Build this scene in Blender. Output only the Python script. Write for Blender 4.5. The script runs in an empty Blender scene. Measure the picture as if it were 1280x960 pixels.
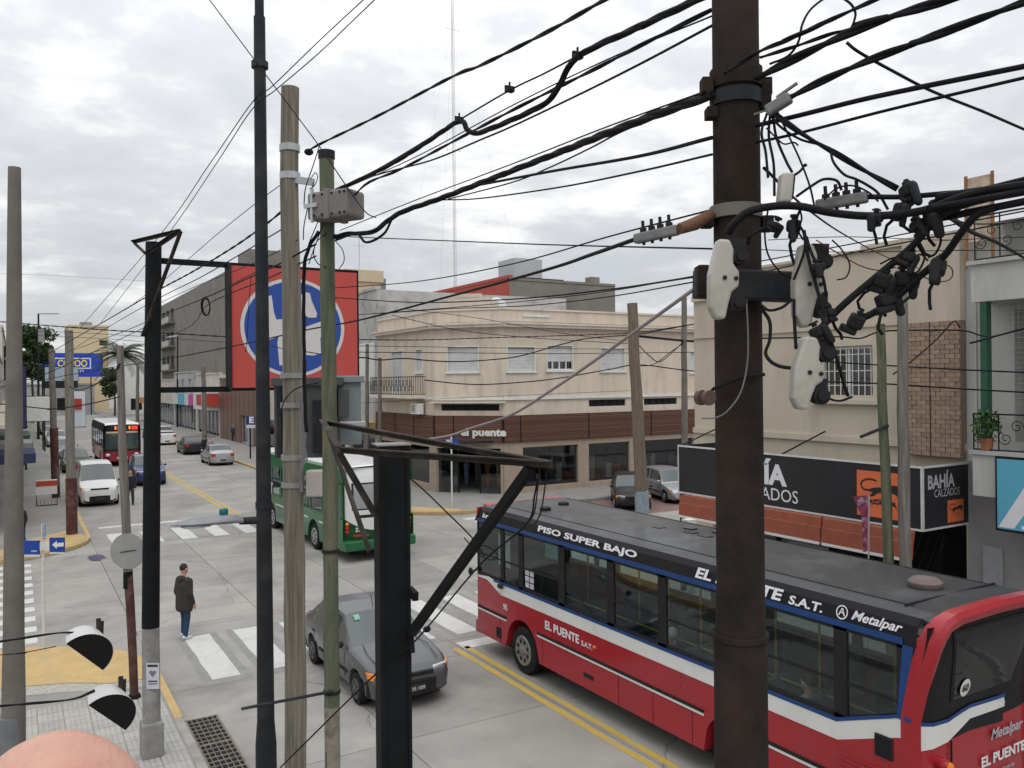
import bpy, bmesh, math, random
from mathutils import Vector, Matrix
random.seed(7)
# ------------------------------------------------------------------ camera, sky, sun, exposure
F = 1036.0; CAMH = 5.95; TH = math.radians(31.0); ROLL = 0.010; HOR = -4.0
CS, SN = math.cos(TH), math.sin(TH)
sc = bpy.context.scene
col = sc.collection
cam = bpy.data.cameras.new('camera'); camo = bpy.data.objects.new('camera', cam); col.objects.link(camo)
cam.sensor_width = 36.0; cam.lens = F / 1280.0 * 36.0; cam.shift_y = HOR / 1280.0
cam.clip_start = 0.05; cam.clip_end = 3000.0
_f = Vector((SN, CS, 0)); _r = Vector((CS, -SN, 0)); _u = Vector((0, 0, 1))
_c, _s = math.cos(ROLL), math.sin(ROLL)
_r2 = _r * _c - _u * _s; _u2 = _u * _c + _r * _s
camo.matrix_world = Matrix(((_r2.x, _u2.x, -_f.x, 0), (_r2.y, _u2.y, -_f.y, 0), (_r2.z, _u2.z, -_f.z, CAMH), (0, 0, 0, 1)))
sc.camera = camo
SUN_EL, SUN_AZ = math.radians(58), math.radians(205)      # azimuth measured from +y towards +x
world = bpy.data.worlds.new('World'); sc.world = world; world.use_nodes = True
def build_world():
    nt = world.node_tree; n = nt.nodes; l = nt.links; n.clear()
    out = n.new('ShaderNodeOutputWorld'); bg = n.new('ShaderNodeBackground'); bg.inputs['Strength'].default_value = 0.1
    sky = n.new('ShaderNodeTexSky'); sky.sky_type = 'NISHITA'; sky.sun_disc = False
    sky.sun_elevation = SUN_EL; sky.sun_rotation = SUN_AZ
    tc = n.new('ShaderNodeTexCoord'); sp = n.new('ShaderNodeSeparateXYZ'); l.new(tc.outputs['Generated'], sp.inputs[0])
    def m(op, a, b=None):
        q = n.new('ShaderNodeMath'); q.operation = op
        for i, t in enumerate((a, b)):
            if t is None: continue
            if isinstance(t, (int, float)): q.inputs[i].default_value = t
            else: l.new(t, q.inputs[i])
        return q.outputs[0]
    zc = m('MAXIMUM', sp.outputs['Z'], 0.0); zd = m('ADD', zc, 0.16)
    cb = n.new('ShaderNodeCombineXYZ'); l.new(m('DIVIDE', sp.outputs['X'], zd), cb.inputs[0]); l.new(m('DIVIDE', sp.outputs['Y'], zd), cb.inputs[1])
    def noise(scale, detail, rough, off):
        mp = n.new('ShaderNodeMapping'); mp.inputs['Location'].default_value = off; l.new(cb.outputs[0], mp.inputs[0])
        q = n.new('ShaderNodeTexNoise'); q.inputs['Scale'].default_value = scale; q.inputs['Detail'].default_value = detail; q.inputs['Roughness'].default_value = rough
        l.new(mp.outputs[0], q.inputs['Vector']); return q.outputs['Fac']
    n1 = noise(0.8, 5.0, 0.5, (3.1, 7.7, 0)); n2 = noise(3.2, 7.0, 0.58, (9.2, 1.4, 2.0))
    mix = m('ADD', m('MULTIPLY', n1, 0.48), m('MULTIPLY', n2, 0.52))
    cr = n.new('ShaderNodeValToRGB'); l.new(mix, cr.inputs[0]); e = cr.color_ramp.elements
    e[0].position = 0.405; e[0].color = (0.66, 0.685, 0.72, 1); e[1].position = 0.605; e[1].color = (1.06, 1.06, 1.05, 1)
    x = cr.color_ramp.elements.new(0.5); x.color = (0.745, 0.76, 0.785, 1)
    # CIE overcast: the zenith is about three times as bright as the horizon
    lum = m('MULTIPLY', m('ADD', 1.12, m('MULTIPLY', zc, 1.8)), 7.0)
    sc1 = n.new('ShaderNodeVectorMath'); sc1.operation = 'SCALE'; l.new(cr.outputs['Color'], sc1.inputs[0]); l.new(lum, sc1.inputs['Scale'])
    mx = n.new('ShaderNodeMix'); mx.data_type = 'RGBA'; mx.inputs[0].default_value = 0.93
    l.new(sky.outputs[0], mx.inputs[6]); l.new(sc1.outputs[0], mx.inputs[7])
    l.new(mx.outputs[2], bg.inputs['Color']); l.new(bg.outputs[0], out.inputs[0])
build_world()
sl = bpy.data.lights.new('sun', 'SUN'); sl.energy = 0.9; sl.angle = math.radians(35); sl.color = (1, 0.97, 0.92)
slo = bpy.data.objects.new('sun', sl); col.objects.link(slo)
_d = Vector((math.sin(SUN_AZ) * math.cos(SUN_EL), math.cos(SUN_AZ) * math.cos(SUN_EL), math.sin(SUN_EL)))
slo.rotation_euler = _d.to_track_quat('Z', 'Y').to_euler(); slo.location = (0, 0, 60)
sc.cycles.transparent_max_bounces = 48
vs = sc.view_settings; vs.view_transform = 'Standard'; vs.look = 'None'; vs.exposure = 0.0; vs.gamma = 1.0; vs.use_curve_mapping = False

# ------------------------------------------------------------------ measuring: street axes are x (across, right) and y (along, away)
_n = math.hypot(1, ROLL)
def lev(px, py):
    dx, dy = px - 640.0, py - 480.0
    return (dx - ROLL * dy) / _n, (ROLL * dx + dy) / _n - HOR
def P(px, py, Y):
    a, b = lev(px, py); X = a / F * Y
    return Vector((X * CS + Y * SN, -X * SN + Y * CS, CAMH - b / F * Y))
def G(px, py, z=0.0):
    return P(px, py, (CAMH - z) * F / lev(px, py)[1])
def PV(px, py, v):
    return P(px, py, v / (lev(px, py)[0] / F * CS + SN))
def PU(px, py, u):
    return P(px, py, u / (-lev(px, py)[0] / F * SN + CS))

# ------------------------------------------------------------------ materials
MATS = {}
def _new(name):
    m = bpy.data.materials.new(name); m.use_nodes = True; nt = m.node_tree; nt.nodes.clear()
    o = nt.nodes.new('ShaderNodeOutputMaterial'); return m, nt, o
def mat(name, c, rough=0.6, metal=0.0, var=0.12, scale=6.0, bump=0.0, bscale=None, dark=None, dscale=1.5, damt=0.0, spec=0.28, coat=0.0, stretch=None, rnd=0.0, emit=None, es=0.0, world=False, crack=0.0):
    """principled with noise mottling (var), large stains (dark colour, damt), fine bump, per-object tone (rnd)"""
    if name in MATS: return MATS[name]
    m, nt, o = _new(name); n, l = nt.nodes, nt.links
    b = n.new('ShaderNodeBsdfPrincipled'); l.new(b.outputs[0], o.inputs[0])
    b.inputs['Roughness'].default_value = rough; b.inputs['Metallic'].default_value = metal
    b.inputs['Specular IOR Level'].default_value = spec; b.inputs['Coat Weight'].default_value = coat; b.inputs['Coat Roughness'].default_value = 0.06
    if emit: b.inputs['Emission Color'].default_value = (*emit, 1); b.inputs['Emission Strength'].default_value = es
    tc = n.new('ShaderNodeTexCoord'); vec = n.new('ShaderNodeNewGeometry').outputs['Position'] if world else tc.outputs['Object']
    if stretch:
        mp = n.new('ShaderNodeMapping'); mp.inputs['Scale'].default_value = stretch; l.new(vec, mp.inputs[0]); vec = mp.outputs[0]
    oi = n.new('ShaderNodeObjectInfo')
    def noise(s, d=5.0, r=0.6):
        q = n.new('ShaderNodeTexNoise'); q.inputs['Scale'].default_value = s; q.inputs['Detail'].default_value = d; q.inputs['Roughness'].default_value = r
        l.new(vec, q.inputs['Vector']); return q.outputs['Fac']
    colr = n.new('ShaderNodeRGB'); colr.outputs[0].default_value = (*c, 1); cur = colr.outputs[0]
    if var:
        nz = noise(scale); rp = n.new('ShaderNodeMapRange'); rp.inputs[1].default_value = 0.3; rp.inputs[2].default_value = 0.7; rp.inputs[3].default_value = 1 - var; rp.inputs[4].default_value = 1 + var
        l.new(nz, rp.inputs[0]); vm = n.new('ShaderNodeVectorMath'); vm.operation = 'SCALE'; l.new(cur, vm.inputs[0]); l.new(rp.outputs[0], vm.inputs['Scale']); cur = vm.outputs[0]
    if rnd:
        rp = n.new('ShaderNodeMapRange'); rp.inputs[3].default_value = 1 - rnd; rp.inputs[4].default_value = 1 + rnd; l.new(oi.outputs['Random'], rp.inputs[0])
        vm = n.new('ShaderNodeVectorMath'); vm.operation = 'SCALE'; l.new(cur, vm.inputs[0]); l.new(rp.outputs[0], vm.inputs['Scale']); cur = vm.outputs[0]
    if damt:
        nz = noise(dscale, 7.0, 0.65); rp = n.new('ShaderNodeMapRange'); rp.inputs[1].default_value = 0.5; rp.inputs[2].default_value = 0.72; rp.inputs[3].default_value = 0.0; rp.inputs[4].default_value = damt
        l.new(nz, rp.inputs[0]); mx = n.new('ShaderNodeMix'); mx.data_type = 'RGBA'; l.new(rp.outputs[0], mx.inputs[0]); l.new(cur, mx.inputs[6]); mx.inputs[7].default_value = (*(dark or (c[0] * .4, c[1] * .4, c[2] * .4)), 1); cur = mx.outputs[2]
    if crack:
        wv = n.new('ShaderNodeTexNoise'); wv.inputs['Scale'].default_value = 1.3; l.new(vec, wv.inputs['Vector'])
        ad = n.new('ShaderNodeMix'); ad.data_type = 'RGBA'; ad.blend_type = 'LINEAR_LIGHT'; ad.inputs[0].default_value = 0.35; l.new(vec, ad.inputs[6]); l.new(wv.outputs['Color'], ad.inputs[7])
        vo = n.new('ShaderNodeTexVoronoi'); vo.feature = 'DISTANCE_TO_EDGE'; vo.inputs['Scale'].default_value = 0.16; l.new(ad.outputs[2], vo.inputs['Vector'])
        rp = n.new('ShaderNodeMapRange'); rp.inputs[1].default_value = 0.001; rp.inputs[2].default_value = 0.0035; rp.inputs[3].default_value = crack; rp.inputs[4].default_value = 0.0; l.new(vo.outputs['Distance'], rp.inputs[0])
        mx = n.new('ShaderNodeMix'); mx.data_type = 'RGBA'; l.new(rp.outputs[0], mx.inputs[0]); l.new(cur, mx.inputs[6]); mx.inputs[7].default_value = (.07, .068, .065, 1); cur = mx.outputs[2]
    l.new(cur, b.inputs['Base Color'])
    if rough > 0.15 and var:
        rr = n.new('ShaderNodeMapRange'); rr.inputs[3].default_value = max(0.05, rough - .1); rr.inputs[4].default_value = min(1, rough + .1); l.new(noise(scale * 2.3), rr.inputs[0]); l.new(rr.outputs[0], b.inputs['Roughness'])
    if bump:
        bp = n.new('ShaderNodeBump'); bp.inputs['Strength'].default_value = min(1.0, bump); bp.inputs['Distance'].default_value = 0.02; l.new(noise(bscale or scale * 4, 6.0), bp.inputs['Height']); l.new(bp.outputs[0], b.inputs['Normal'])
    MATS[name] = m; return m
def glass(name, tint=(0.25, 0.28, 0.28), refl=0.12, rough=0.02):
    if name in MATS: return MATS[name]
    m, nt, o = _new(name); n, l = nt.nodes, nt.links
    t = n.new('ShaderNodeBsdfTransparent'); t.inputs[0].default_value = (*tint, 1)
    g = n.new('ShaderNodeBsdfGlossy'); g.inputs['Roughness'].default_value = rough; g.inputs['Color'].default_value = (.95, .97, 1, 1)
    ge = n.new('ShaderNodeNewGeometry'); dt = n.new('ShaderNodeVectorMath'); dt.operation = 'DOT_PRODUCT'; l.new(ge.outputs['Normal'], dt.inputs[0]); l.new(ge.outputs['Incoming'], dt.inputs[1])
    ab = n.new('ShaderNodeMath'); ab.operation = 'ABSOLUTE'; l.new(dt.outputs['Value'], ab.inputs[0])
    om = n.new('ShaderNodeMath'); om.operation = 'SUBTRACT'; om.inputs[0].default_value = 1.0; l.new(ab.outputs[0], om.inputs[1])
    pw = n.new('ShaderNodeMath'); pw.operation = 'POWER'; pw.inputs[1].default_value = 5.0; l.new(om.outputs[0], pw.inputs[0])
    ad = n.new('ShaderNodeMath'); ad.operation = 'MULTIPLY_ADD'; ad.use_clamp = True; ad.inputs[1].default_value = .9; ad.inputs[2].default_value = .035 + refl; l.new(pw.outputs[0], ad.inputs[0])
    mx = n.new('ShaderNodeMixShader'); l.new(ad.outputs[0], mx.inputs[0]); l.new(t.outputs[0], mx.inputs[1]); l.new(g.outputs[0], mx.inputs[2]); l.new(mx.outputs[0], o.inputs[0])
    MATS[name] = m; return m

# ------------------------------------------------------------------ mesh building
class MB:
    def __init__(s): s.v = []; s.f = []; s.m = []; s.cur = 0
    def vert(s, p): s.v.append((p[0], p[1], p[2])); return len(s.v) - 1
    def face(s, pts):
        i = [s.vert(p) for p in pts]; s.f.append(i); s.m.append(s.cur); return s
    def faces(s, vs_, fs_):
        o = len(s.v); s.v += [tuple(p) for p in vs_]; s.f += [[i + o for i in f] for f in fs_]; s.m += [s.cur] * len(fs_); return s
    def box(s, x0, x1, y0, y1, z0, z1):
        v = [(x, y, z) for z in (z0, z1) for y in (y0, y1) for x in (x0, x1)]
        return s.faces(v, [(0, 2, 3, 1), (4, 5, 7, 6), (0, 1, 5, 4), (2, 6, 7, 3), (0, 4, 6, 2), (1, 3, 7, 5)])
    def obox(s, c, ax, ay, az, hx, hy, hz):
        c = Vector(c); ax, ay, az = Vector(ax).normalized() * hx, Vector(ay).normalized() * hy, Vector(az).normalized() * hz
        v = [c + ax * i + ay * j + az * k for k in (-1, 1) for j in (-1, 1) for i in (-1, 1)]
        return s.faces(v, [(0, 2, 3, 1), (4, 5, 7, 6), (0, 1, 5, 4), (2, 6, 7, 3), (0, 4, 6, 2), (1, 3, 7, 5)])
    def bar(s, a, b, w, h=None, up=(0, 0, 1)):
        a, b = Vector(a), Vector(b); d = (b - a); L = d.length; d.normalize(); up = Vector(up)
        if abs(d.dot(up)) > .98: up = Vector((0, 1, 0))
        sd = d.cross(up).normalized(); u2 = sd.cross(d); return s.obox((a + b) / 2, d, sd, u2, L / 2, w / 2, (h or w) / 2)
    def rings(s, rs, caps=True, closed=True):
        n = len(rs[0]); o = len(s.v)
        for r in rs: s.v += [tuple(p) for p in r]
        for i in range(len(rs) - 1):
            for j in range(n if closed else n - 1):
                k = (j + 1) % n; s.f.append([o + i * n + j, o + i * n + k, o + (i + 1) * n + k, o + (i + 1) * n + j]); s.m.append(s.cur)
        if caps:
            s.f.append([o + j for j in range(n)][::-1]); s.m.append(s.cur); e = o + (len(rs) - 1) * n; s.f.append([e + j for j in range(n)]); s.m.append(s.cur)
        return s
    def tube(s, pts, r, n=8, caps=True):
        pts = [Vector(p) for p in pts]; rs = []; prev = None
        rad = r if isinstance(r, (list, tuple)) else [r] * len(pts)
        for i, p in enumerate(pts):
            d = (pts[min(i + 1, len(pts) - 1)] - pts[max(i - 1, 0)]).normalized()
            if prev is None:
                up = Vector((0, 0, 1)) if abs(d.z) < .95 else Vector((0, 1, 0)); a = d.cross(up).normalized()
            else: a = (prev - d * prev.dot(d)).normalized()
            prev = a; b = d.cross(a)
            rs.append([p + (a * math.cos(t) + b * math.sin(t)) * rad[i] for t in (2 * math.pi * k / n for k in range(n))])
        return s.rings(rs, caps)
    def cyl(s, a, b, r0, r1=None, n=16, caps=True): return s.tube([a, b], [r0, r0 if r1 is None else r1], n, caps)
    def lathe(s, prof, c=(0, 0, 0), axis='z', n=24):
        rs = []
        for r, h in prof:
            ring = []
            for k in range(n):
                t = 2 * math.pi * k / n; a, b = r * math.cos(t), r * math.sin(t)
                ring.append((c[0] + a, c[1] + b, c[2] + h) if axis == 'z' else (c[0] + h, c[1] + a, c[2] + b) if axis == 'x' else (c[0] + a, c[1] + h, c[2] + b))
            rs.append(ring)
        return s.rings(rs)
    def ell(s, c, rx, ry, rz, n=12, m=8, rot=None):
        rs = []
        for i in range(m + 1):
            t = math.pi * (i / m) ; t = min(max(t, .02), math.pi - .02); ring = []
            for k in range(n):
                a = 2 * math.pi * k / n; p = Vector((rx * math.sin(t) * math.cos(a), ry * math.sin(t) * math.sin(a), -rz * math.cos(t)))
                if rot: p = rot @ p
                ring.append(Vector(c) + p)
            rs.append(ring)
        return s.rings(rs)
    def caps(s, a, b, r0, r1, n=10):
        """tapered capsule"""
        a, b = Vector(a), Vector(b); d = (b - a).normalized(); pts = []; rad = []
        for t in (-1, -.8, -.45): pts.append(a + d * r0 * t); rad.append(r0 * math.sqrt(max(0.001, 1 - t * t)))
        pts.append(a); rad.append(r0); pts.append(b); rad.append(r1)
        for t in (.45, .8, 1): pts.append(b + d * r1 * t); rad.append(r1 * math.sqrt(max(0.001, 1 - t * t)))
        return s.tube(pts, rad, n)
    def prism(s, poly, fn, d0, d1):
        """poly: (a,b) outline; fn(a,b,d) -> point; closed solid between depths d0 and d1"""
        o = len(s.v); n = len(poly)
        for d in (d0, d1): s.v += [tuple(fn(a, b, d)) for a, b in poly]
        s.f.append([o + i for i in range(n)]); s.f.append([o + n + i for i in range(n)][::-1]); s.m += [s.cur] * 2
        for i in range(n):
            j = (i + 1) % n; s.f.append([o + i, o + n + i, o + n + j, o + j]); s.m.append(s.cur)
        return s
    def mesh(s, name, mats=None, smooth=False, fix=True):
        me = bpy.data.meshes.new(name); me.from_pydata(s.v, [], s.f); 
        for m in (mats if isinstance(mats, (list, tuple)) else [mats] if mats else []): me.materials.append(m)
        if len(me.materials) > 1: me.polygons.foreach_set('material_index', s.m)
        if fix:
            bm = bmesh.new(); bm.from_mesh(me); bmesh.ops.recalc_face_normals(bm, faces=bm.faces); bm.to_mesh(me); bm.free()
        if smooth:
            me.polygons.foreach_set('use_smooth', [True] * len(me.polygons))
            if smooth != 2: me.set_sharp_from_angle(angle=math.radians(38))
        me.update(); return me
    def build(s, name, mats, parent=None, smooth=False, bevel=0.0, fix=True):
        o = bpy.data.objects.new(name, s.mesh(name, mats, smooth, fix)); col.objects.link(o)
        if parent is not None: o.parent = parent
        if bevel:
            b = o.modifiers.new('bevel', 'BEVEL'); b.width = bevel; b.segments = 2; b.limit_method = 'ANGLE'; b.angle_limit = math.radians(40)
        return o
def tag(o, label=None, cat=None, group=None, kind=None):
    if label: o['label'] = label
    if cat: o['category'] = cat
    if group: o['group'] = group
    if kind: o['kind'] = kind
    return o
def thing(name, label, cat, loc=(0, 0, 0), rz=0.0, group=None):
    o = bpy.data.objects.new(name, None); col.objects.link(o); o.location = loc; o.rotation_euler = (0, 0, rz); o.empty_display_size = 0.2
    return tag(o, label, cat, group)
def piece(name, me, parent, loc=(0, 0, 0), rz=0.0):
    o = bpy.data.objects.new(name, me); col.objects.link(o); o.parent = parent; o.location = loc; o.rotation_euler = (0, 0, rz); return o
def boxpart(name, m, parent, *b, bevel=0.0): return MB().box(*b).build(name, m, parent, bevel=bevel)

_tc = {}
def text_polys(body, bold=0.0, shear=0.0):
    k = (body, bold, shear)
    if k in _tc: return _tc[k]
    cu = bpy.data.curves.new('t', 'FONT'); cu.body = body; cu.offset = bold; cu.shear = shear; cu.resolution_u = 3; cu.fill_mode = 'FRONT'
    ob = bpy.data.objects.new('t', cu); col.objects.link(ob); dg = bpy.context.evaluated_depsgraph_get()
    me = bpy.data.meshes.new_from_object(ob.evaluated_get(dg)); vsx = [tuple(v.co) for v in me.vertices]; fs = [list(p.vertices) for p in me.polygons]
    bpy.data.objects.remove(ob); bpy.data.curves.remove(cu); bpy.data.meshes.remove(me)
    x0 = min(v[0] for v in vsx); x1 = max(v[0] for v in vsx); y0 = min(v[1] for v in vsx); y1 = max(v[1] for v in vsx)
    _tc[k] = ([((v[0] - x0) / (x1 - x0), (v[1] - y0) / (y1 - y0)) for v in vsx], fs); return _tc[k]
def lettering(body, m, parent, o, ux, uz, w, h, bold=0.0, shear=0.0, name='lettering'):
    """flat lettering: o = lower left corner, ux / uz = directions, w x h = size"""
    v, f = text_polys(body, bold, shear); o, ux, uz = Vector(o), Vector(ux).normalized(), Vector(uz).normalized()
    b = MB(); b.faces([o + ux * (a * w) + uz * (c * h) for a, c in v], f); return b.build(name, m, parent, fix=False)
# ------------------------------------------------------------------ ground, road, pavements
KL, KR, MID = 2.46, 14.3, 8.5         # kerb lines and centre line of the main street
CN, CF = 21.5, 32.7                   # kerb lines of the cross street
m_ground = mat('earth', (.26, .25, .23), .9, world=True, var=.15, scale=.2)
tag(MB().box(-700, 900, -500, 1500, -.5, -.06).build('ground', m_ground), kind='structure')
m_base = mat('joint_filler', (.12, .115, .105), .9, world=True)
m_road = mat('road_concrete', (.285, .274, .252), .75, world=True, var=.17, scale=.55, bump=.12, bscale=60, dark=(.15, .146, .138), dscale=.33, damt=.75, rnd=.08, crack=.45)
road = MB()
road.box(KL - .02, KR + .02, -14, 420, -.05, -.03); road.box(-60, KL - .02, CN - .02, CF + .02, -.05, -.03); road.box(KR + .02, 120, CN - .02, CF + .02, -.05, -.03)
road = tag(road.build('road', m_base), kind='structure')
def slabs(xs, ys):
    cache = {}
    for i in range(len(xs) - 1):
        for j in range(len(ys) - 1):
            w, d = round(xs[i + 1] - xs[i], 3), round(ys[j + 1] - ys[j], 3)
            if (w, d) not in cache: cache[(w, d)] = MB().box(.008, w - .008, .008, d - .008, -.028, 0).mesh('slab', m_road)
            piece('slab', cache[(w, d)], road, (xs[i], ys[j], 0))
slabs([KL, 5.45, 8.5, 11.45, KR], [-9 + 4.35 * i for i in range(8)] + [CN + .3 + 3.7 * i for i in range(4)] + [CF + 1.1 + 4.6 * i for i in range(24)])
slabs([-38 + 4.5 * i for i in range(9)] + [KL], [CN, 25.2, 28.9, CF]); slabs([KR + 4.4 * i for i in range(13)], [CN, 25.2, 28.9, CF])
for x0, x1, y0, y1 in ((KL - 3.5, KL, CN - 3.5, CN), (KL - 3.5, KL, CF, CF + 3.5), (KR, KR + 3.8, CF, CF + 4.1), (KR, KR + 3.5, CN - 3.5, CN)): MB().box(x0, x1, y0, y1, -.028, -.001).build('corner_slab', m_road, road)
MB().box(KL + .01, KR - .01, 140, 420, -.028, 0).build('far_slab', m_road, road)
m_pav = mat('pavement_concrete', (.25, .242, .226), .85, world=True, var=.10, scale=1.5, bump=.15, bscale=40, dark=(.17, .165, .155), dscale=.6, damt=.6)
m_kerb = mat('kerb_concrete', (.30, .29, .27), .85, world=True, var=.15, scale=2, dark=(.13, .125, .115), dscale=1.3, damt=.6)
m_yel = mat('yellow_kerb_paint', (.46, .325, .145), .8, world=True, var=.10, scale=3, dark=(.34, .28, .18), dscale=1.6, damt=.75)
m_pave_red = mat('red_paving', (.20, .13, .115), .85, world=True, var=.2, scale=3)
def arc(cx, cy, r, a0, a1, n=9): return [(cx + r * math.cos(math.radians(a0 + (a1 - a0) * i / n)), cy + r * math.sin(math.radians(a0 + (a1 - a0) * i / n))) for i in range(n + 1)]
def pavement(name, edge, inner, label=None):
    """edge: kerb line; inner: remaining outline"""
    b = MB(); b.prism(edge + inner, lambda x, y, d: (x, y, d), -.05, .135); p = tag(b.build(name, m_pav), kind='structure')
    k = MB()
    L = []; R_ = []
    for i, q in enumerate(edge):
        a = Vector(edge[max(i - 1, 0)]); c = Vector(edge[min(i + 1, len(edge) - 1)]); t = (c - a).normalized(); nn = Vector((-t.y, t.x))
        L.append(Vector(q) + nn * .13); R_.append(Vector(q) - nn * .012)
    for i in range(len(edge) - 1):
        k.prism([tuple(L[i]), tuple(R_[i]), tuple(R_[i + 1]), tuple(L[i + 1])], lambda x, y, d: (x, y, d), -.04, .14)
    k.build('kerb', m_kerb, p); return p
def paint_edge(parent, edge, w, m, name='kerb_paint', d=.02):
    b = MB(); Z = .1445
    for i in range(len(edge) - 1):
        a, c = Vector(edge[i]), Vector(edge[i + 1]); t = (c - a).normalized(); nn = Vector((-t.y, t.x)); o = nn * -d; q = nn * w
        b.face([(*(a + o), Z), (*(c + o), Z), (*(c + q), Z), (*(a + q), Z)]); b.face([(*(a + o), Z), (*(a + o), .02), (*(c + o), .02), (*(c + o), Z)])
    return b.build(name, m, parent)
e_nl = [(KL, -14), (KL, 2), (KL, 10), (KL, 15)] + arc(KL - 3.3, CN - 3.3, 3.3, 0, 90) + [(-6, CN), (-60, CN)]
pnl = pavement('pavement_near_left', e_nl, [(-60, -14)])
e_fl = [(-60, CF - .2), (-8, CF - .2)] + arc(KL - 3.4, CF + 3.2, 3.4, -90, 0) + [(KL, 60), (KL, 140), (KL, 420)]
pfl = pavement('pavement_far_left', e_fl, [(-60, 420)])
e_fr = [(KR, 420), (KR, 140), (KR, 60)] + arc(KR + 3.6, CF + 3.8, 3.6, 180, 270) + [(30, CF + .2), (120, CF + .2)]
pfr = pavement('pavement_far_right', e_fr, [(120, 420)])
e_nr = [(120, CN), (30, CN)] + arc(KR + 3.3, CN - 3.3, 3.3, 90, 180) + [(KR, 8), (KR, -14)]
pnr = pavement('pavement_near_right', e_nr, [(120, -14)])
paint_edge(pnl, [(KL, 15.4), (KL, 17.0)] + arc(KL - 3.3, CN - 3.3, 3.3, 0, 40, 5), .12, m_yel)
paint_edge(pfl, arc(KL - 3.4, CF + 3.2, 3.4, -88, 0) + [(KL, 41), (KL, 52)], .13, m_yel)
paint_edge(pfr, [(KR, 70), (KR, 38.5)] + arc(KR + 3.6, CF + 3.8, 3.6, 184, 268) + [(19.5, CF + .2)], .16, m_yel)
# painted corner areas (ochre paint with worn patches)
b = MB(); pts = arc(KL - 3.3, CN - 3.3, 3.27, 12, 92, 10) + [(-3, CN - .02), (-3, 19.0), (-.05, 18.65), (.85, 18.35), (1.6, 17.85), (2.35, 17.75)]
b.face([(x, y, .147) for x, y in pts]); b.build('corner_paint', m_yel, pnl)
m_tact = mat('rough_paving', (.36, .34, .30), .95, world=True, var=.3, scale=14, bump=.5, bscale=30)
b = MB(); b.face([(x, y, .1395) for x, y in [(-3, 19.0), (-3, 18.45), (-.1, 18.1), (.8, 17.85), (1.55, 17.4), (2.3, 17.3), (2.35, 17.75), (1.6, 17.85), (.85, 18.35), (-.05, 18.65)]]); b.build('rough_band', m_tact, pnl)
b = MB(); pts = arc(KL - 3.4, CF + 3.2, 3.25, -80, 0) + [(1.75, 37.5), (.6, 36.4), (-.6, 34.2)]
b.face([(x, y, .147) for x, y in pts]); b.build('corner_paint', m_yel, pfl)
b = MB(); pts = arc(KR + 3.6, CF + 3.8, 3.42, 190, 262) + [(16.9, 34.2), (15.8, 35.4)]
b.face([(x, y, .147) for x, y in pts]); b.build('corner_paint', m_yel, pfr)
# grooved pavement tiles near the camera
m_tile = mat('grooved_tile', (.35, .34, .315), .85, world=True, var=.08, scale=5, bump=.1, rnd=.07, dark=(.26, .25, .23), dscale=.9, damt=.45)
t = MB(); t.box(.004, .396, .004, .396, 0, .006)
for i in range(5): t.box(.010 + i * .078, .010 + i * .078 + .062, .006, .394, .0055, .013)
tm = t.mesh('tile', m_tile)
for i in range(7):
    for j in range(17):
        piece('tile', tm, pnl, (KL - .16 - .4 * (i + 1), 10.4 + .4 * j, .136))
# red paving strip where cars park on the cross street
MB().box(21.5, 50, CN + 6.9, CF + .1, -.02, .0045).build('parking_strip', m_pave_red, road)

# painted markings
m_wp = mat('white_road_paint', (.53, .52, .50), .75, world=True, var=.06, scale=4, dark=(.40, .39, .37), dscale=2.2, damt=.75)
m_yp = mat('yellow_road_paint', (.50, .345, .07), .75, world=True, var=.08, scale=4, dark=(.36, .32, .22), dscale=2.0, damt=.8)
m_ink = mat('stripe_surround', (.245, .239, .227), .8, world=True, var=.15, scale=3)
def mark(name, x0, x1, y0, y1, m, z=.005, j=.0):
    r = lambda: random.uniform(-j, j)
    b = MB(); n = max(2, int((y1 - y0) / .5)); L = [(x0 + r(), y0 + (y1 - y0) * i / n + (r() if i in (0, n) else 0)) for i in range(n + 1)]; Rr = [(x1 + r(), y1 - (y1 - y0) * i / n) for i in range(n + 1)]
    b.face([(x, y, z) for x, y in Rr + L]); return b.build(name, m, road)
v = 3.36
while v < 13.9:
    mark('crossing_surround', v - .17, v + .75, 17.15, 20.75, m_ink, .002, .02); mark('crossing_stripe', v, v + .57, 17.4, 20.65, m_wp, .005, .012); v += 1.105
v = 3.1
while v < 13.9: mark('crossing_stripe', v, v + .58, 33.75, 36.6, m_wp, .005, .012); v += 1.19
u = 22.1
while u < 32: mark('crossing_stripe', -3.2, .42, u, u + .52, m_wp, .005, .012); u += 1.04
u = 22.1
while u < 32: mark('crossing_stripe', 16.6, 19.6, u, u + .52, m_wp, .005, .012); u += 1.04
mark('stop_line', 8.55, 13.9, 16.35, 16.85, m_wp, .005, .01); mark('stop_line', 2.95, 8.1, 38.15, 38.62, m_wp, .005, .01)
for x0 in (MID - .20, MID + .07):
    mark('centre_line', x0, x0 + .13, -10, 16.5, m_yp, .005, .008); mark('centre_line', x0 + .12, x0 + .24, 38.7, 118, m_yp, .005, .006)
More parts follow.
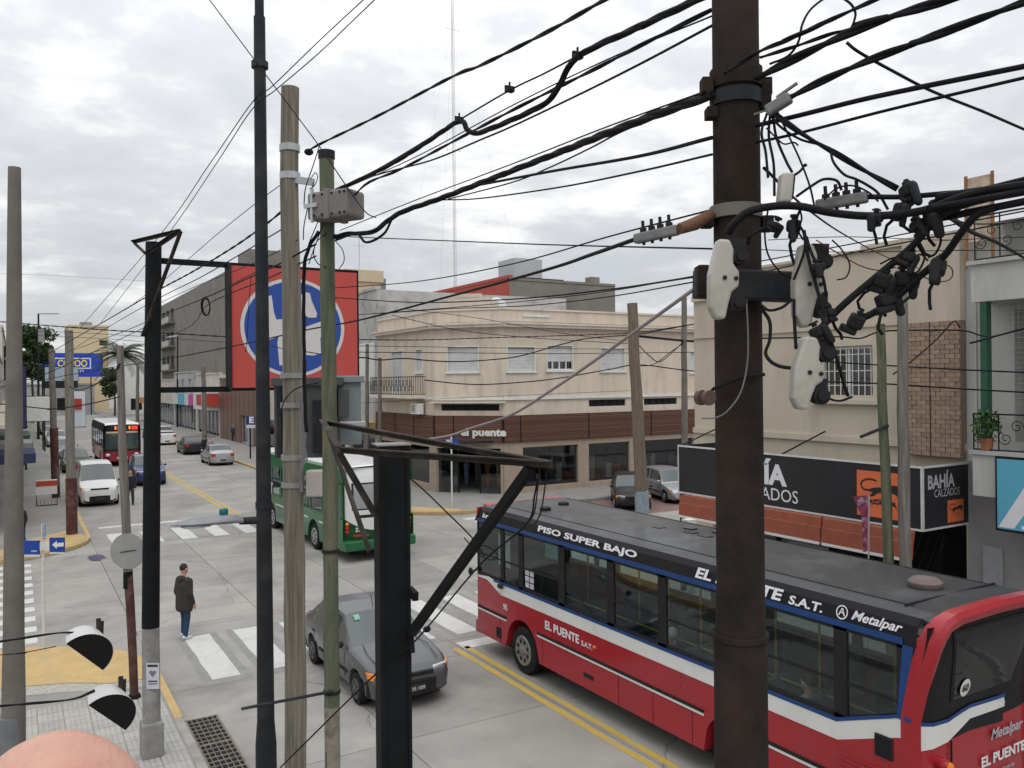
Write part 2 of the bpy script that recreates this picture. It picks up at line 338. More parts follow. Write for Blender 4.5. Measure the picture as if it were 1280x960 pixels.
# drain grate in the gutter
gr = thing('drain_grate', 'rusty dark steel drain grate in the gutter by the near pavement', 'drain grate', (2.52, 13.05, .004))
m_gr = mat('grate_iron', (.20, .17, .145), .7, .4, var=.3, scale=9, world=True)
m_dark = mat('dark_hollow', (.012, .012, .012), .95, var=0)
MB().box(0, .54, 0, 2.45, -.0005, .002).build('pit', m_dark, gr)
for x in (0, .52): MB().box(x, x + .035, 0, 2.45, .003, .022).build('frame', m_gr, gr)
for i in range(1, 6): MB().box(i * .088 + .008, i * .088 + .022, .03, 2.42, .003, .018).build('bar', m_gr, gr)
for i in range(15): MB().box(.036, .519, i * .172, i * .172 + (.06 if i == 7 else .03), .004, .020).build('cross_bar', m_gr, gr)
# purple rag / wet patch
m_wet = mat('damp_concrete', (.18, .175, .17), .3, world=True, var=.2, scale=2)
def blob(name, c, rx, ry, m, parent, z, seed, n=22):
    rr = random.Random(seed); b = MB(); b.face([(c[0] + rx * (1 + rr.uniform(-.3, .3)) * math.cos(2 * math.pi * i / n), c[1] + ry * (1 + rr.uniform(-.3, .3)) * math.sin(2 * math.pi * i / n), z) for i in range(n)]); return b.build(name, m, parent)
q = G(121, 697); tag(blob('wet_rag', (q.x, q.y), .26, .55, mat('purple_cloth', (.075, .065, .12), .8, var=.3, scale=8), None, .012, 3), 'flat purple rag lying in the damp gutter near the far left corner', 'rag')
def soft_patch(name, cs, rough, density):
    m, nt, o = _new(name); n, l = nt.nodes, nt.links
    b = n.new('ShaderNodeBsdfPrincipled'); b.inputs['Base Color'].default_value = (*cs, 1); b.inputs['Roughness'].default_value = rough
    tr = n.new('ShaderNodeBsdfTransparent'); tc = n.new('ShaderNodeTexCoord'); gp = n.new('ShaderNodeNewGeometry')
    vm = n.new('ShaderNodeVectorMath'); vm.operation = 'SUBTRACT'; vm.inputs[1].default_value = (.5, .5, 0); l.new(tc.outputs['Generated'], vm.inputs[0])
    ln = n.new('ShaderNodeVectorMath'); ln.operation = 'LENGTH'; l.new(vm.outputs[0], ln.inputs[0])
    nz = n.new('ShaderNodeTexNoise'); nz.inputs['Scale'].default_value = 1.6; nz.inputs['Detail'].default_value = 7; nz.inputs['Roughness'].default_value = .65; l.new(gp.outputs['Position'], nz.inputs['Vector'])
    r1 = n.new('ShaderNodeMapRange'); r1.inputs[1].default_value = .08; r1.inputs[2].default_value = .5; r1.inputs[3].default_value = 1; r1.inputs[4].default_value = 0; l.new(ln.outputs['Value'], r1.inputs[0])
    r2 = n.new('ShaderNodeMapRange'); r2.inputs[1].default_value = .38; r2.inputs[2].default_value = .62; l.new(nz.outputs['Fac'], r2.inputs[0])
    mu = n.new('ShaderNodeMath'); mu.operation = 'MULTIPLY'; l.new(r1.outputs[0], mu.inputs[0]); l.new(r2.outputs[0], mu.inputs[1])
    m2 = n.new('ShaderNodeMath'); m2.operation = 'MULTIPLY'; m2.inputs[1].default_value = density; m2.use_clamp = True; l.new(mu.outputs[0], m2.inputs[0])
    mx = n.new('ShaderNodeMixShader'); l.new(m2.outputs[0], mx.inputs[0]); l.new(tr.outputs[0], mx.inputs[1]); l.new(b.outputs[0], mx.inputs[2]); l.new(mx.outputs[0], o.inputs[0]); return m
m_damp = soft_patch('damp_stain', (.13, .125, .12), .35, 1.0); m_oil = soft_patch('oil_stain', (.07, .068, .065), .6, .8); m_dust = soft_patch('pale_dust', (.46, .45, .43), .9, .7)
def patch(px, py, rx, ry, m, k):
    q = G(px, py); b = MB(); b.face([(q.x - rx, q.y - ry, 0), (q.x + rx, q.y - ry, 0), (q.x + rx, q.y + ry, 0), (q.x - rx, q.y + ry, 0)]); b.v = [(x, y, .0062 + .0003 * k) for x, y, z in b.v]; b.build('stain', m, road)
for k, a in enumerate(((118, 660, .7, 4.5, m_damp), (216, 890, .55, 3.0, m_damp), (140, 730, 1.6, 4.0, m_damp), (545, 878, 1.3, 2.2, m_oil), (420, 690, 1.6, 4, m_oil), (640, 745, 1.8, 2.5, m_oil), (330, 700, 2.2, 4.5, m_dust), (450, 930, 2.0, 2.5, m_dust), (700, 880, .8, 4.0, m_oil), (250, 580, 1.5, 9, m_oil), (200, 640, 1.4, 5, m_dust), (480, 840, .9, 5.5, m_oil), (600, 930, 1.1, 4.0, m_oil), (300, 760, 1.3, 2.0, m_dust), (560, 720, 2.4, 3.5, m_dust), (170, 690, 2.5, 5.0, m_oil), (380, 640, 1.2, 9.0, m_oil), (300, 610, .9, 8.0, m_dust), (120, 905, 1.5, 2.2, m_damp), (200, 930, .9, 2.5, m_damp), (690, 660, 2.6, 4.0, m_oil), (330, 730, .45, 16, m_oil), (420, 800, .45, 14, m_oil), (520, 900, .5, 10, m_oil), (270, 640, .5, 18, m_oil), (640, 860, .5, 9, m_oil), (360, 880, 1.2, 1.5, m_dust), (150, 780, 1.2, 2.5, m_dust), (560, 660, 2.0, 2.5, m_oil))): patch(*a, k)
# ------------------------------------------------------------------ buildings
class Face:
    """vertical wall plane, A -> B left to right seen from outside"""
    def __init__(s, A, B):
        s.A = Vector((*A, 0)); d = Vector((B[0] - A[0], B[1] - A[1], 0)); s.L = d.length; s.d = d.normalized(); s.n = Vector((s.d.y, -s.d.x, 0))
    def p(s, a, z, out=0.0): q = s.A + s.d * a + s.n * out; return Vector((q.x, q.y, z))
    def box(s, mb, a0, a1, z0, z1, o0, o1):
        v = [s.p(a, z, o) for z in (z0, z1) for o in (o0, o1) for a in (a0, a1)]
        return mb.faces(v, [(0, 2, 3, 1), (4, 5, 7, 6), (0, 1, 5, 4), (2, 6, 7, 3), (0, 4, 6, 2), (1, 3, 7, 5)])
    def part(s, name, m, parent, a0, a1, z0, z1, o0, o1, bevel=0): return s.box(MB(), a0, a1, z0, z1, o0, o1).build(name, m, parent, bevel=bevel)
    def wall(s, mb, z0, z1, holes=(), depth=.18, a0=0.0, a1=None):
        a1 = s.L if a1 is None else a1
        xs = sorted({a0, a1} | {h[0] for h in holes} | {h[1] for h in holes}); zs = sorted({z0, z1} | {h[2] for h in holes} | {h[3] for h in holes})
        for i in range(len(xs) - 1):
            for j in range(len(zs) - 1):
                cx, cz = (xs[i] + xs[i + 1]) / 2, (zs[j] + zs[j + 1]) / 2
                if cx < a0 or cx > a1 or any(h[0] < cx < h[1] and h[2] < cz < h[3] for h in holes): continue
                mb.face([s.p(xs[i], zs[j]), s.p(xs[i + 1], zs[j]), s.p(xs[i + 1], zs[j + 1]), s.p(xs[i], zs[j + 1])])
        for h in holes:
            c = [(h[0], h[2]), (h[1], h[2]), (h[1], h[3]), (h[0], h[3])]
            for i in range(4):
                q, r = c[i], c[(i + 1) % 4]; mb.face([s.p(*q), s.p(*r), s.p(*r, -depth), s.p(*q, -depth)])
        return mb
    def frame(s, name, m, parent, a0, a1, z0, z1, w, o0, o1):
        b = MB(); s.box(b, a0, a0 + w, z0, z1, o0, o1); s.box(b, a1 - w, a1, z0, z1, o0, o1); s.box(b, a0 + w, a1 - w, z1 - w, z1, o0, o1); s.box(b, a0 + w, a1 - w, z0, z0 + w, o0, o1); return b.build(name, m, parent)
    def text(s, body, m, parent, a0, a1, z0, z1, out, bold=.0, shear=0, name='lettering'): return lettering(body, m, parent, s.p(a0, z0, out), s.d, (0, 0, 1), a1 - a0, z1 - z0, bold, shear, name)
m_tan = mat('tan_render', (.575, .50, .41), .85, var=.08, scale=1.2, dark=(.38, .325, .27), dscale=.9, damt=.8, bump=.06, bscale=30, stretch=(1.5, 1.5, .4))
m_trim = mat('cream_trim', (.60, .53, .46), .8, var=.06, scale=3, dark=(.36, .33, .30), dscale=1.0, damt=.6)
m_white = mat('white_paint', (.62, .62, .60), .6, var=.05, scale=2, dark=(.42, .42, .40), dscale=1.4, damt=.4)
m_shut = mat('roller_shutter', (.55, .55, .55), .6, var=.07, scale=2, dark=(.42, .41, .39), dscale=1.5, damt=.6)
m_wood = mat('wood_slat', (.125, .062, .042), .6, var=.25, scale=5, stretch=(1, 1, 9), rnd=.22)
m_stone = mat('shop_stone', (.33, .26, .205), .7, var=.1, scale=3)
m_pane = glass('shop_glass', (.62, .64, .65), .02)
m_winp = glass('window_glass', (.55, .58, .6), .05)
m_blk = mat('black_metal', (.014, .014, .015), .6, .0, var=.2, spec=.15)
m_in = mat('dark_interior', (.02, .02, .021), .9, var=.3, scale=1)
m_conc = mat('raw_concrete', (.20, .187, .165), .9, var=.14, scale=.9, dark=(.13, .125, .115), dscale=.55, damt=.75, bump=.1, bscale=20)
m_conc2 = mat('stained_grey_wall', (.40, .40, .39), .9, var=.12, scale=1.0, dark=(.16, .16, .155), dscale=.7, damt=.85)
m_roof = mat('flat_roof', (.20, .19, .18), .9, var=.2, scale=1)
m_gal = mat('galvanised', (.42, .44, .46), .45, .5, var=.12, scale=5)

# --- corner shop building, chamfered
ep = thing('corner_building', 'tan two storey corner building with chamfered corner and brown wooden slat band above the shop', 'building', (22.4, 36.5, 0))
f1, f2, f3 = Face((18.94, 47.4), (18.94, 39.4)), Face((18.94, 39.4), (21.45, 36.6)), Face((21.45, 36.6), (40.5, 36.6))
def fix_children(o):
    l = o.location.copy(); a = o.rotation_euler.z
    inv = (Matrix.Translation(l) @ Matrix.Rotation(a, 4, 'Z')).inverted()
    for c in o.children: c.matrix_parent_inverse = inv
W = MB()
holes1 = [(2.2, 3.9, 5.30, 7.75), (5.6, 6.55, 6.45, 7.75)]; holes2 = [(.7, 2.48, 6.42, 7.78), (.35, 3.55, 4.42, 4.76)]
holes3 = [(.24, 1.98, 6.42, 7.74), (2.68, 4.40, 6.46, 7.84), (6.22, 7.97, 6.42, 7.74), (5.42, 7.97, 4.5, 4.86), (9.3, 11.79, 4.5, 4.86), (12.8, 14.4, 6.3, 7.6)]
f1.wall(W, 4.1, 9.62, holes1); f2.wall(W, 4.1, 9.62, holes2); f3.wall(W, 4.1, 9.62, holes3)
W.prism([(18.94, 47.4), (18.94, 39.4), (21.45, 36.6), (40.5, 36.6), (40.5, 47.4)], lambda x, y, d: (x, y, d), 9.0, 9.02)
W.face([(18.94, 47.4, 4), (40, 47.4, 4), (40, 47.4, 9.6), (18.94, 47.4, 9.6)]); W.face([(40.5, 36.6, 0), (40.5, 47.4, 0), (40.5, 47.4, 9.6), (40.5, 36.6, 9.6)])
W.build('wall', m_tan, ep)
b = MB()
for f, a0, a1 in ((f1, 0, f1.L + .04), (f2, -.04, f2.L + .04), (f3, -.04, 19)):
    f.box(b, a0, a1, 8.72, 8.86, .0, .34); f.box(b, a0, a1, 8.86, 8.95, .0, .42)
b.build('cornice', m_trim, ep)
b = MB()
for f, a1 in ((f1, f1.L), (f2, f2.L), (f3, 19)): f.box(b, -.02, a1 + .02, 4.96, 5.10, .002, .10)
b.build('ledge', m_white, ep)
b = MB()
for f, a0, a1, z1 in ((f1, 0, f1.L, 9.62), (f2, 0, f2.L, 9.62), (f3, 0, 9.2, 9.62), (f3, 9.2, 19, 9.62)): f.box(b, a0, a1, z1, z1 + .1, -.28, .06)
b.build('parapet_cap', m_trim, ep)
b = MB(); f2.box(b, .34, 3.5, 9.72, 10.05, -.25, .02); f2.box(b, .8, 3.1, 10.05, 10.3, -.25, .02); f2.box(b, 1.2, 2.6, 10.3, 10.48, -.25, .04); b.build('stepped_parapet', m_tan, ep)
f3.part('relief', m_white, ep, 1.2, 2.9, 9.28, 9.42, .002, .05)
def shutter_window(f, a0, a1, z0, z1, open_=0.0, par=None):
    w = f.frame('window', m_white, par, a0, a1, z0, z1, .055, -.10, .035)
    f.part('sill', m_white, w, a0 - .06, a1 + .06, z0 - .07, z0 - .003, .0, .09)
    b = MB(); z = z0 + open_ * (z1 - z0); n = int((z1 - z) / .075)
    for i in range(n):
        zz = z + (z1 - z - .06) * i / n; f.box(b, a0 + .056, a1 - .056, zz, zz + (z1 - z) / n - .012, -.14, -.10)
    b.build('shutter', m_shut, w)
    f.part('pane', m_winp, w, a0 + .05, a1 - .05, z0 + .05, z1 - .05, -.17, -.16)
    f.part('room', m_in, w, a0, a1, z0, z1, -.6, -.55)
    return w
shutter_window(f2, .7, 2.48, 6.42, 7.78, 0, ep); shutter_window(f3, .24, 1.98, 6.42, 7.74, 0, ep); w3 = shutter_window(f3, 2.68, 4.40, 6.46, 7.84, .36, ep); shutter_window(f3, 6.22, 7.97, 6.42, 7.74, .0, ep); shutter_window(f3, 12.8, 14.4, 6.3, 7.6, .0, ep)
for a in (3.1, 3.54, 3.98): f3.part('mullion', m_white, w3, a - .03, a + .03, 6.5, 6.94, -.15, -.05)
f3.part('rail', m_white, w3, 2.74, 4.34, 6.5, 6.57, -.15, -.06)
shutter_window(f1, 2.2, 3.9, 5.30, 7.75, 0, ep); shutter_window(f1, 5.6, 6.55, 6.45, 7.75, 0, ep)
for f, h in ((f2, holes2[1]), (f3, holes3[3]), (f3, holes3[4])):
    f.part('vent_window', m_blk, ep, h[0], h[1], h[2], h[3], -.17, -.1)
    for k in range(1, 5): a = h[0] + (h[1] - h[0]) * k / 5; f.part('vent_bar', m_blk, ep, a - .015, a + .015, h[2], h[3], -.1, -.05)
b = MB(); f2.box(b, -.2, 3.9, 4.82, 4.9, .0, .32); b.build('canopy_ledge', m_trim, ep)
# balcony on the street side
f1.part('balcony_slab', m_trim, ep, .6, 6.9, 5.05, 5.22, .0, .75); b = MB()
f1.box(b, .6, 6.85, 6.2, 6.24, .68, .72); f1.box(b, .6, 6.85, 5.26, 5.29, .68, .72)
for k in range(26):
    a = .62 + k * .248; f1.box(b, a, a + .025, 5.22, 6.2, .69, .71)
    if k < 25:
        c = f1.p(a + .136, 5.72 + (.18 if k % 2 else -.12), .7); pts = [c + f1.d * .085 * math.cos(t) + Vector((0, 0, .15 * math.sin(t))) for t in (2 * math.pi * i / 8 for i in range(9))]; b.tube(pts, .012, 4)
for a in (.6, 6.83):
    f1.box(b, a, a + .03, 6.2, 6.24, .0, .68); f1.box(b, a, a + .03, 5.26, 5.29, .0, .68)
    for k in range(1, 5): f1.box(b, a, a + .02, 5.29, 6.2, .14 * k, .14 * k + .02)
b.build('balcony_railing', m_blk, ep)
# wooden band: slats on a dark backing, a real slat each
for f, a1, panels in ((f1, f1.L, 3), (f2, f2.L, 2), (f3, 19.0, 5)):
    f.part('band_backing', m_in, ep, 0, a1, 2.78, 4.16, -.05, .10)
    n = 14; z = 2.80
    for k in range(n): f.part('slat', m_wood, ep, -.02, a1 + .02, z + k * .0965, z + k * .0965 + .078, .101, .135 + (k % 3) * .008)
for f, a in ((f1, 3.0), (f1, 5.6), (f2, .02), (f2, f2.L * .29), (f2, f2.L - .02), (f3, .95), (f3, 5.3), (f3, 9.7), (f3, 14)): f.part('band_joint', m_blk, ep, a - .025, a + .025, 2.79, 4.15, .10, .165)
f2.text('el puente', m_white, ep, 1.50, 3.98, 3.0, 3.54, .21, .05); 
# shop front: stone piers, glass panes, lit-less interior
b = MB()
for f, spans in ((f1, ((0, .4), (3.6, 4.2), (7.3, 8.0))), (f2, ((-.0, .06), (3.6, 3.75))), (f3, ((0, 1.14), (4.66, 5.36), (8.2, 9.26), (13, 13.7), (18.4, 19.0)))):
    for s0, s1 in spans: f.box(b, s0, s1, .135, 2.8, -.35, .03)
    f.box(b, 0, f.L, 2.48, 2.79, -.3, .02)
b.build('pier', m_stone, ep)
b = MB(); f1.part('stall_riser', m_stone, ep, .4, 3.6, .135, .5, -.2, .02); f1.box(b, 4.2, 7.3, .135, .5, -.2, .02); b.build('stall_riser', m_stone, ep)
for s0, s1 in ((1.14, 4.66), (5.36, 8.2), (9.26, 13), (13.7, 18.4)): f3.part('stall_riser', m_stone, ep, s0, s1, .135, .42, -.2, .05)
for f, spans in ((f1, ((.4, 3.6), (4.2, 7.3))), (f3, ((1.14, 2.9), (2.9, 4.66), (5.36, 6.78), (6.78, 8.2), (9.26, 11.1), (11.1, 13), (13.7, 18.4)))):
    for s0, s1 in spans: f.part('pane', m_pane, ep, s0 + .01, s1 - .01, .42, 2.48, -.14, -.12)
for s0, s1 in ((.06, 1.24), (2.44, 3.62)): f2.part('pane', m_pane, ep, s0 + .01, s1, .16, 2.48, -.14, -.12)
for a in (1.24, 2.44): f2.part('door_frame', m_blk, ep, a - .03, a + .03, .14, 2.48, -.16, -.08)
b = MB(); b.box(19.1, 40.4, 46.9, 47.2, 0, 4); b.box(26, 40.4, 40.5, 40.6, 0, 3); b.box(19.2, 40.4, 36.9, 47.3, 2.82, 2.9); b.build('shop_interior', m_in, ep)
rr = random.Random(4); shopc = [mat('stock_%d' % i, c, .8, var=.2) for i, c in enumerate(((.5, .48, .45), (.35, .08, .07), (.1, .12, .2), (.42, .33, .22), (.06, .06, .06)))]
for i in range(26):
    a = .6 + i * .66; f3.part('display_box', shopc[i % 5], ep, a, a + rr.uniform(.25, .5), .45, rr.uniform(.8, 1.9), -rr.uniform(1.3, 1.6), -rr.uniform(.7, 1.0))
for i in range(6):
    c = f2.p(.4 + i * .62, 0, -1.9); b = MB(); b.caps(c + Vector((0, 0, .3)), c + Vector((0, 0, .95)), .09, .15); b.caps(c + Vector((0, 0, 1.1)), c + Vector((0, 0, 1.4)), .14, .17); b.ell(c + Vector((0, 0, 1.75)), .09, .1, .13); b.build('mannequin', shopc[(i * 2) % 5], ep, smooth=True)
b = MB(); f2.box(b, -2.1 + .5, -.9, 4.35, 4.95, .35, .75)
ac = thing('air_conditioner', 'white air conditioner unit on the tan corner building below the balcony', 'air conditioner', f1.p(6.6, 4.2, .36)); 
f1.part('casing', m_white, ac, 5.9, 6.9, 4.2, 4.78, .14, .46, bevel=.02); b = MB()
for k in range(6): f1.box(b, 6.05, 6.5, 4.3 + k * .07, 4.33 + k * .07, .461, .468)
b.build('grille', m_blk, ac); fix_children(ac)
fix_children(ep)
rm = MB(); rm.lathe([(.55, 0), (.6, .1), (.6, .9), (.45, 1.15), (.15, 1.28)], (24.5, 42.5, 9.6)); rm = rm.build('water_tank', mat('pale_tank', (.55, .56, .58), .6), smooth=True); tag(rm, 'pale domed water tank on the roof of the tan corner building', 'water tank')
# --- red gabled block behind with grey block and plant box
rb = thing('rear_building', 'stained concrete building with a red side wall rising behind the tan corner building', 'building', (33, 55, 0))
fr_, fg = Face((32.9, 73), (32.9, 55)), Face((32.9, 55), (43.2, 55))
m_redw = mat('red_render', (.36, .075, .06), .8, var=.1, scale=2)
b = MB(); fr_.wall(b, 0, 13.9); b.build('side_wall', m_redw, rb)
b = MB(); fg.wall(b, 0, 13.75, [(1.4, 2.6, 9.6, 10.9), (5, 6.2, 9.6, 10.9)]); b.face([(43.2, 55, 0), (43.2, 73, 0), (43.2, 73, 13.75), (43.2, 55, 13.75)]); b.face([(32.9, 55, 13.74), (43.2, 55, 13.74), (43.2, 73, 13.74), (32.9, 73, 13.74)]); b.build('wall', m_conc, rb)
b = MB(); fr_.box(b, 0, 18, 13.9, 14.15, -.3, .05); b.build('coping', m_redw, rb); b = MB(); fg.box(b, 0, 10.3, 13.76, 13.95, -.3, .06); b.build('parapet_cap', m_conc, rb)
for a in (1.4, 5.0): fg.part('window', m_blk, rb, a, a + 1.2, 9.6, 10.9, -.16, -.1)
b = MB(); b.box(34.0, 36.6, 56, 58.6, 14.05, 15.7); b.build('plant_box', m_gal, rb, bevel=.03)
b = MB(); b.box(34.0, 38.4, 55.6, 56.2, 13.97, 14.12); b.build('plant_base', m_blk, rb)
b = MB(); b.box(41, 41.9, 55.4, 56.2, 13.96, 14.5); b.build('chimney', m_conc, rb); fix_children(rb)
mast = thing('radio_mast', 'thin pale lattice radio mast rising far behind the corner building', 'radio mast', tuple(P(569, 360, 92).xy) + (0,))
m_mast = mat('mast_steel', (.50, .48, .48), .5, .4, var=.1)
b = MB(); legs = [(.16 * math.cos(a), .16 * math.sin(a)) for a in (0, 2.094, 4.189)]
for x, y in legs: b.cyl((x, y, 6), (x, y, 60), .022, n=5)
z = 6.0; k = 0
while z < 59.5:
    for i in range(3): b.cyl((*legs[i], z), (*legs[(i + 1) % 3], z + .45), .011, n=4)
    z += .45
b.build('lattice', m_mast, mast)
for i, zz in enumerate((31.6, 45.0)):
    b = MB(); b.cyl((-.9, 0, zz), (.9, 0, zz), .02, n=5); b.cyl((.75, 0, zz - .35), (.75, 0, zz + .3), .018, n=5); b.cyl((-.8, 0, zz - .2), (-.8, 0, zz + .2), .018, n=5); b.build('antenna_arm', m_mast, mast)
b = MB()
for ax, ay in ((-9, -3), (8, -5), (2, 9)): b.cyl((0, 0, 46), (ax, ay, 9), .009, n=4)
b.build('guy_wires', m_mast, mast)

# --- row of buildings along the far right pavement
def simple_building(name, label, y0, y1, h, m, x0=18.94, depth=14, wins=(), shop=None, capm=None, group=None, near_wall=True):
    o = thing(name, label, 'building', (x0, y0, 0), group=group); f = Face((x0, y1), (x0, y0)); holes = [w[:4] for w in wins]
    if shop: holes = holes + [(.5, f.L - .5, .2, shop)]
    b = MB(); f.wall(b, .13, h, holes, .25)
    b.face([(x0, y0, .1), (x0 + depth, y0, .1), (x0 + depth, y0, h), (x0, y0, h)]); b.face([(x0, y1, .1), (x0, y1, h), (x0 + depth, y1, h), (x0 + depth, y1, .1)])
    b.face([(x0, y0, h - .05), (x0 + depth, y0, h - .05), (x0 + depth, y1, h - .05), (x0, y1, h - .05)]); b.build('wall', m, o)
    b = MB(); f.box(b, -.02, f.L + .02, h, h + .16, -.3, .08); b.build('parapet_cap', capm or m, o)
    for w in wins:
        q = f.part('window', m_winp, o, w[0] + .05, w[1] - .05, w[2] + .05, w[3] - .05, -.2, -.18); f.frame('frame', m_white, q, w[0], w[1], w[2], w[3], .06, -.24, -.16); f.part('room', m_in, q, w[0], w[1], w[2], w[3], -.5, -.45)
    if shop:
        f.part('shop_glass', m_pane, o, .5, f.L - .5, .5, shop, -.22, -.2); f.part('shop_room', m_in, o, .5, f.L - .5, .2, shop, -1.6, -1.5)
        n = max(2, int(f.L / 2.2))
        for k in range(n + 1): a = .5 + (f.L - 1) * k / n; f.part('shop_post', m_gal, o, a - .05, a + .05, .2, shop, -.2, -.12)
    return o, f
m_brown = mat('brown_tile', (.16, .095, .07), .4, var=.15, scale=4)
m_pale = mat('pale_render', (.50, .47, .42), .85, var=.08, scale=1.5, dark=(.3, .28, .25), dscale=.7, damt=.6)
m_sand = mat('sand_render', (.52, .43, .30), .85, var=.08, scale=1.5)
o, f = simple_building('row_building', 'tall weathered grey plastered building next to the tan corner building', 47.4, 52.8, 11.6, m_conc2, wins=[(1.0, 2.2, 5.0, 6.5)], shop=2.6)
f.part('white_patch', m_white, o, .6, 5.0, 6.0, 8.4, .002, .02); f.part('canopy', mat('ochre_canopy', (.5, .36, .15), .7), o, .3, 5.2, 3.0, 3.5, .0, .7); fix_children(o)
o, f = simple_building('row_building', 'low plain building half hidden behind the red billboard and grey cabinets', 52.8, 76, 7.2, m_pale, shop=2.8); fix_children(o)
o, f = simple_building('row_building', 'dark brown tiled shop under the left side of the red billboard', 76, 92.5, 6.4, m_brown, shop=None, wins=[(9.5, 12.5, .2, 2.9)])
f.part('cash_machine', m_gal, o, 13.2, 14.6, .2, 1.8, 0, .25)
for k in range(1, 9): f.part('tile_joint', m_blk, o, k * 1.83 - .02, k * 1.83 + .02, .2, 6.3, .0, .012)
fix_children(o)
o, f = simple_building('row_building', 'pale shop with a big white box sign above its window', 92.5, 106, 7.0, m_pale, shop=2.9)
b = MB(); f.box(b, 6.5, 13.3, 3.1, 5.3, .05, 1.5); b.build('sign_box', m_white, o, bevel=.06); f.part('sign_panel', mat('red_panel', (.42, .06, .04), .6), o, 8.6, 11.3, 3.6, 4.8, 1.501, 1.52); 
b = MB(); b.box(17.45, 18.8, 92.42, 92.47, 3.5, 4.9); b.build('sign_panel', MATS['red_panel'], o)
fix_children(o)
o, f = simple_building('row_building', 'row shop with a cyan and white fascia and a magenta banner', 106, 122, 7.4, m_conc2, shop=3.2, wins=[(2, 3.4, 4.9, 6.6), (6, 7.4, 4.9, 6.6), (11, 12.4, 4.9, 6.6)])
for a0, a1, c in ((.2, 4.5, (.55, .55, .55)), (4.6, 9.5, (.10, .38, .52)), (9.6, 12.4, (.55, .56, .6)), (12.5, 15.8, (.50, .06, .30))): f.part('fascia', mat('fascia_%d' % int(a0 * 10), c, .6), o, a0, a1, 3.3, 4.7, .01, .3)
fix_children(o)
o, f = simple_building('row_building', 'small grey shop with an awning at the far end of the right row', 122, 150, 6.5, m_pale, shop=3.2); f.part('awning', mat('orange_awning', (.5, .2, .07), .7), o, 1, 12, 3.0, 3.9, .02, 1.6); fix_children(o)
# blank concrete block standing behind the row
cb = thing('concrete_building', 'tall raw concrete building with a long blank wall left of the red billboard', 'building', (21, 95, 0))
fA = Face((21.0, 148), (21.0, 97)); b = MB()
hl = [(1.5 + 4.2 * i, 4.2 + 4.2 * i, z, z + 2.2) for i in range(3) for z in (8.2, 11.8, 15.4)]
fA.wall(b, 4, 18.9, hl, .8); b.face([(21, 97, 4), (40, 97, 4), (40, 97, 18.9), (21, 97, 18.9)]); b.face([(21, 97, 18.85), (40, 97, 18.85), (40, 148, 18.85), (21, 148, 18.85)]); b.build('wall', m_conc, cb)
for h in hl: fA.part('window', m_blk, cb, h[0], h[1], h[2], h[3], -.82, -.75); 
for z in (8.0, 11.6, 15.2): fA.part('balcony_slab', m_conc, cb, 1, 14, z, z + .2, .02, 1.0); fA.part('balcony_front', m_conc2, cb, 1, 14, z + .2, z + 1.0, .9, 1.0)
b = MB(); b.box(22, 26, 92, 97, 4, 20.6); b.build('stair_tower', m_conc, cb); fix_children(cb)
q = PU(454, 352, 75); o = thing('distant_block', 'small sand coloured rooftop block with an antenna right of the red billboard', 'building', (q.x, 75, 0))
b = MB(); b.box(q.x - 1.6, q.x + 1.7, 75, 80, 8, q.z); b.build('wall', m_sand, o); b = MB(); b.box(q.x - 1.9, q.x + 2.0, 74.8, 80, q.z, q.z + 1.1); b.build('roof_slab', m_sand, o); b = MB(); b.cyl((q.x, 76, q.z + 1), (q.x, 76, q.z + 4.5), .04, n=5); b.cyl((q.x - .6, 76, q.z + 3.6), (q.x + .6, 76, q.z + 3.6), .03, n=5); b.build('antenna', m_mast, o); fix_children(o)

# --- beige building with the black shoe shop sign
m_beige = mat('beige_render', (.475, .42, .335), .85, var=.04, scale=1.2, dark=(.33, .29, .235), dscale=.9, damt=.65, bump=.05, bscale=30, stretch=(1.5, 1.5, .4))
m_brick = mat('brick_tile', (.285, .205, .15), .85, var=.14, scale=7, rnd=.15)
m_mort = mat('mortar', (.235, .175, .135), .9)
XB = 17.5
bb = thing('beige_building', 'beige two storey corner building with barred window and brick tiled bay above the black sign', 'building', (XB, 10.2, 0))
fb = Face((XB, 18.5), (XB, 10.2))     # a runs from far to near, a = 18.5 - y
Wb = MB(); hb = [(4.55, 6.05, 5.42, 6.70), (1.2, 2.2, 5.2, 7.4), (.7, 8.26, .2, 2.75)]
fb.wall(Wb, .13, 8.95, hb, .2); Wb.face([(XB, 18.5, .1), (XB + 12, 18.5, .1), (XB + 12, 18.5, 8.9), (XB, 18.5, 8.9)]); Wb.face([(XB, 10.2, .1), (XB + 12, 10.2, .1), (XB + 12, 10.2, 8.9), (XB, 10.2, 8.9)]); Wb.face([(XB, 10.2, 8.3), (XB + 12, 10.2, 8.3), (XB + 12, 18.5, 8.3), (XB, 18.5, 8.3)])
Wb.build('wall', m_beige, bb)
b = MB(); fb.box(b, 0, 4.2, 8.25, 8.4, -.2, .1); fb.box(b, 5.8, 8.3, 8.95, 9.1, -.3, .1); fb.box(b, 0, 5.8, 8.95, 9.02, -.25, .06); b.build('parapet_cap', m_beige, bb)
b = MB(); fb.box(b, 0, 8.3, 7.15, 7.22, .0, .05); fb.box(b, 0, 8.3, 4.35, 4.5, .0, .08); b.build('string_course', m_beige, bb)
w = fb.frame('window', m_white, bb, 4.55, 6.05, 5.42, 6.70, .06, -.18, -.05); fb.part('pane', m_winp, w, 4.6, 6.0, 5.47, 6.65, -.16, -.14); fb.part('room', m_in, w, 4.55, 6.05, 5.42, 6.70, -.6, -.55); fb.part('sill', m_beige, w, 4.35, 6.25, 5.3, 5.4, .0, .14); fb.frame('surround', m_beige, w, 4.42, 6.18, 5.40, 6.84, .12, .001, .05)
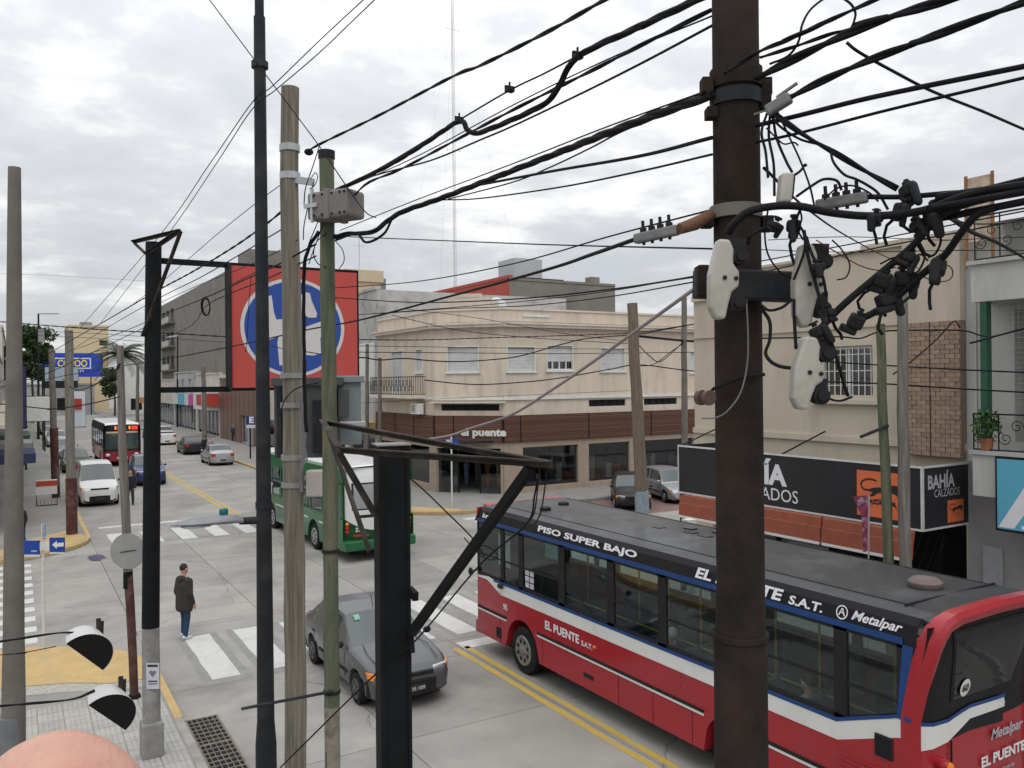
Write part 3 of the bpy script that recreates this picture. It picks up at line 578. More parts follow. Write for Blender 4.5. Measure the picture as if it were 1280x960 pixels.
for k in range(9): a = 4.62 + k * .17; fb.part('bar', m_white, w, a - .009, a + .009, 5.43, 6.70, -.02, .0)
for z in (5.75, 6.1, 6.5): fb.part('cross_bar', m_white, w, 4.55, 6.05, z, z + .018, -.03, -.021)
fb.part('mullion', m_white, w, 5.27, 5.33, 5.45, 6.68, -.15, -.1)
w = fb.frame('window', m_white, bb, 1.2, 2.2, 5.2, 7.4, .07, -.18, -.05); fb.part('pane', m_winp, w, 1.25, 2.15, 5.25, 7.35, -.16, -.14); fb.part('room', m_in, w, 1.2, 2.2, 5.2, 7.4, -.5, -.45)
for k in range(5): fb.part('lattice_bar', m_white, w, 1.3 + k * .19, 1.32 + k * .19, 5.25, 7.3, -.02, .0)
# brick tiled bay: each tile its own piece
fb.part('tile_backing', m_mort, bb, 6.95, 8.29, 4.2, 7.15, .002, .20)
tb = MB(); fz = MB(); fz.box(0, .205, 0, .026, 0, .094); tme = fz.mesh('tile', m_brick)
for r in range(29):
    z = 4.21 + r * .1015; off = (r % 2) * .11
    a = 6.955 - off
    while a < 8.28:
        s0 = max(a, 6.955); s1 = min(a + .21, 8.285)
        if s1 - s0 > .03:
            o = piece('tile', tme, bb, tuple(fb.p(s0, z, .201))); o.rotation_euler = (0, 0, math.atan2(fb.d.y, fb.d.x)); o.scale = ((s1 - s0) / .209, -random.uniform(.5, 1.2), 1)
        a += .222
fb.part('bay_top', m_beige, bb, 6.95, 8.29, 7.15, 8.94, .002, .21); fb.part('bay_corner', m_blk, bb, 7.6, 7.615, 4.2, 7.15, .232, .236)
b = MB()
for k in range(12): a = 2.2 + k * .3; fb.box(b, a, a + .02, 8.4, 8.93, -.6, -.57)
b.build('roof_railing', m_white, bb)
# shop entrance below
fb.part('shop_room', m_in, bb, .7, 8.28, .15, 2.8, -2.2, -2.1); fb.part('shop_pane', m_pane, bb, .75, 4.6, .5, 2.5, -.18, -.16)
b = MB()
for k in range(13):
    a = 5.0 + k * .2
    for sgn in (1, -1): fb_a = a + (.0 if sgn > 0 else .9); b.cyl(fb.p(min(max(a, 4.9), 7.7), .3, -.1), fb.p(min(max(a + sgn * .8, 4.9), 7.7), 2.45, -.1), .012, n=4)
b.build('folding_gate', m_blk, bb)
fix_children(bb)
sg = thing('shop_sign', 'long black box sign with white lettering and orange panel above the red bus', 'sign', (15.8, 13.8, 2.8))
m_sgn = mat('sign_black', (.022, .023, .026), .45, var=.15, scale=1.5); m_edge = mat('sign_edge', (.62, .62, .62), .5, .3); m_orange = mat('sign_orange', (.62, .145, .055), .6, var=.06)
m_lett = mat('letter_white', (.66, .66, .68), .5, var=.04); m_lett2 = mat('letter_grey', (.38, .38, .42), .5, var=.05)
fs_, fe = Face((15.8, 17.37), (15.8, 10.15)), Face((15.8, 10.15), (17.42, 10.15))
b = MB(); b.box(15.8, 15.84, 10.15, 17.37, 2.81, 4.12); b.box(15.84, 17.42, 10.15, 10.19, 2.81, 4.12); b.box(15.84, 17.42, 17.33, 17.37, 2.81, 4.12); b.build('panel', m_sgn, sg)
b = MB()
for f in (fs_, fe): f.box(b, 0, f.L, 4.08, 4.125, .001, .02); f.box(b, 0, f.L, 2.80, 2.84, .001, .02); f.box(b, f.L - .03 if f is fs_ else 0, f.L if f is fs_ else .03, 2.84, 4.08, .001, .02)
fs_.box(b, 0, .03, 2.84, 4.08, .001, .02); b.build('edge_trim', m_edge, sg)
for yy in (17.3, 13.8): b = MB(); b.bar((15.82, yy, 4.1), (17.45, yy, 4.6), .03); b.build('stay', m_blk, sg)
fs_.text('BAHÍA', m_lett, sg, 1.66, 3.78, 3.35, 3.99, .006, .045); fs_.text('CALZADOS', m_lett, sg, 1.95, 4.10, 2.98, 3.28, .006, .0)
fe.text('BAHÍA', m_lett2, sg, .18, 1.12, 3.64, 4.0, .006, .03); fe.text('CALZADOS', m_lett2, sg, .4, 1.3, 3.46, 3.62, .006, .0)
def cat_panel(f, a0, a1, z0, z1, word):
    p = f.part('logo_panel', m_orange, sg, a0, a1, z0, z1, .001, .012); w, h = a1 - a0, z1 - z0; b = MB()
    # a leaping big cat drawn as one outline
    ol = [(.10, .66), (.16, .60), (.26, .60), (.34, .64), (.45, .66), (.56, .67), (.66, .70), (.76, .74), (.86, .73), (.93, .68), (.95, .62), (.90, .58), (.86, .60), (.88, .52), (.92, .44), (.87, .43), (.82, .53), (.72, .57), (.60, .56), (.50, .55), (.42, .52), (.36, .46), (.28, .44), (.22, .45), (.30, .49), (.33, .54), (.24, .56), (.15, .56), (.09, .62), (.07, .70), (.11, .78), (.22, .84), (.36, .84), (.44, .80), (.42, .78), (.34, .80), (.22, .80), (.13, .75)]
    b.face([f.p(a0 + x * w, z0 + z * h, .016) for x, z in ol]); b.build('cat_figure', m_sgn, p)
    # arch under it
    b = MB()
    for r, t in ((.36, .02), (.27, .012)):
        pts = [(.5 + r * math.cos(a), .12 + r * .8 * math.sin(a)) for a in (math.pi * (.08 + .84 * i / 12) for i in range(13))]
        for i in range(12): (x0, y0), (x1, y1) = pts[i], pts[i + 1]; b.face([f.p(a0 + x0 * w, z0 + y0 * h, .016), f.p(a0 + x1 * w, z0 + y1 * h, .016), f.p(a0 + x1 * w, z0 + (y1 - t) * h, .016), f.p(a0 + x0 * w, z0 + (y0 - t) * h, .016)])
    b.build('arch', m_sgn, p)
    if word: f.text(word, m_sgn, p, a0 + .17 * w, a0 + .83 * w, z0 + .25 * h, z0 + .38 * h, .017, .04)
cat_panel(fs_, 5.70, 6.86, 2.95, 3.93, 'JAGUAR'); cat_panel(fe, .86, 1.42, 2.90, 3.36, '')
fix_children(sg)
aw = thing('awning', 'rolled brick red awning with pale fringe below the black shoe shop sign', 'awning', (15.4, 13.8, 2.3)); m_awn = mat('awning_cloth', (.26, .075, .045), .75, var=.12, scale=4)
for y0, y1 in ((10.3, 12.5), (12.55, 14.75), (14.8, 17.2)):
    b = MB(); b.prism([(15.76, 2.79), (15.70, 2.76), (15.68, 2.56), (15.66, 2.55), (15.64, 2.22), (15.68, 2.22), (15.72, 2.54), (15.78, 2.77)], lambda x, z, d: (x, d, z), y0, y1); b.build('cloth', m_awn, aw); boxpart('fringe', m_white, aw, 15.632, 15.662, y0 + .01, y1 - .01, 2.16, 2.222)
for y in (10.5, 17.1): b = MB(); b.box(15.7, 15.82, y, y + .12, .13, 2.79); b.build('post', m_blk, aw)
fix_children(aw)
# --- white building with balconies at the right edge
wb = thing('balcony_building', 'weathered white building with green framed mesh balcony at the right edge', 'building', (XB, 8, 0)); m_old = mat('old_white_wall', (.43, .425, .40), .85, stretch=(1.6, 1.6, .45), var=.08, scale=1.5, dark=(.26, .25, .235), dscale=.8, damt=.8); m_greyw = mat('grey_wall', (.27, .27, .265), .85, var=.1, scale=1.5, dark=(.16, .16, .155), damt=.5)
m_grn = mat('green_frame', (.025, .085, .055), .55, var=.15)
fw = Face((XB - .04, 10.19), (XB - .04, -6)); b = MB(); fw.wall(b, 4.15, 9.15, [(1.0, 8, 4.6, 7.3), (.75, 15, 8.25, 9.15)], 1.2); b.build('upper_wall', m_old, wb)
b = MB(); fw.wall(b, .13, 4.15, [(1.15, 3.2, .15, 2.75)], .3); b.build('lower_wall', m_greyw, wb)
fw.part('back_wall', m_old, wb, .9, 8.2, 4.5, 7.4, -1.25, -1.2); fw.part('back_wall', m_pale, wb, .9, 16, 8.2, 10.4, -3.2, -3.0); fw.part('door', m_in, wb, 1.15, 3.2, .15, 2.75, -.4, -.3); fw.part('gate_panel', m_greyw, wb, 1.75, 2.3, .2, 2.3, -.28, -.2)
fw.part('side_window', m_blk, wb, 2.7, 3.6, 4.9, 7.0, -1.19, -1.15)
for z, o in ((4.15, .75), (7.45, .75)): fw.part('balcony_slab', m_old, wb, .55, 9, z, z + .22, .002, o); fw.part('balcony_front', m_old, wb, .55, 9, z + (.22 if z > 5 else -.62), z + (.75 if z > 5 else 0), o - .12, o)
fw.part('balcony_lip', m_conc2, wb, .5, 9, 8.2, 8.28, .55, .83); fw.part('balcony_lip', m_conc2, wb, .5, 9, 4.37, 4.45, .58, .80)
for a in (.72, 1.55, 3.2, 5): fw.part('green_post', m_grn, wb, a, a + (.13 if a < 1 else .08), 4.45, 7.44, .56 if a < 1 else .55, .74 if a < 1 else .64)
b = MB()
for k in range(44): a = 1.0 + k * .1; b.cyl(fw.p(a, 4.9, .6), fw.p(a, 7.44, .6), .004, n=3)
for k in range(26): z = 4.9 + k * .1; b.cyl(fw.p(.95, z, .6), fw.p(5.4, z, .6), .004, n=3)
tag(b.build('wire_mesh', m_gal, wb), kind='stuff')
def scroll_rail(z0, z1, a0, a1, o, m, parent):
    b = MB(); fw.box(b, a0, a1, z1 - .03, z1, o - .02, o + .02); fw.box(b, a0, a1, z0, z0 + .025, o - .015, o + .015); a = a0
    while a < a1:
        fw.box(b, a, a + .02, z0, z1, o - .01, o + .01)
        for sg_ in (1, -1):
            c = fw.p(a + .25 + .11 * sg_, (z0 + z1) / 2 + .12 * sg_, o); pts = []
            for i in range(18): t = i * .5; r_ = .13 * (1 - i / 22); pts.append(c + fw.d * r_ * math.cos(t) * sg_ + Vector((0, 0, r_ * math.sin(t) * sg_)))
            b.tube(pts, .009, 4)
        a += .5
    b.build('scroll_railing', m, parent)
scroll_rail(8.3, 9.2, .6, 6, .7, m_blk, wb); scroll_rail(4.46, 5.2, .55, 6, .72, m_blk, wb)
fw.part('letter_box', m_gal, wb, .35, .75, 1.2, 2.4, .002, .06); fw.part('conduit', m_old, wb, .2, .24, 4.2, 9.5, .0, .04)
fix_children(wb)
bs = thing('blue_sign', 'light blue box sign with a white diagonal stripe at the right edge', 'sign', (16.9, 9, 3)); fq = Face((16.62, 9.14), (16.62, 6.0))
m_sky = mat('sign_blue', (.10, .36, .50), .5, var=.03); b = MB(); b.box(16.62, 17.45, 6.0, 9.14, 2.90, 4.37); b.build('box', m_blk, bs); fq.part('panel', m_sky, bs, .04, 3.1, 2.95, 4.32, .001, .01)
b = MB(); b.face([fq.p(a, z, .014) for a, z in ((.06, 2.98), (.36, 2.98), (1.2, 4.3), (.86, 4.3))]); b.face([fq.p(a, z, .014) for a, z in ((.5, 2.98), (1.5, 2.98), (1.5, 3.06), (.5, 3.06))]); b.build('stripe', m_lett, bs); fix_children(bs)
rs = thing('rooftop_sign', 'old orange and white sign panel on the roof railing at the right edge', 'sign', (17.0, 9.9, 9)); b = MB(); b.box(17.2, 17.26, 9.45, 10.0, 8.75, 10.1); b.build('panel', mat('faded_panel', (.45, .36, .28), .8, var=.3, scale=6), rs); boxpart('post', mat('rusty_orange', (.26, .13, .06), .85, var=.2), rs, 17.17, 17.2, 9.42, 9.48, 8.2, 10.15); boxpart('post', MATS['rusty_orange'], rs, 17.17, 17.2, 9.97, 10.03, 8.2, 10.15); fix_children(rs)
pp = thing('potted_plant', 'leafy green plant growing through the lower balcony railing at the right edge', 'plant', tuple(fw.p(.8, 4.45, .68)))
m_leaf = mat('plant_leaf', (.05, .10, .03), .6, var=.35, scale=20)
def leaves(c, rx, ry, rz, n, size, seed):
    rr = random.Random(seed); b = MB()
    for _ in range(n):
        while True:
            p = Vector((rr.uniform(-1, 1), rr.uniform(-1, 1), rr.uniform(-1, 1)))
            if p.length < 1: break
        p = Vector((c[0] + p.x * rx, c[1] + p.y * ry, c[2] + p.z * rz)); a = Vector((rr.gauss(0, 1), rr.gauss(0, 1), rr.gauss(0, 1))).normalized(); d = a.cross(Vector((rr.gauss(0, 1), rr.gauss(0, 1), rr.gauss(0, 1)))).normalized(); s_ = size * rr.uniform(.6, 1.3)
        b.face([p - a * s_, p + d * s_ * .4, p + a * s_, p - d * s_ * .4])
    return b
leaves((0, 0, .5), .28, .28, .35, 260, .07, 1).build('foliage', m_leaf, pp, fix=False); b = MB(); b.lathe([(.10, .0), (.13, .24)], (0, 0, .01)); b.build('pot', mat('terracotta', (.3, .12, .06), .8), pp)
for k, a in enumerate((2.0, 3.2)):
    o = thing('potted_plant', ('dark shrub behind the middle of the lower balcony railing', 'dark shrub at the far end of the lower balcony railing')[k], 'plant', tuple(fw.p(a, 4.45, .4))); leaves((0, 0, .6), .35, .4, .45, 260, .07, 5 + k).build('foliage', m_leaf, o, fix=False); b = MB(); b.lathe([(.12, .0), (.16, .28)], (0, 0, .01)); b.build('pot', MATS['terracotta'], o)

# --- far end of the street
def far_box(name, label, cat, x0, x1, y0, y1, z0, z1, m, extra=None):
    o = thing(name, label, cat, ((x0 + x1) / 2, y0, 0)); boxpart('wall', m, o, x0, x1, y0, y1, z0, z1); boxpart('parapet_cap', m, o, x0 - .2, x1 + .2, y0 - .2, y1, z1, z1 + .35)
    if extra: extra(o)
    fix_children(o); return o
def fwin(rows):
    def g(o):
        for (x0, x1, z0, z1, y, m) in rows: boxpart('window', m, o, x0, x1, y - .06, y - .01, z0, z1)
    return g
A = PU(86, 408, 205); B_ = PU(136, 470, 205)
far_box('far_building', 'sand coloured building standing far behind the blue billboard', 'building', A.x, B_.x, 205, 220, 0, A.z, mat('far_sand', (.55, .45, .29), .85, var=.05), fwin([(A.x + 2.2, A.x + 4.4, A.z - 9, A.z - 6.6, 205, m_blk), (A.x + 6, A.x + 7.5, A.z - 4, A.z - 3, 205, m_blk)]))
q0, q1 = PU(101, 404, 204), PU(116, 412, 204); tag(boxpart('roof_shed', mat('grey_shed', (.22, .24, .26), .7), None, q0.x, q1.x, 206, 209, A.z + .36, q0.z + .4), 'small grey shed on the roof of the far sand coloured building', 'shed')
A, B_ = PU(156, 444, 178), PU(187, 500, 178)
far_box('far_building', 'white walled low building left of the tall black pole in the distance', 'building', A.x, B_.x + 6, 178, 190, 0, A.z, m_white, fwin([(A.x + 1, A.x + 3, 1, 3.2, 178, m_blk), (A.x + 4, A.x + 6, 1, 3.2, 178, m_blk)]))
far_box('far_building', 'grey low building under the blue billboard', 'building', -2, 14, 188, 200, 0, 6.0, m_conc2, fwin([(k * 2.6 - .5, k * 2.6 + 1.2, 1, 3.4, 188, m_blk) for k in range(5)]))
A, B_ = PU(51, 441, 182), PU(129, 471, 182)
bl = thing('blue_billboard', 'big blue billboard with yellow letters at the far end of the street', 'billboard', (A.x, 182, 0)); m_bb = mat('billboard_blue', (.025, .06, .42), .5, var=.04)
boxpart('panel', m_bb, bl, A.x, B_.x, 182, 182.3, B_.z, A.z)
for t in (.2, .5, .8): boxpart('post', m_blk, bl, A.x + t * (B_.x - A.x) - .1, A.x + t * (B_.x - A.x) + .1, 182.31, 182.5, .1, B_.z + 2)
fB = Face((A.x, 182), (B_.x, 182)); wB, hB = B_.x - A.x, A.z - B_.z; m_by = mat('letter_yellow', (.72, .60, .15), .6)
fB.text('COPOO', m_by, bl, wB * .26, wB * .74, B_.z + hB * .42, B_.z + hB * .72, .03, .03); fB.text('a o', m_lett, bl, wB * .52, wB * .68, B_.z + hB * .18, B_.z + hB * .30, .03)
fB.frame('outline', m_lett, bl, wB * .2, wB * .8, B_.z + hB * .34, B_.z + hB * .8, .22, .005, .02); fix_children(bl)
# left row beyond the cross street (mostly hidden behind the leftmost pole)
XL = -.95
def left_building(label, y0, y1, h, m, wins):
    o = thing('row_building', label, 'building', (XL, y0, 0)); f = Face((XL, y0), (XL, y1)); b = MB(); f.wall(b, .13, h, wins, .3); b.face([(XL, y0, .1), (XL - 14, y0, .1), (XL - 14, y0, h), (XL, y0, h)]); b.face([(XL, y0, h - .1), (XL - 14, y0, h - .1), (XL - 14, y1, h - .1), (XL, y1, h - .1)]); b.build('wall', m, o); f.part('parapet_cap', m, o, 0, f.L, h, h + .2, -.3, .12)
    for w in wins: q = f.part('window', m_winp, o, w[0] + .04, w[1] - .04, w[2] + .04, w[3] - .04, -.24, -.22); f.part('room', m_in, q, w[0], w[1], w[2], w[3], -.7, -.65)
    return o, f
for k, (lb, y0, y1, h, m) in enumerate((('cream building at the far left corner behind the leftmost pole', 37.5, 58, 10.5, m_sand), ('grey building second in the far left row', 58, 92, 8.0, m_conc2), ('pale low building last in the far left row', 92, 165, 11.5, m_pale))):
    wins = [(1 + 3.4 * i, 3.4 + 3.4 * i, .3, 2.6) for i in range(int((y1 - y0) / 3.4) - 1)] + [(1.4 + 3.4 * i, 2.9 + 3.4 * i, 4.6, 6.6) for i in range(int((y1 - y0) / 3.4) - 1)]
    o, f = left_building(lb, y0, y1, h, m, wins); f.part('balcony_slab', m_trim, o, 2, f.L - 2, 4.2, 4.36, .001, .9)
    b = MB(); f.box(b, 2, f.L - 2, 5.2, 5.24, .84, .88)
    for i in range(int((f.L - 4) / .35)): f.box(b, 2 + i * .35, 2.03 + i * .35, 4.36, 5.2, .85, .87)
    b.build('balcony_railing', m_blk, o)
    for i in range(3): a = 2 + i * (f.L - 6) / 2; f.part('awning', (MATS['sign_purple'] if 'sign_purple' in MATS else mat('awning_navy', (.03, .04, .09), .8), m_greyw, mat('awning_green', (.05, .09, .07), .8))[(i + k) % 3], o, a, a + 3.6, 2.75, 3.15, .002, 1.7)
    fix_children(o)
# signs and awnings on the left pavement
def left_sign(name, label, px0, px1, py0, py1, u, th, m, post=True):
    a, c = PU(px0, py0, u), PU(px1, py1, u); o = thing(name, label, 'sign', ((a.x + c.x) / 2, u, 0)); boxpart('panel', m, o, a.x, c.x, u, u + th, c.z, a.z)
    boxpart('frame', m_blk, o, a.x - .03, c.x + .03, u - .001 + th * .3, u + th * .7, c.z - .06, a.z + .06)
    if post: boxpart('post', m_blk, o, a.x - .12, a.x + .0, u + th * .3, u + th * .7, .13, a.z)
    fix_children(o)
left_sign('banner_sign', 'tall dark purple sign panel beside the leftmost grey pole', 18, 33, 458, 535, 58, .2, mat('sign_purple', (.045, .04, .12), .6))
left_sign('panel_sign', 'white box sign over the left pavement beside the purple panel', 33, 63, 496, 526, 66, 1.6, m_white)
left_sign('panel_sign', 'pale grey see-through sign panel in front of the blue billboard', 56, 98, 459, 476, 84, .15, mat('pale_panel', (.32, .40, .46), .5))
left_sign('panel_sign', 'black sign with white letters under the pale grey panel on the left', 54, 97, 476, 484, 86, .3, m_sgn)
left_sign('banner_sign', 'white upright banner with red mark behind the left wooden pole', 92, 107, 489, 533, 88, .1, mat('banner_white', (.60, .64, .70), .7), False)
q = PU(97, 505, 87.95); tag(boxpart('banner_mark', MATS['red_panel'], None, q.x - .35, q.x + .35, 87.9, 87.93, q.z - .5, q.z + .5), 'red square mark on the white upright banner on the left', 'sign')
# trees
def tree(label, x, y, h, r, n, seed, size=.45, trunk=.22):
    o = thing('tree', label, 'tree', (x, y, .1)); b = MB(); b.tube([(0, 0, 0), (.1, .05, h * .3), (-.1, 0, h * .6)], [trunk, trunk * .8, trunk * .5], 8); rr = random.Random(seed)
    for k in range(5): a = rr.uniform(0, 6.28); b.tube([(-.05, 0, h * .45), (math.cos(a) * r * .5, math.sin(a) * r * .5, h * .75)], [trunk * .45, .04], 5)
    b.build('trunk', mat('bark', (.09, .07, .055), .95, var=.3, scale=10), o); allb = MB()
    for k in range(14):
        a = rr.uniform(0, 6.28); rad = r * rr.uniform(.2, .75); rad *= 1.25; c = (math.cos(a) * rad, math.sin(a) * rad, h * rr.uniform(.5, .97)); sc_ = rr.uniform(.22, .42); q = leaves(c, r * sc_, r * sc_, r * sc_ * .8, n // 16, size * .8, seed * 31 + k); allb.faces(q.v, q.f)
    allb.build('crown', mat('tree_leaf', (.045, .075, .03), .7, var=.4, scale=2), o, fix=False)
A = PU(25, 440, 110); tree('dark green tree behind the leftmost grey pole above the signs', A.x, 110, 12.6, 2.8, 3600, 3)
A = PU(40, 470, 150); tree('smaller dark tree between the street lamp and the blue billboard', A.x, 150, 14.5, 3.4, 2600, 5)
A = PU(143, 480, 172); tree('bushy dark tree under the distant palm', A.x, 172, 8.5, 3.2, 2600, 8)
def palm(label, x, y, h, seed):
    o = thing('palm_tree', label, 'palm tree', (x, y, .1)); b = MB(); b.tube([(0, 0, 0), (.1, 0, h * .5), (0, 0, h)], [.4, .33, .36], 10); b.build('trunk', MATS['bark'], o); rr = random.Random(seed); b = MB()
    for k in range(95):
        a = rr.uniform(0, 6.28); el = rr.uniform(-.5, 1.3); L = rr.uniform(3.8, 5.6); d = Vector((math.cos(a), math.sin(a), 0)); p = []
        for i in range(8): t = i / 7; p.append(Vector((0, 0, h)) + d * L * t * math.cos(el * (1 - t * .3)) + Vector((0, 0, L * t * math.sin(el) - 2.6 * t * t)))
        sd = Vector((-d.y, d.x, 0))
        for i in range(7):
            for q in range(3):
                c = p[i].lerp(p[i + 1], q / 3); ln = .95 * (1 - abs(i / 7 - .4))
                for sg_ in (1, -1): e_ = c + sd * sg_ * ln + d * .35 + Vector((0, 0, -.35)); b.face([c, c + d * .13, e_])
    b.build('crown', mat('palm_leaf', (.05, .07, .03), .6, var=.3, scale=3), o, fix=False)
A = PU(151, 470, 164); palm('palm tree in the distance left of the tall black pole', A.x, 164, 11.4, 2)
# ------------------------------------------------------------------ vehicles
m_tyre = mat('tyre_rubber', (.018, .018, .019), .9, var=.2, scale=8, spec=.15)
m_rim = mat('alloy_rim', (.42, .42, .43), .35, .7, var=.1)
m_rimd = mat('dark_rim', (.10, .10, .105), .5, .5, var=.1)
m_plas = mat('black_plastic', (.018, .018, .02), .65, var=.15, spec=.18)
m_cglass = mat('car_glass', (.05, .065, .068), .05, 0, var=0, spec=.8)
m_lens = mat('clear_lens', (.55, .57, .6), .1, .2, var=.1, scale=20, spec=.8)
m_amber = mat('amber_lens', (.75, .24, .03), .25, var=.1)
m_redl = mat('red_lens', (.45, .025, .02), .2, var=.1)
m_chrome = mat('chrome', (.6, .6, .62), .2, .9, var=.05)
m_plate = mat('plate_black', (.03, .03, .03), .5); m_platew = mat('plate_white', (.6, .6, .58), .5)
def paint(name, c, metal=.0): return mat('paint_' + name, c, .32, metal, var=.02, scale=.7, coat=.18 if max(c) < .1 else .4)
def wheel(parent, x, y, r, w, side, rim=None, spokes=5):
    """axis along x; side = -1 left, +1 right"""
    wh = MB(); n = 28
    wh.lathe([(r * .62, -w / 2), (r * .93, -w / 2), (r, -w * .36), (r, w * .36), (r * .93, w / 2), (r * .62, w / 2)], (x, y, r), 'x', n); t = wh.build('wheel', m_tyre, parent, smooth=True)
    b = MB(); xo = x + side * (w * .5 + .004)
    b.lathe([(r * .64, 0), (r * .60, side * .014), (r * .53, side * .004), (r * .2, side * .012), (r * .12, side * .035), (r * .05, side * .037)], (xo, y, r), 'x', 24)
    b.build('rim', rim or m_rim, t, smooth=True)
    s = MB()
    for k in range(spokes):
        a = 2 * math.pi * (k + .5) / spokes; c, sn = math.cos(a), math.sin(a); s.cyl((xo + side * .006, y + c * r * .40, r + sn * r * .40), (xo + side * .013, y + c * r * .40, r + sn * r * .40), r * .095, n=8)
    s.build('hub_hole', m_plas, t)
def lerp(a, b, t): return a + (b - a) * t
def prof(pts, x):
    for i in range(len(pts) - 1):
        if pts[i][0] <= x <= pts[i + 1][0]:
            t = (x - pts[i][0]) / max(1e-6, pts[i + 1][0] - pts[i][0]); return lerp(pts[i][1], pts[i + 1][1], t)
    return pts[0][1] if x < pts[0][0] else pts[-1][1]
def car(name, label, cat, loc, heading, c, L=4.2, W=1.68, H=1.42, belt=.92, hood=.86, tail=.95, xw=.62, xw1=.96, xr0=.0, xr1=.0, wr=.29, fa=.80, ra=.80, style='sedan', plate=1, rim=None, metal=0.0, group=None, trim=None, tl=m_redl, dark_low=False, sticker=False, winm=None):
    """local: y forward, 0 at rear bumper, L at front. cabin: rear glass from yr0 (belt) to yr1 (roof), windscreen from yw1 (roof) to yw (belt)"""
    o = thing(name, label, cat, loc, heading, group); body = paint(name + label[:18].replace(' ', '_'), c, metal); wg = winm or m_cglass
    yw, yw1, yr1, yr0 = xw * L, xw1 * L, xr1 * L, xr0 * L       # windscreen base, windscreen top, rear glass top, rear glass base
    top = [(0, tail - .22), (.03, tail - .10), (.10, tail - .01), (max(yr0, .11), tail), (yr1, H - .035), ((yr1 + yw1) / 2, H), (yw1, H - .05), (yw, hood + .045), (L - .55, hood - .07), (L - .18, hood - .17), (L - .05, hood - .24), (L, hood - .34)]
    wid = [(0, .80), (.06, .90), (.3, .97), (.9, 1.0), (L - 1.1, 1.0), (L - .45, .965), (L - .12, .87), (L, .74)]
    ya, yf = ra, L - fa
    N = 96; ys = sorted(set([0, .02, .06] + [L * i / N for i in range(N + 1)] + [L - .02, L - .06, yw, yw1, yr0, yr1]))
    mbs = {k: MB() for k in ('body', 'windscreen', 'rear_window', 'side_window-1', 'side_window1')}
    rings = []
    for y in ys:
        w = W / 2 * prof(wid, y); zt = prof(top, y); zb = .20 + (.10 if y < .12 or y > L - .15 else 0)
        for ax in (ya, yf):
            d = abs(y - ax); R_ = wr + .055
            if d < R_: zb = max(zb, wr + math.sqrt(R_ * R_ - d * d))
        zs = min(prof([(0, belt), (L * .35, belt), (yw, belt - .03), (L, belt - .2)], y), zt - .03); h = max(0, min(1, (zt - zs) / (H - belt)))
        wt = lerp(.90 * w, W * .375, h); zm = max(zb + .02, min(.56, zs - .1))
        rings.append((y, [(0, zb), (.82 * w, zb), (.965 * w, min(zb + .06, zm)), (w, zm), (.992 * w, max(zm, zs - .10)), (.955 * w, zs), (lerp(.945 * w, wt, .06), zs + .04 * h + .004), (lerp(.94 * w, wt, .86), lerp(zs, zt, .90)), (wt * .985, zt), (wt * .62, zt + .022), (0, zt + .035)]))
    sw = []
    if style == 'van': sw = [(yr1 + .1, (yr1 + yw1) / 2 - .05), ((yr1 + yw1) / 2 + .05, yw1 + .12)]
    else:
        mid = (yr1 + yw1) / 2 - .05; sw = [(yr0 + .42, mid - .05), (mid + .05, yw - .30)]
    for i in range(len(rings) - 1):
        y0, r0 = rings[i]; y1, r1 = rings[i + 1]; ym = (y0 + y1) / 2
        for s in (-1, 1):
            for k in range(10):
                key = 'body'
                if k in (8, 9) and yw1 + .02 < ym < yw - .04: key = 'windscreen'
                elif k in (8, 9) and yr0 + .06 < ym < yr1 - .02: key = 'rear_window'
                elif k == 6 and any(a < ym < b_ for a, b_ in sw) and prof(top, ym) > belt + .12: key = 'side_window%d' % s
                q = [(s * r0[k][0], y0, r0[k][1]), (s * r1[k][0], y1, r1[k][1]), (s * r1[k + 1][0], y1, r1[k + 1][1]), (s * r0[k + 1][0], y0, r0[k + 1][1])]
                mbs[key].face(q)
    for (y, r) in (rings[0], rings[-1]): mbs['body'].face([(x, y, z) for x, z in r] + [(-x, y, z) for x, z in r[::-1]][1:-1])
    def weld(mb, nm, m, par):
        ob = mb.build(nm, m, par); bm = bmesh.new(); bm.from_mesh(ob.data); bmesh.ops.remove_doubles(bm, verts=bm.verts, dist=.0008); bmesh.ops.recalc_face_normals(bm, faces=bm.faces); bm.to_mesh(ob.data); bm.free()
        ob.data.polygons.foreach_set('use_smooth', [True] * len(ob.data.polygons)); ob.data.set_sharp_from_angle(angle=math.radians(34)); return ob
    bo = weld(mbs['body'], 'body', body, o); weld(mbs['windscreen'], 'windscreen', wg, o); weld(mbs['rear_window'], 'rear_window', wg, o)
    for s in (-1, 1):
        if mbs['side_window%d' % s].f: weld(mbs['side_window%d' % s], 'side_window', wg, o)
    boxpart('underside', m_plas, o, -W * .36, W * .36, .2, L - .25, .13, .34)  # box hangs extra low, shaped to deepen the shade under the car
    for s in (-1, 1):
        for ax in (ya, yf): wheel(o, s * (W / 2 - .115), ax, wr, .20, s, rim)
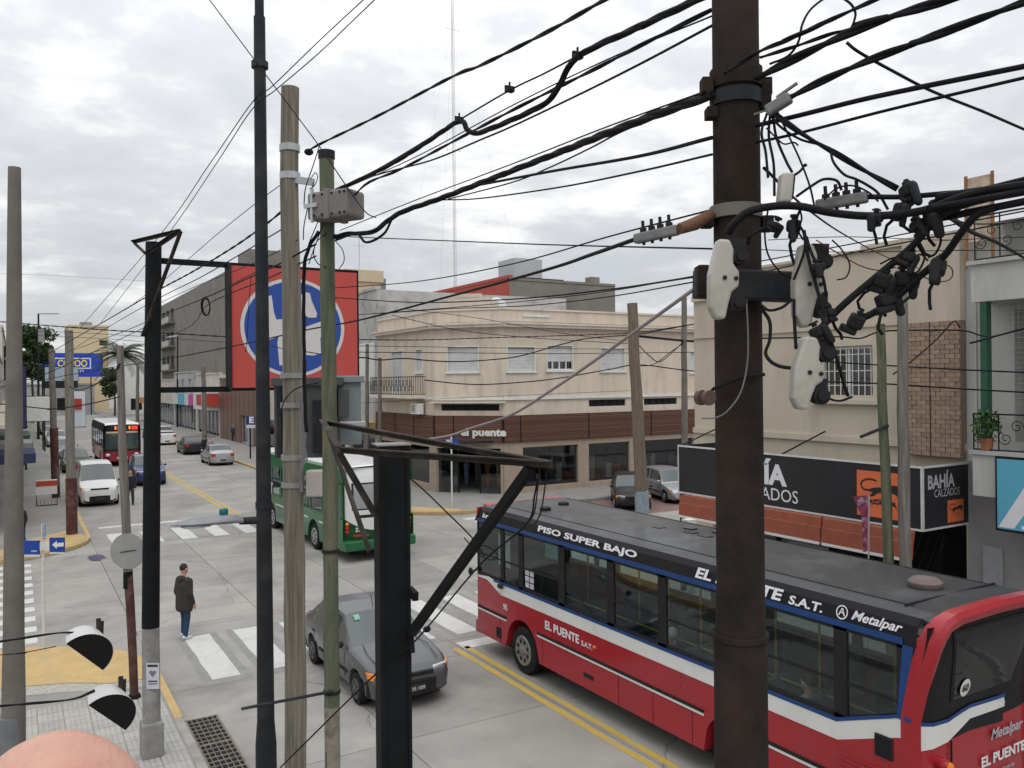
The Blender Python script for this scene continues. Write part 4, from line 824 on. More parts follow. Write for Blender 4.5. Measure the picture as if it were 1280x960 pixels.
    # bumpers follow the body ends
    for end in (0, 1):
        b = MB(); zl, zh = .27, .52
        pts = []
        for t in [i / 12 for i in range(13)]:
            x = lerp(-1, 1, t); yy = .0 + .30 * abs(x) ** 3.2; pts.append((x * W * .475, (-.055 + yy) if not end else (L + .055 - yy * 1.3)))
        b2 = [(x, zl, y) for x, y in pts]
        for i in range(12):
            (xa, y_a), (xb, y_b) = pts[i], pts[i + 1]; sgn = 1 if end == 0 else -1
            b.face([(xa, y_a, zl), (xb, y_b, zl), (xb, y_b, zh), (xa, y_a, zh)]); b.face([(xa, y_a, zh), (xb, y_b, zh), (xb, y_b + sgn * .1, zh + .03), (xa, y_a + sgn * .1, zh + .03)]); b.face([(xa, y_a, zl), (xb, y_b, zl), (xb, y_b + sgn * .12, zl - .05), (xa, y_a + sgn * .12, zl - .05)])
        b.build('bumper', trim or body, o, smooth=True)
    zg = hood - .30
    b = MB(); b.box(-W * .22, W * .22, L - .06, L + .012, zg + .01, zg + .085); b.build('grille', m_plas, o, bevel=.01)
    for s in (-1, 1):
        b = MB(); x0, x1 = W * .235, W * .415
        b.faces([(s * x0, L - .02, zg), (s * x1, L - .13, zg + .01), (s * x1, L - .15, zg + .125), (s * x0, L - .06, zg + .115), (s * x0, L - .22, zg), (s * x1, L - .36, zg + .01), (s * x1, L - .36, zg + .13), (s * x0, L - .25, zg + .12)], [(0, 1, 2, 3), (4, 5, 6, 7), (0, 1, 5, 4), (3, 2, 6, 7), (1, 2, 6, 5), (0, 3, 7, 4)]); hl = b.build('headlight', m_lens, o, bevel=.01)
        b = MB(); b.faces([(s * x1, L - .12, zg + .012), (s * (x1 + .085), L - .24, zg + .02), (s * (x1 + .085), L - .27, zg + .12), (s * x1, L - .145, zg + .125), (s * x1, L - .42, zg + .012), (s * (x1 + .085), L - .42, zg + .02), (s * (x1 + .085), L - .42, zg + .12), (s * x1, L - .42, zg + .125)], [(0, 1, 2, 3), (4, 5, 6, 7), (0, 1, 5, 4), (3, 2, 6, 7), (1, 2, 6, 5), (0, 3, 7, 4)]); b.build('indicator', m_amber, hl)
        b = MB(); b.box(s * W * .30, s * W * .452, -.012, .12, tail - .34, tail - .13); b.build('tail_light', tl, o, bevel=.02)
        b = MB(); b.ell((s * (W / 2 + .07), yw - .18, belt + .04), .09, .05, .065, 10, 6); b.build('mirror', trim or body, o, smooth=True)
        b = MB(); b.box(s * W * .4985, s * W * .507, ya + .5, yf - .42, .46, .51); b.build('side_moulding', m_plas, o)
        b = MB(); ym = (yr1 + yw1) / 2 - .05
        for yy in (ym - .75, ym + .28): boxpart('door_handle', m_plas, o, s * W * .488, s * W * .503, yy, yy + .16, belt - .16, belt - .125)
        boxpart('door_seam', m_plas, o, s * W * .4955, s * W * .5005, ym - .005, ym + .005, .36, belt - .05); boxpart('door_seam', m_plas, o, s * W * .4955, s * W * .5005, yw - .12, yw - .112, .36, belt - .1)
    if plate:
        b = MB(); b.box(-.2, .2, L + .05, L + .068, .34, .455); b.box(-.2, .2, -.066, -.05, .36, .47); pl = b.build('plate', m_plate, o)
        if plate != 1: lettering(plate, m_platew, pl, (.17, L + .0695, .365), (-1, 0, 0), (0, 0, 1), .34, .065, .01)
    b = MB(); b.bar((-W * .32, yw - .08, hood + .075), (W * .1, yw - .16, hood + .14), .02, .012); b.build('wiper', m_plas, o)
    return o
HD = math.pi      # facing the camera side (driving towards -y)
LM = MID - .02
g1 = car('hatchback_car', 'dark grey sedan with amber indicators driving towards the camera across the zebra crossing', 'car', (6.2, 18.05, 0), HD, (.105, .107, .115), L=4.20, W=1.70, H=1.41, belt=.90, hood=.88, tail=.96, xw=.70, xw1=.545, xr0=.07, xr1=.235, rim=m_rimd, metal=.55, trim=m_plas, plate='PDS 109')
# inspection sticker on its windscreen, roof aerial
def ws(x, t, off=.012):
    y = lerp(.70 * 4.2, .545 * 4.2, t); z = lerp(.925, 1.36, t) + .022 * (1 - (abs(x) / .6) ** 2) + .014; return (x, y + off * .5, z + off)
b = MB(); b.face([ws(.50, .72), ws(.38, .72), ws(.38, .90), ws(.50, .90)]); stk = b.build('inspection_sticker', mat('green_sticker', (.16, .42, .30), .5), g1); lettering('A', m_platew, stk, ws(.47, .75, .02), (-1, 0, 0), (0, -.55, .83), .07, .09, .02)
for x_ in (-.66, .66): b = MB(); b.tube([(x_ * .80, 2.96, .935), (x_ * .93, 3.4, .895), (x_ * .88, 3.95, .77)], .006, 5); b.build('bonnet_seam', m_plas, g1)
b = MB(); b.bar((-.25, 1.75, 1.445), (-.25, 1.95, 1.447), .05, .012); b.build('roof_scoop', m_plas, g1)
b = MB(); b.cyl((.0, 2.16, 1.41), (.0, 2.05, 1.62), .008, n=5); b.build('aerial', m_plas, g1)
VS = .944
q = G(130, 634); van = car('van', 'white panel van parked at the left kerb', 'van', (3.55, 49.6, 0), HD, (.60, .60, .585), L=4.5, W=1.82, H=1.98, belt=1.12, hood=1.12, tail=1.85, xw=.80, xw1=.60, xr0=.0, xr1=.03, wr=.30, style='van', trim=m_plas)
q = G(200, 610); car('sport_utility_car', 'blue compact off-roader driving towards the camera past the far crossing', 'car', (6.85, 56.6, 0), HD, (.022, .04, .115), L=4.1, W=1.78, H=1.66, belt=1.06, hood=1.06, tail=1.12, xw=.70, xw1=.56, xr0=.02, xr1=.12, wr=.34, metal=.3, trim=None)
car('sedan_car', 'silver sedan parked at the right kerb near the letter E sign', 'car', (12.95, 62.3, 0), 0, (.40, .40, .41), L=4.35, W=1.72, H=1.46, belt=.93, tail=1.02, xw=.70, xw1=.55, xr0=.13, xr1=.28, metal=.5, group=None)
car('sedan_car', 'black sedan parked between the silver sedan and the white pickup', 'car', (13.0, 73.3, 0), 0, (.025, .025, .03), L=4.4, W=1.74, H=1.46, belt=.93, tail=1.02, xw=.70, xw1=.55, xr0=.13, xr1=.28, metal=.2)
pk = car('pickup_truck', 'white pickup truck parked furthest along the right kerb', 'pickup truck', (12.75, 86.5, 0), 0, (.60, .60, .60), L=5.0, W=1.82, H=1.78, belt=1.12, hood=1.12, tail=1.16, xw=.70, xw1=.60, xr0=.37, xr1=.42, wr=.37)
boxpart('load_bed', m_plas, pk, -.68, .68, .15, 1.75, 1.17, 1.235)
car('parked_car', 'black car parked behind the white van at the left kerb', 'car', (3.6, 67.5, 0), HD, (.028, .028, .032), L=4.3, W=1.74, H=1.48, xw=.70, xw1=.55, xr0=.05, xr1=.2, metal=.2)
car('parked_car', 'grey car second behind the white van at the left kerb', 'car', (3.55, 80.5, 0), HD, (.20, .21, .22), L=4.2, W=1.74, H=1.5, xw=.70, xw1=.55, xr0=.05, xr1=.2, metal=.3)
car('parked_car', 'pale car third behind the white van at the left kerb', 'car', (3.5, 95, 0), HD, (.42, .43, .45), L=4.2, W=1.74, H=1.5, xw=.70, xw1=.55, xr0=.05, xr1=.2, metal=.3)
car('parked_car', 'white car fourth behind the white van at the left kerb', 'car', (3.5, 107, 0), HD, (.5, .5, .5), L=4.2, W=1.74, H=1.5, xw=.70, xw1=.55, xr0=.05, xr1=.2)
car('parked_car', 'maroon car fifth behind the white van at the left kerb', 'car', (3.5, 119, 0), HD, (.16, .03, .03), L=4.2, W=1.74, H=1.5, xw=.70, xw1=.55, xr0=.05, xr1=.2)
car('parked_car', 'dark car parked just beyond the white pickup at the right kerb', 'car', (13.1, 97, 0), 0, (.03, .035, .04), L=4.2, W=1.74, H=1.5, xw=.70, xw1=.55, xr0=.05, xr1=.2)
car('parked_car', 'black car parked nose out beside the pole in front of the shop windows', 'car', (26.3, 32.7, .0), HD - .6, (.02, .02, .024), L=4.1, W=1.70, H=1.45, xw=.70, xw1=.55, xr0=.03, xr1=.14, metal=.2)
car('parked_car', 'silver hatchback parked nose out at the end of the black sign', 'car', (28.5, 33.2, .0), HD - .3, (.38, .39, .41), L=3.9, W=1.70, H=1.52, belt=.95, xw=.73, xw1=.56, xr0=.01, xr1=.08, metal=.5)

# ---- buses.  local: x 0 (left side) .. W, y 0 (rear) .. L
m_bglass = glass('bus_glass', (.74, .81, .79), .02)
m_seat = mat('bus_seat', (.07, .085, .13), .8); m_pole = mat('yellow_pole', (.36, .28, .05), .5); m_floor = mat('bus_floor', (.22, .22, .21), .8)
m_lin = mat('bus_lining', (.55, .56, .55), .7)
def bus(name, label, loc, rz, cfg):
    L, W = cfg['L'], cfg['W']; o = thing(name, label, 'bus', loc, rz); z0, zw0, zw1, zr = cfg.get('z0', .40), cfg['zw0'], cfg['zw1'], cfg['zr']
    low, topm, roofm = cfg['low'], cfg['top'], cfg['roof']; arches = cfg['arches']; AR = .60
    def zb(y):
        z = z0
        for ay in arches:
            d = abs(y - ay)
            if d < AR: z = max(z, .50 + math.sqrt(AR * AR - d * d) * .97)
        return z
    ya_ = cfg.get('ya', .12); ys = sorted(set([ya_ + (L - .12 - ya_) * i / 150 for i in range(151)]))
    for s, x in ((0, 0.0), (1, W)):
        b = MB()
        for i in range(len(ys) - 1): b.face([(x, ys[i], zb(ys[i])), (x, ys[i + 1], zb(ys[i + 1])), (x, ys[i + 1], zw0), (x, ys[i], zw0)])
        for i in range(len(ys) - 1):   # arch lining
            if zb(ys[i]) > z0 or zb(ys[i + 1]) > z0: b.face([(x, ys[i], zb(ys[i])), (x, ys[i + 1], zb(ys[i + 1])), (abs(x - .55), ys[i + 1], zb(ys[i + 1])), (abs(x - .55), ys[i], zb(ys[i]))])
        b.build('side_panel', low, o)
        # stripes proud of the side
        e = -.006 if s == 0 else .006
        for (nm, sm, a, c, y_0, y_1, pr) in cfg['stripes']:
            segs = [(y_0, y_1)]
            for ay in arches:
                if a < .5 + AR:
                    ns = []
                    for (p0, p1) in segs:
                        if p0 < ay - AR < p1: ns.append((p0, ay - AR))
                        if p0 < ay + AR < p1: ns.append((ay + AR, p1))
                        if not (p0 < ay - AR < p1) and not (p0 < ay + AR < p1): ns.append((p0, p1))
                    segs = ns
            b = MB()
            for p0, p1 in segs: b.box(min(x, x + (e / .006) * pr), max(x, x + (e / .006) * pr), p0, p1, a, c)
            b.build(nm, sm, o)
        # pillars and windows
        wins = cfg['wins']; b = MB(); edges = [(ya_, wins[0][0])] + [(wins[i][1], wins[i + 1][0]) for i in range(len(wins) - 1)] + [(wins[-1][1], L - .12)]
        for p0, p1 in edges: b.box(min(x, abs(x - .05)), max(x, abs(x - .05)), p0, p1, zw0, zw1)
        b.box(min(x, abs(x - .05)), max(x, abs(x - .05)), ya_, L - .12, zw0 - .002, zw0 + .06); b.box(min(x, abs(x - .05)), max(x, abs(x - .05)), ya_, L - .12, zw1 - .05, zw1 + .002)
        b.build('window_pillars', cfg['pil'], o)
        for (p0, p1) in wins:
            w = MB(); xi = abs(x - .02); w.box(xi - .003, xi + .003, p0, p1, zw0 + .05, zw1 - .04); w = w.build('window', m_bglass, o)
            b = MB(); zm = zw0 + .40 * (zw1 - zw0); b.box(min(x, abs(x - .03)) - .002, max(x, abs(x - .03)) + .002, p0, p1, zm - .012, zm + .012); b.build('window_rail', m_plas, w)
    # roof shell
    sec = [(0, zw1), (.012, zw1 + .06), (.055, zr - .16), (.12, zr - .075), (.30, zr - .03), (W / 2, zr)]; full = sec + [(W - x, z) for x, z in sec[::-1][1:]]
    nS = len(sec); tb, rb_ = MB(), MB()
    ends = [(0.10, -.02), (.22, 0), (L - .3, 0), (L - .12, -.03), (L - .02, -.10)]
    for i in range(len(ends) - 1):
        for j in range(len(full) - 1):
            tgt = tb if (j < 3 or j >= len(full) - 4) else rb_
            q = []
            for (yy, dz), jj in ((ends[i], j), (ends[i + 1], j), (ends[i + 1], j + 1), (ends[i], j + 1)):
                x, z = full[jj]; q.append((x, max(yy, ya_ - .02 - (.10 if tgt is rb_ else 0) * (ya_ > .2)), z + dz * (z - zw1) / (zr - zw1) * 1.5))
            tgt.face(q)
    tb.build('roof_band', topm, o, smooth=True); rb_.build('roof', roofm, o, smooth=True)
    boxpart('floor', m_floor, o, .62, W - .62, .15, L - .15, .62, .68); boxpart('chassis', m_plas, o, .33, W - .33, .4, L - .4, .22, .61); boxpart('ceiling', m_lin, o, .20, W - .20, .2, L - .2, zr - .12, zr - .09)  # chassis box reaches down low, shaped to darken the road under the bus
    for s, x in ((-1, .17), (1, W - .17)):
        for ay in arches: wheel(o, x, ay, .47, .27, s, cfg.get('rim'), 8)
    if cfg.get('inside'):
        k = 1.1
        while k < L - 2.6:
            for x0 in (.12, .56, W - .98, W - .54):
                if cfg.get('skip') and cfg['skip'](k, x0): continue
                b = MB(); b.box(x0, x0 + .40, k, k + .40, 1.06, 1.14); b.box(x0, x0 + .40, k - .05, k + .03, 1.1, 1.72); b.box(x0 + .05, x0 + .35, k + .1, k + .3, .68, 1.06); b.build('seat', m_seat, o, bevel=.02)
            b = MB(); xp = W / 2 + (.28 if int(k * 10) % 2 else -.28); b.cyl((xp, k + .45, .68), (xp, k + .45, zr - .15), .018, n=6); b.cyl((.5, k, 1.7), (.5, k + .78, 1.7), .015, n=5); b.build('grab_pole', m_pole, o); k += .79
        b = MB(); b.cyl((W / 2 - .35, .8, zr - .4), (W / 2 - .35, L - 2, zr - .4), .016, n=6); b.cyl((W / 2 + .35, .8, zr - .4), (W / 2 + .35, L - 2, zr - .4), .016, n=6); b.build('hand_rail', m_pole, o)
    return o
# -- red bus
m_red = mat('paint_bus_red', (.33, .018, .026), .3, 0, var=.03, scale=.7, coat=.35, dark=(.22, .03, .03), dscale=.9, damt=.5); m_blkp = mat('paint_bus_black', (.010, .010, .012), .45, 0, var=.05, scale=1, spec=.2); m_wht = mat('paint_bus_white', (.64, .64, .62), .35, 0, var=.03, scale=1, coat=.3, dark=(.48, .47, .44), dscale=1.2, damt=.5); m_blu = mat('paint_bus_blue', (.013, .052, .18), .4, 0, var=.03, scale=1)
m_broof = mat('bus_roof', (.034, .036, .039), .45, var=.15, scale=2, dark=(.075, .078, .082), dscale=1.0, damt=.9, coat=.1)
m_redroof = mat('bus_front_roof', (.42, .05, .05), .5, var=.1)
RX, RY, RL, RW = 8.78, 5.5, 10.8, 2.5
yl = lambda u: u - RY
cfgR = dict(L=RL, W=RW, ya=.26, zw0=1.70, zw1=2.86, zr=3.25, low=m_red, top=m_blkp, roof=m_broof, pil=m_plas, arches=[yl(14.33), yl(8.55)], inside=True, rim=mat('dirty_rim', (.22, .215, .205), .55, .3, var=.35, scale=14, dark=(.06, .055, .05), dscale=9, damt=.8),
            stripes=[('white_stripe', m_wht, 1.43, 1.66, 1.30, RL - 1.15, .006), ('blue_line', m_blu, 1.655, 1.705, 1.30, RL - .85, .012), ('blue_band', m_blu, 2.855, 2.93, .4, RL - .14, .012), ('rub_rail', m_plas, .965, 1.01, .55, RL - .14, .02), ('chrome_rail', m_wht, .925, .963, .55, RL - .14, .016)],
            wins=[(yl(a), yl(c)) for a, c in ((5.98, 6.66), (6.85, 8.25), (8.42, 9.97), (10.16, 11.30), (11.49, 12.79), (12.99, 14.27), (14.43, 15.03), (15.16, 16.14))])
R = bus('city_bus', 'red, white and black city bus standing closest to the camera', (RX, RY, 0), 0, cfgR)
def side_text(body, z0, z1, u_start, u_end, m, bold=0, shear=0, tilt=0.0, x=-.009):
    """lettering on the left side, reading from front to rear"""
    return lettering(body, m, R, (x, yl(u_start), z0), (0, -1, 0), (tilt, 0, 1), u_start - u_end, (z1 - z0) * math.sqrt(1 + tilt * tilt), bold, shear)
side_text('PISO SUPER BAJO', 2.96, 3.105, 13.72, 10.70, m_lett, .036, 0, .27, .004)
side_text('EL PUENTE', 2.955, 3.11, 9.32, 7.66, m_lett, .036, .15, .27, .003); side_text('S.A.T.', 2.955, 3.07, 7.56, 7.02, m_lett, .03, .1, .27, .003)
side_text('Metalpar', 2.945, 3.09, 6.60, 5.92, m_lett, .022, .35, .27, .003)
b = MB(); cy, cz = yl(6.74), 3.03
for rr_, n_ in ((.085, 20),):
    for i in range(n_):
        a0, a1 = 2 * math.pi * i / n_, 2 * math.pi * (i + 1) / n_; f_ = lambda a, r: (.003 + .27 * (r * math.sin(a) + .085), cy + r * math.cos(a), cz + r * math.sin(a)); b.face([f_(a0, rr_), f_(a1, rr_), f_(a1, rr_ * .82), f_(a0, rr_ * .82)])
for p in ([(-.05, -.04), (-.03, -.04), (.005, .05), (-.01, .05)], [(.05, -.04), (.03, -.04), (-.005, .05), (.01, .05)], [(-.04, -.012), (.04, -.012), (.035, .004), (-.035, .004)]): b.face([(.002 + .27 * (z + .085), cy - y, cz + z) for y, z in p])
b.build('maker_emblem', m_lett, R)
side_text('EL PUENTE', 1.145, 1.31, 13.45, 12.32, m_lett, .036); side_text('S.A.T.', 1.145, 1.24, 12.25, 11.92, m_lett, .03); side_text('95', 1.15, 1.28, 15.05, 14.88, m_lett, .03)
side_text('brk', 2.96, 3.06, 15.95, 15.55, m_lett, .02, .1, .27, .004)
# sloping front start of the white stripe
b = MB(); b.face([(-.007, RL - 1.16, 1.43), (-.007, RL - 1.16, 1.66), (-.007, RL - .62, 1.72), (-.007, RL - .14, 1.66), (-.007, RL - .14, 1.63), (-.007, RL - .55, 1.64)]); b.build('white_stripe', m_wht, R)
def side_poly(pts, m, nm, x): b = MB(); b.face([(x, yl(u), z) for u, z in pts]); b.build(nm, m, R)
side_poly([(6.80, 1.43), (5.96, 1.77), (5.80, 1.77), (5.80, 1.40), (6.8, 1.40)], m_red, 'red_corner', -.0065)
side_poly([(6.802, 1.43), (5.96, 1.76), (5.80, 1.76), (5.80, 1.98), (5.98, 1.98), (6.802, 1.66)], m_wht, 'white_stripe', -.0075)
side_poly([(6.802, 1.66), (5.98, 1.98), (5.80, 1.98), (5.80, 2.03), (5.97, 2.03), (6.802, 1.71)], m_blu, 'blue_line', -.0125)
side_poly([(5.98, 2.03), (5.90, 2.03), (5.86, 2.35), (5.76, 2.86), (5.9, 2.86)], m_blu, 'blue_post', -.0085)
b = MB(); b.box(-.03, 0, yl(6.03), yl(6.27), 1.45, 1.72); vt = b.build('air_intake', m_plas, R, bevel=.02); b = MB(); b.box(-.034, -.0305, yl(6.06), yl(6.24), 1.48, 1.69); b.build('intake_mesh', m_dark, vt)
b = MB()
for k in range(7): b.box(-.014, -.002, yl(6.0), yl(6.78), .92 + k * .06, .945 + k * .06)
b.build('engine_louvre', m_red, R)
b = MB()
for u in (9.4, 10.3, 11.2, 13.55, 15.2): b.box(-.004, -.0005, yl(u) - .005, yl(u) + .005, .42, .92)
b.box(-.004, -.0005, yl(5.8) - .012, yl(5.8) + .012, .42, 2.9); b.build('panel_seam', m_plas, R)
boxpart('fuel_flap', m_plas, R, -.008, 0, yl(15.35), yl(15.15), .50, .72); boxpart('side_marker', m_amber, R, -.02, 0, yl(11.9), yl(11.82), 1.2, 1.235)
b = MB(); b.box(-.004, -.0005, yl(12.2), yl(11.9), .6, .68); b.build('wheel_hatch', m_plas, R)
# stickers on the third window, pale cyan panels and a card inside
b = MB()
for i in range(2):
    for j in range(3): b.box(.012, .0165, yl(14.18) - .3 + i * .17, yl(14.18) - .3 + i * .17 + .14, 1.80 + j * .125, 1.80 + j * .125 + .10)
b.build('sticker', mat('sticker_paper', (.45, .45, .48), .7, var=.5, scale=30), R)
m_cyan = mat('pale_cyan', (.22, .52, .50), .5, var=.1); b = MB(); b.box(RW - .40, RW - .38, yl(13.2), yl(14.1), 2.2, 2.75); b.box(.5, .52, yl(13.75), yl(14.2), 2.35, 2.78); b.build('cyan_panel', m_cyan, R)
b = MB(); b.box(.35, .36, yl(15.35), yl(15.85), 1.9, 2.6); b.build('route_card', m_lin, R)
boxpart('driver_partition', m_plas, R, .1, 1.1, yl(14.1), yl(14.13), .68, 2.3)
# ends
def end_shell(y, sgn, z0_, z1_, m, nm, inset=.0, x0=.0, x1=RW):
    b = MB(); n = 10; pts = []
    for i in range(n + 1): t = i / n; x = lerp(x0, x1, t); d = abs(2 * (x / RW) - 1); pts.append((x, y + sgn * (-(.12) * d ** 4 + inset)))
    for i in range(n): b.face([(*pts[i], z0_), (*pts[i + 1], z0_), (*pts[i + 1], z1_), (*pts[i], z1_)])
    return b.build(nm, m, R, smooth=True)
end_shell(RL, 1, .40, 1.35, m_red, 'front_panel'); end_shell(RL, 1, 1.35, 2.75, m_cglass, 'windscreen'); end_shell(RL, 1, 2.75, 3.15, m_red, 'front_top')
def RSy(x, z, off=0.0):
    t = min(1, max(0, (z - 1.9) / 1.25)); t = t * t * (3 - 2 * t); return .22 * (1 - t) + .10 * abs(2 * x / RW - 1) ** 5 - off
def rear_patch(up_, dn_, m, nm, off, nz=1):
    """strip between an upper and a lower polyline on the tail"""
    b = MB()
    for i in range(len(up_) - 1):
        for k in range(nz):
            q = []
            for (pu, pd), t in (((up_[i], dn_[i]), k / nz), ((up_[i + 1], dn_[i + 1]), k / nz), ((up_[i + 1], dn_[i + 1]), (k + 1) / nz), ((up_[i], dn_[i]), (k + 1) / nz)):
                x, z = lerp(pd[0], pu[0], t), lerp(pd[1], pu[1], t); q.append((x, RSy(x, z, off), z))
            b.face(q)
    return b.build(nm, m, R, smooth=True)
xs_ = [RW * i / 16 for i in range(17)]
rear_patch([(x, 1.75) for x in xs_], [(x, .40) for x in xs_], m_red, 'rear_panel', 0, 4); rear_patch([(x, 3.12) for x in xs_], [(x, 1.75) for x in xs_], m_blkp, 'rear_surround', 0, 10)
wx = [i / 10 for i in range(11)]
rear_patch([(lerp(.36, 2.14, t), 3.05) for t in wx], [(lerp(.60, 1.90, t), 2.12) for t in wx], m_plas, 'window_seal', .008, 8)
rear_patch([(lerp(.40, 2.10, t), 3.02) for t in wx], [(lerp(.64, 1.86, t), 2.15) for t in wx], glass('tail_glass', (.45, .48, .47), .02), 'rear_window', .014, 8)
up = [(.03, 1.94), (.3, 1.90), (.56, 1.90), (.8, 1.95), (1.0, 1.98), (1.6, 1.96), (2.45, 1.90)]; dn = [(.03, 1.64), (.3, 1.64), (.55, 1.67), (.8, 1.77), (1.0, 1.85), (1.6, 1.84), (2.45, 1.79)]
rear_patch(up, dn, m_wht, 'rear_white_stripe', .016); rear_patch([(x, z + .045) for x, z in up], up, m_blu, 'rear_blue_line', .018)
rear_patch([(.62, 1.70), (1.0, 1.85), (1.6, 1.84), (2.45, 1.79)], [(.66, 1.69), (1.0, 1.71), (1.6, 1.67), (2.45, 1.60)], m_plas, 'engine_gap', .013)
hoop = [(-.014, .40), (-.014, 2.0), (-.014, 2.35), (-.008, 2.7), (.02, 2.94), (.075, 3.10), (.18, 3.20), (.42, 3.255), (RW / 2, 3.275)]; hoop += [(RW - x, z) for x, z in hoop[::-1][1:]]
yf_ = [(.4, .43), (2.0, .43), (2.35, .36), (2.94, .24), (3.2, .14), (3.3, .12)]; yr_ = [(.4, .21), (2.0, .20), (2.67, .05), (3.1, -.05), (3.3, -.06)]; rs = []
for x, z in hoop:
    a_, c_ = prof(yf_, z), prof(yr_, z); k_ = .055 if z < 2.7 else .075; sx = lerp(x, RW / 2, k_); sz = lerp(z, 1.7, .03 if z < 2.7 else .085) if z > 2.3 else z
    rs.append([(x, a_, z), (lerp(x, sx, .12), lerp(a_, c_, .8), z + .006 * (z > 2.9)), (lerp(x, sx, .5), c_, lerp(z, sz, .4)), (sx, c_ + .02, sz), (lerp(x, sx, .9), a_, lerp(z, sz, .9))])
b = MB(); b.rings(rs); b.build('tail_arch', m_red, R, smooth=True)
lettering('Metalpar', m_lett2, R, (1.42, .19, 1.455), (1, 0, 0), (0, 0, 1), .72, .17, .022, .35); lettering('EL PUENTE', m_lett, R, (1.22, .195, 1.20), (1, 0, .0), (0, 0, 1), .98, .13, .036); lettering('*****', m_lett2, R, (1.45, .195, 1.05), (1, 0, .0), (0, 0, 1), .5, .06, .0, name='star_row')
n_ = 24; ez_ = Vector((0, -.19, 1)).normalized(); c_ = Vector((.80, RSy(.80, 2.28, .032), 2.28)); st = MB(); st.face([c_ + Vector((.10 * math.cos(a), 0, 0)) + ez_ * .11 * math.sin(a) for a in (2 * math.pi * i / n_ for i in range(n_))]); st = st.build('speed_sticker', m_wht, R); lettering('60', m_plate, st, c_ + Vector((-.062, -.006, 0)) - ez_ * .05, (1, 0, 0), ez_, .124, .10, .03)
b = MB(); b.lathe([(.075, .03), (.075, -.09), (.06, -.12), (.02, -.13)], (.40, .22, 1.46), 'y', 16); tlp = b.build('tail_lamp', m_red, R, smooth=True); b = MB(); b.lathe([(.05, -.121), (.048, -.145), (.01, -.15)], (.40, .22, 1.46), 'y', 16); b.build('lens', m_amber, tlp, smooth=True)
for z in (1.25, 1.05): b = MB(); b.lathe([(.06, 0), (.06, -.07), (.01, -.09)], (.40, .22, z), 'y', 16); b.build('tail_lamp', m_redl, R, smooth=True)
boxpart('engine_seam', m_plas, R, .60, .612, .19, .21, .62, 1.68)
boxpart('bumper', m_red, R, .05, RW - .05, .1, .28, .34, .62, bevel=.03); boxpart('bumper', m_red, R, .05, RW - .05, RL - .05, RL + .1, .34, .62, bevel=.03)
b = MB(); b.box(.2, RW - .2, RL - .32, RL - .02, 3.13, 3.21); b.build('roof_front', m_redroof, R, bevel=.06)
# roof fittings
b = MB(); b.lathe([(.19, 0), (.21, .03), (.21, .07), (.16, .115), (.06, .13)], (1.25, yl(6.42), 3.245), 'z', 22); b.build('roof_vent', mat('vent_cap', (.14, .11, .105), .7), R, smooth=True)
for x, u in ((.75, 14.55), (1.45, 14.9)): b = MB(); b.lathe([(.11, 0), (.12, .02), (.12, .06), (.10, .075)], (x, yl(u), 3.225), 'z', 14); b.build('roof_vent', m_plas, R, smooth=True)
b = MB(); rr = random.Random(3)
for (x, u) in ((1.2, 11.5), (1.35, 10.8), (1.6, 11.1), (1.3, 10.4), (1.75, 10.5)):
    w_ = rr.uniform(.15, .28); b = MB(); b.box(x, x + .02, yl(u), yl(u) + w_, 3.228, 3.256); b.box(x + .02, x + .16, yl(u), yl(u) + .02, 3.228, 3.257); b.build('roof_bracket', m_plas, R)
b = MB()
for x in (.36, RW - .36): b.box(x, x + .03, .5, RL - .5, 3.212, 3.228)
b.box(.3, RW - .3, yl(6.05), yl(6.08), 3.21, 3.246); b.build('roof_seam', m_plas, R)
boxpart('roof_clamp', m_lin, R, RW - .3, RW - .1, yl(11.8), yl(12.0), 3.18, 3.26)
b = MB(); b.ell((-.10, RL + .02, 1.72), .05, .06, .09, 10, 6); b.cyl((0, RL - .1, 1.75), (-.1, RL, 1.75), .014, n=6); b.build('mirror', m_plas, R, smooth=True)
b = MB(); b.ell((-.05, yl(15.1), 1.63), .05, .11, .05, 10, 6); b.build('door_mirror', m_plas, R, smooth=True)
# -- green bus
m_grnp = paint('bus_green', (.015, .11, .042)); m_whr = paint('bus_white_roof', (.62, .63, .62))
GL = 10.2
cfgG = dict(L=GL, W=2.55, zw0=1.42, zw1=2.62, zr=3.2, low=m_grnp, top=m_grnp, roof=m_whr, pil=m_grnp, arches=[3.0, GL - 2.1], rim=m_rim, inside=True,
            stripes=[('white_line', m_wht, 1.06, 1.11, .8, GL - .2, .01)], wins=[(.45, 1.75), (1.85, 3.3), (3.4, 4.9), (5.0, 6.5), (6.6, 8.0), (8.1, 9.1), (9.2, 9.95)])
Gb = bus('city_bus', 'green city bus with white rounded rear driving away across the junction', (9.2, 26.05, 0), math.radians(1.5), cfgG)
def rear_shell(o, W_, z0_, z1_, m, nm, off=0, x0=0.0, x1=None, n=14, cv=.22):
    x1 = W_ if x1 is None else x1; b = MB(); zs_ = [lerp(z0_, z1_, j / 6) for j in range(7)]
    f_ = lambda x, z: (x, .28 * abs(2 * x / W_ - 1) ** 4 + (max(0, z - 2.2) ** 2) * cv - off, z)
    for j in range(6):
        for i in range(n): xa, xb = lerp(x0, x1, i / n), lerp(x0, x1, (i + 1) / n); b.face([f_(xa, zs_[j]), f_(xb, zs_[j]), f_(xb, zs_[j + 1]), f_(xa, zs_[j + 1])])
    return b.build(nm, m, o, smooth=True)
rear_shell(Gb, 2.55, .5, 3.15, m_grnp, 'rear_panel'); 
b = MB(); WG = 2.55; zoff = lambda x, z: (x, .28 * abs(2 * x / WG - 1) ** 4 + max(0, z - 2.2) ** 2 * .22 - .012, z)
nx = 18
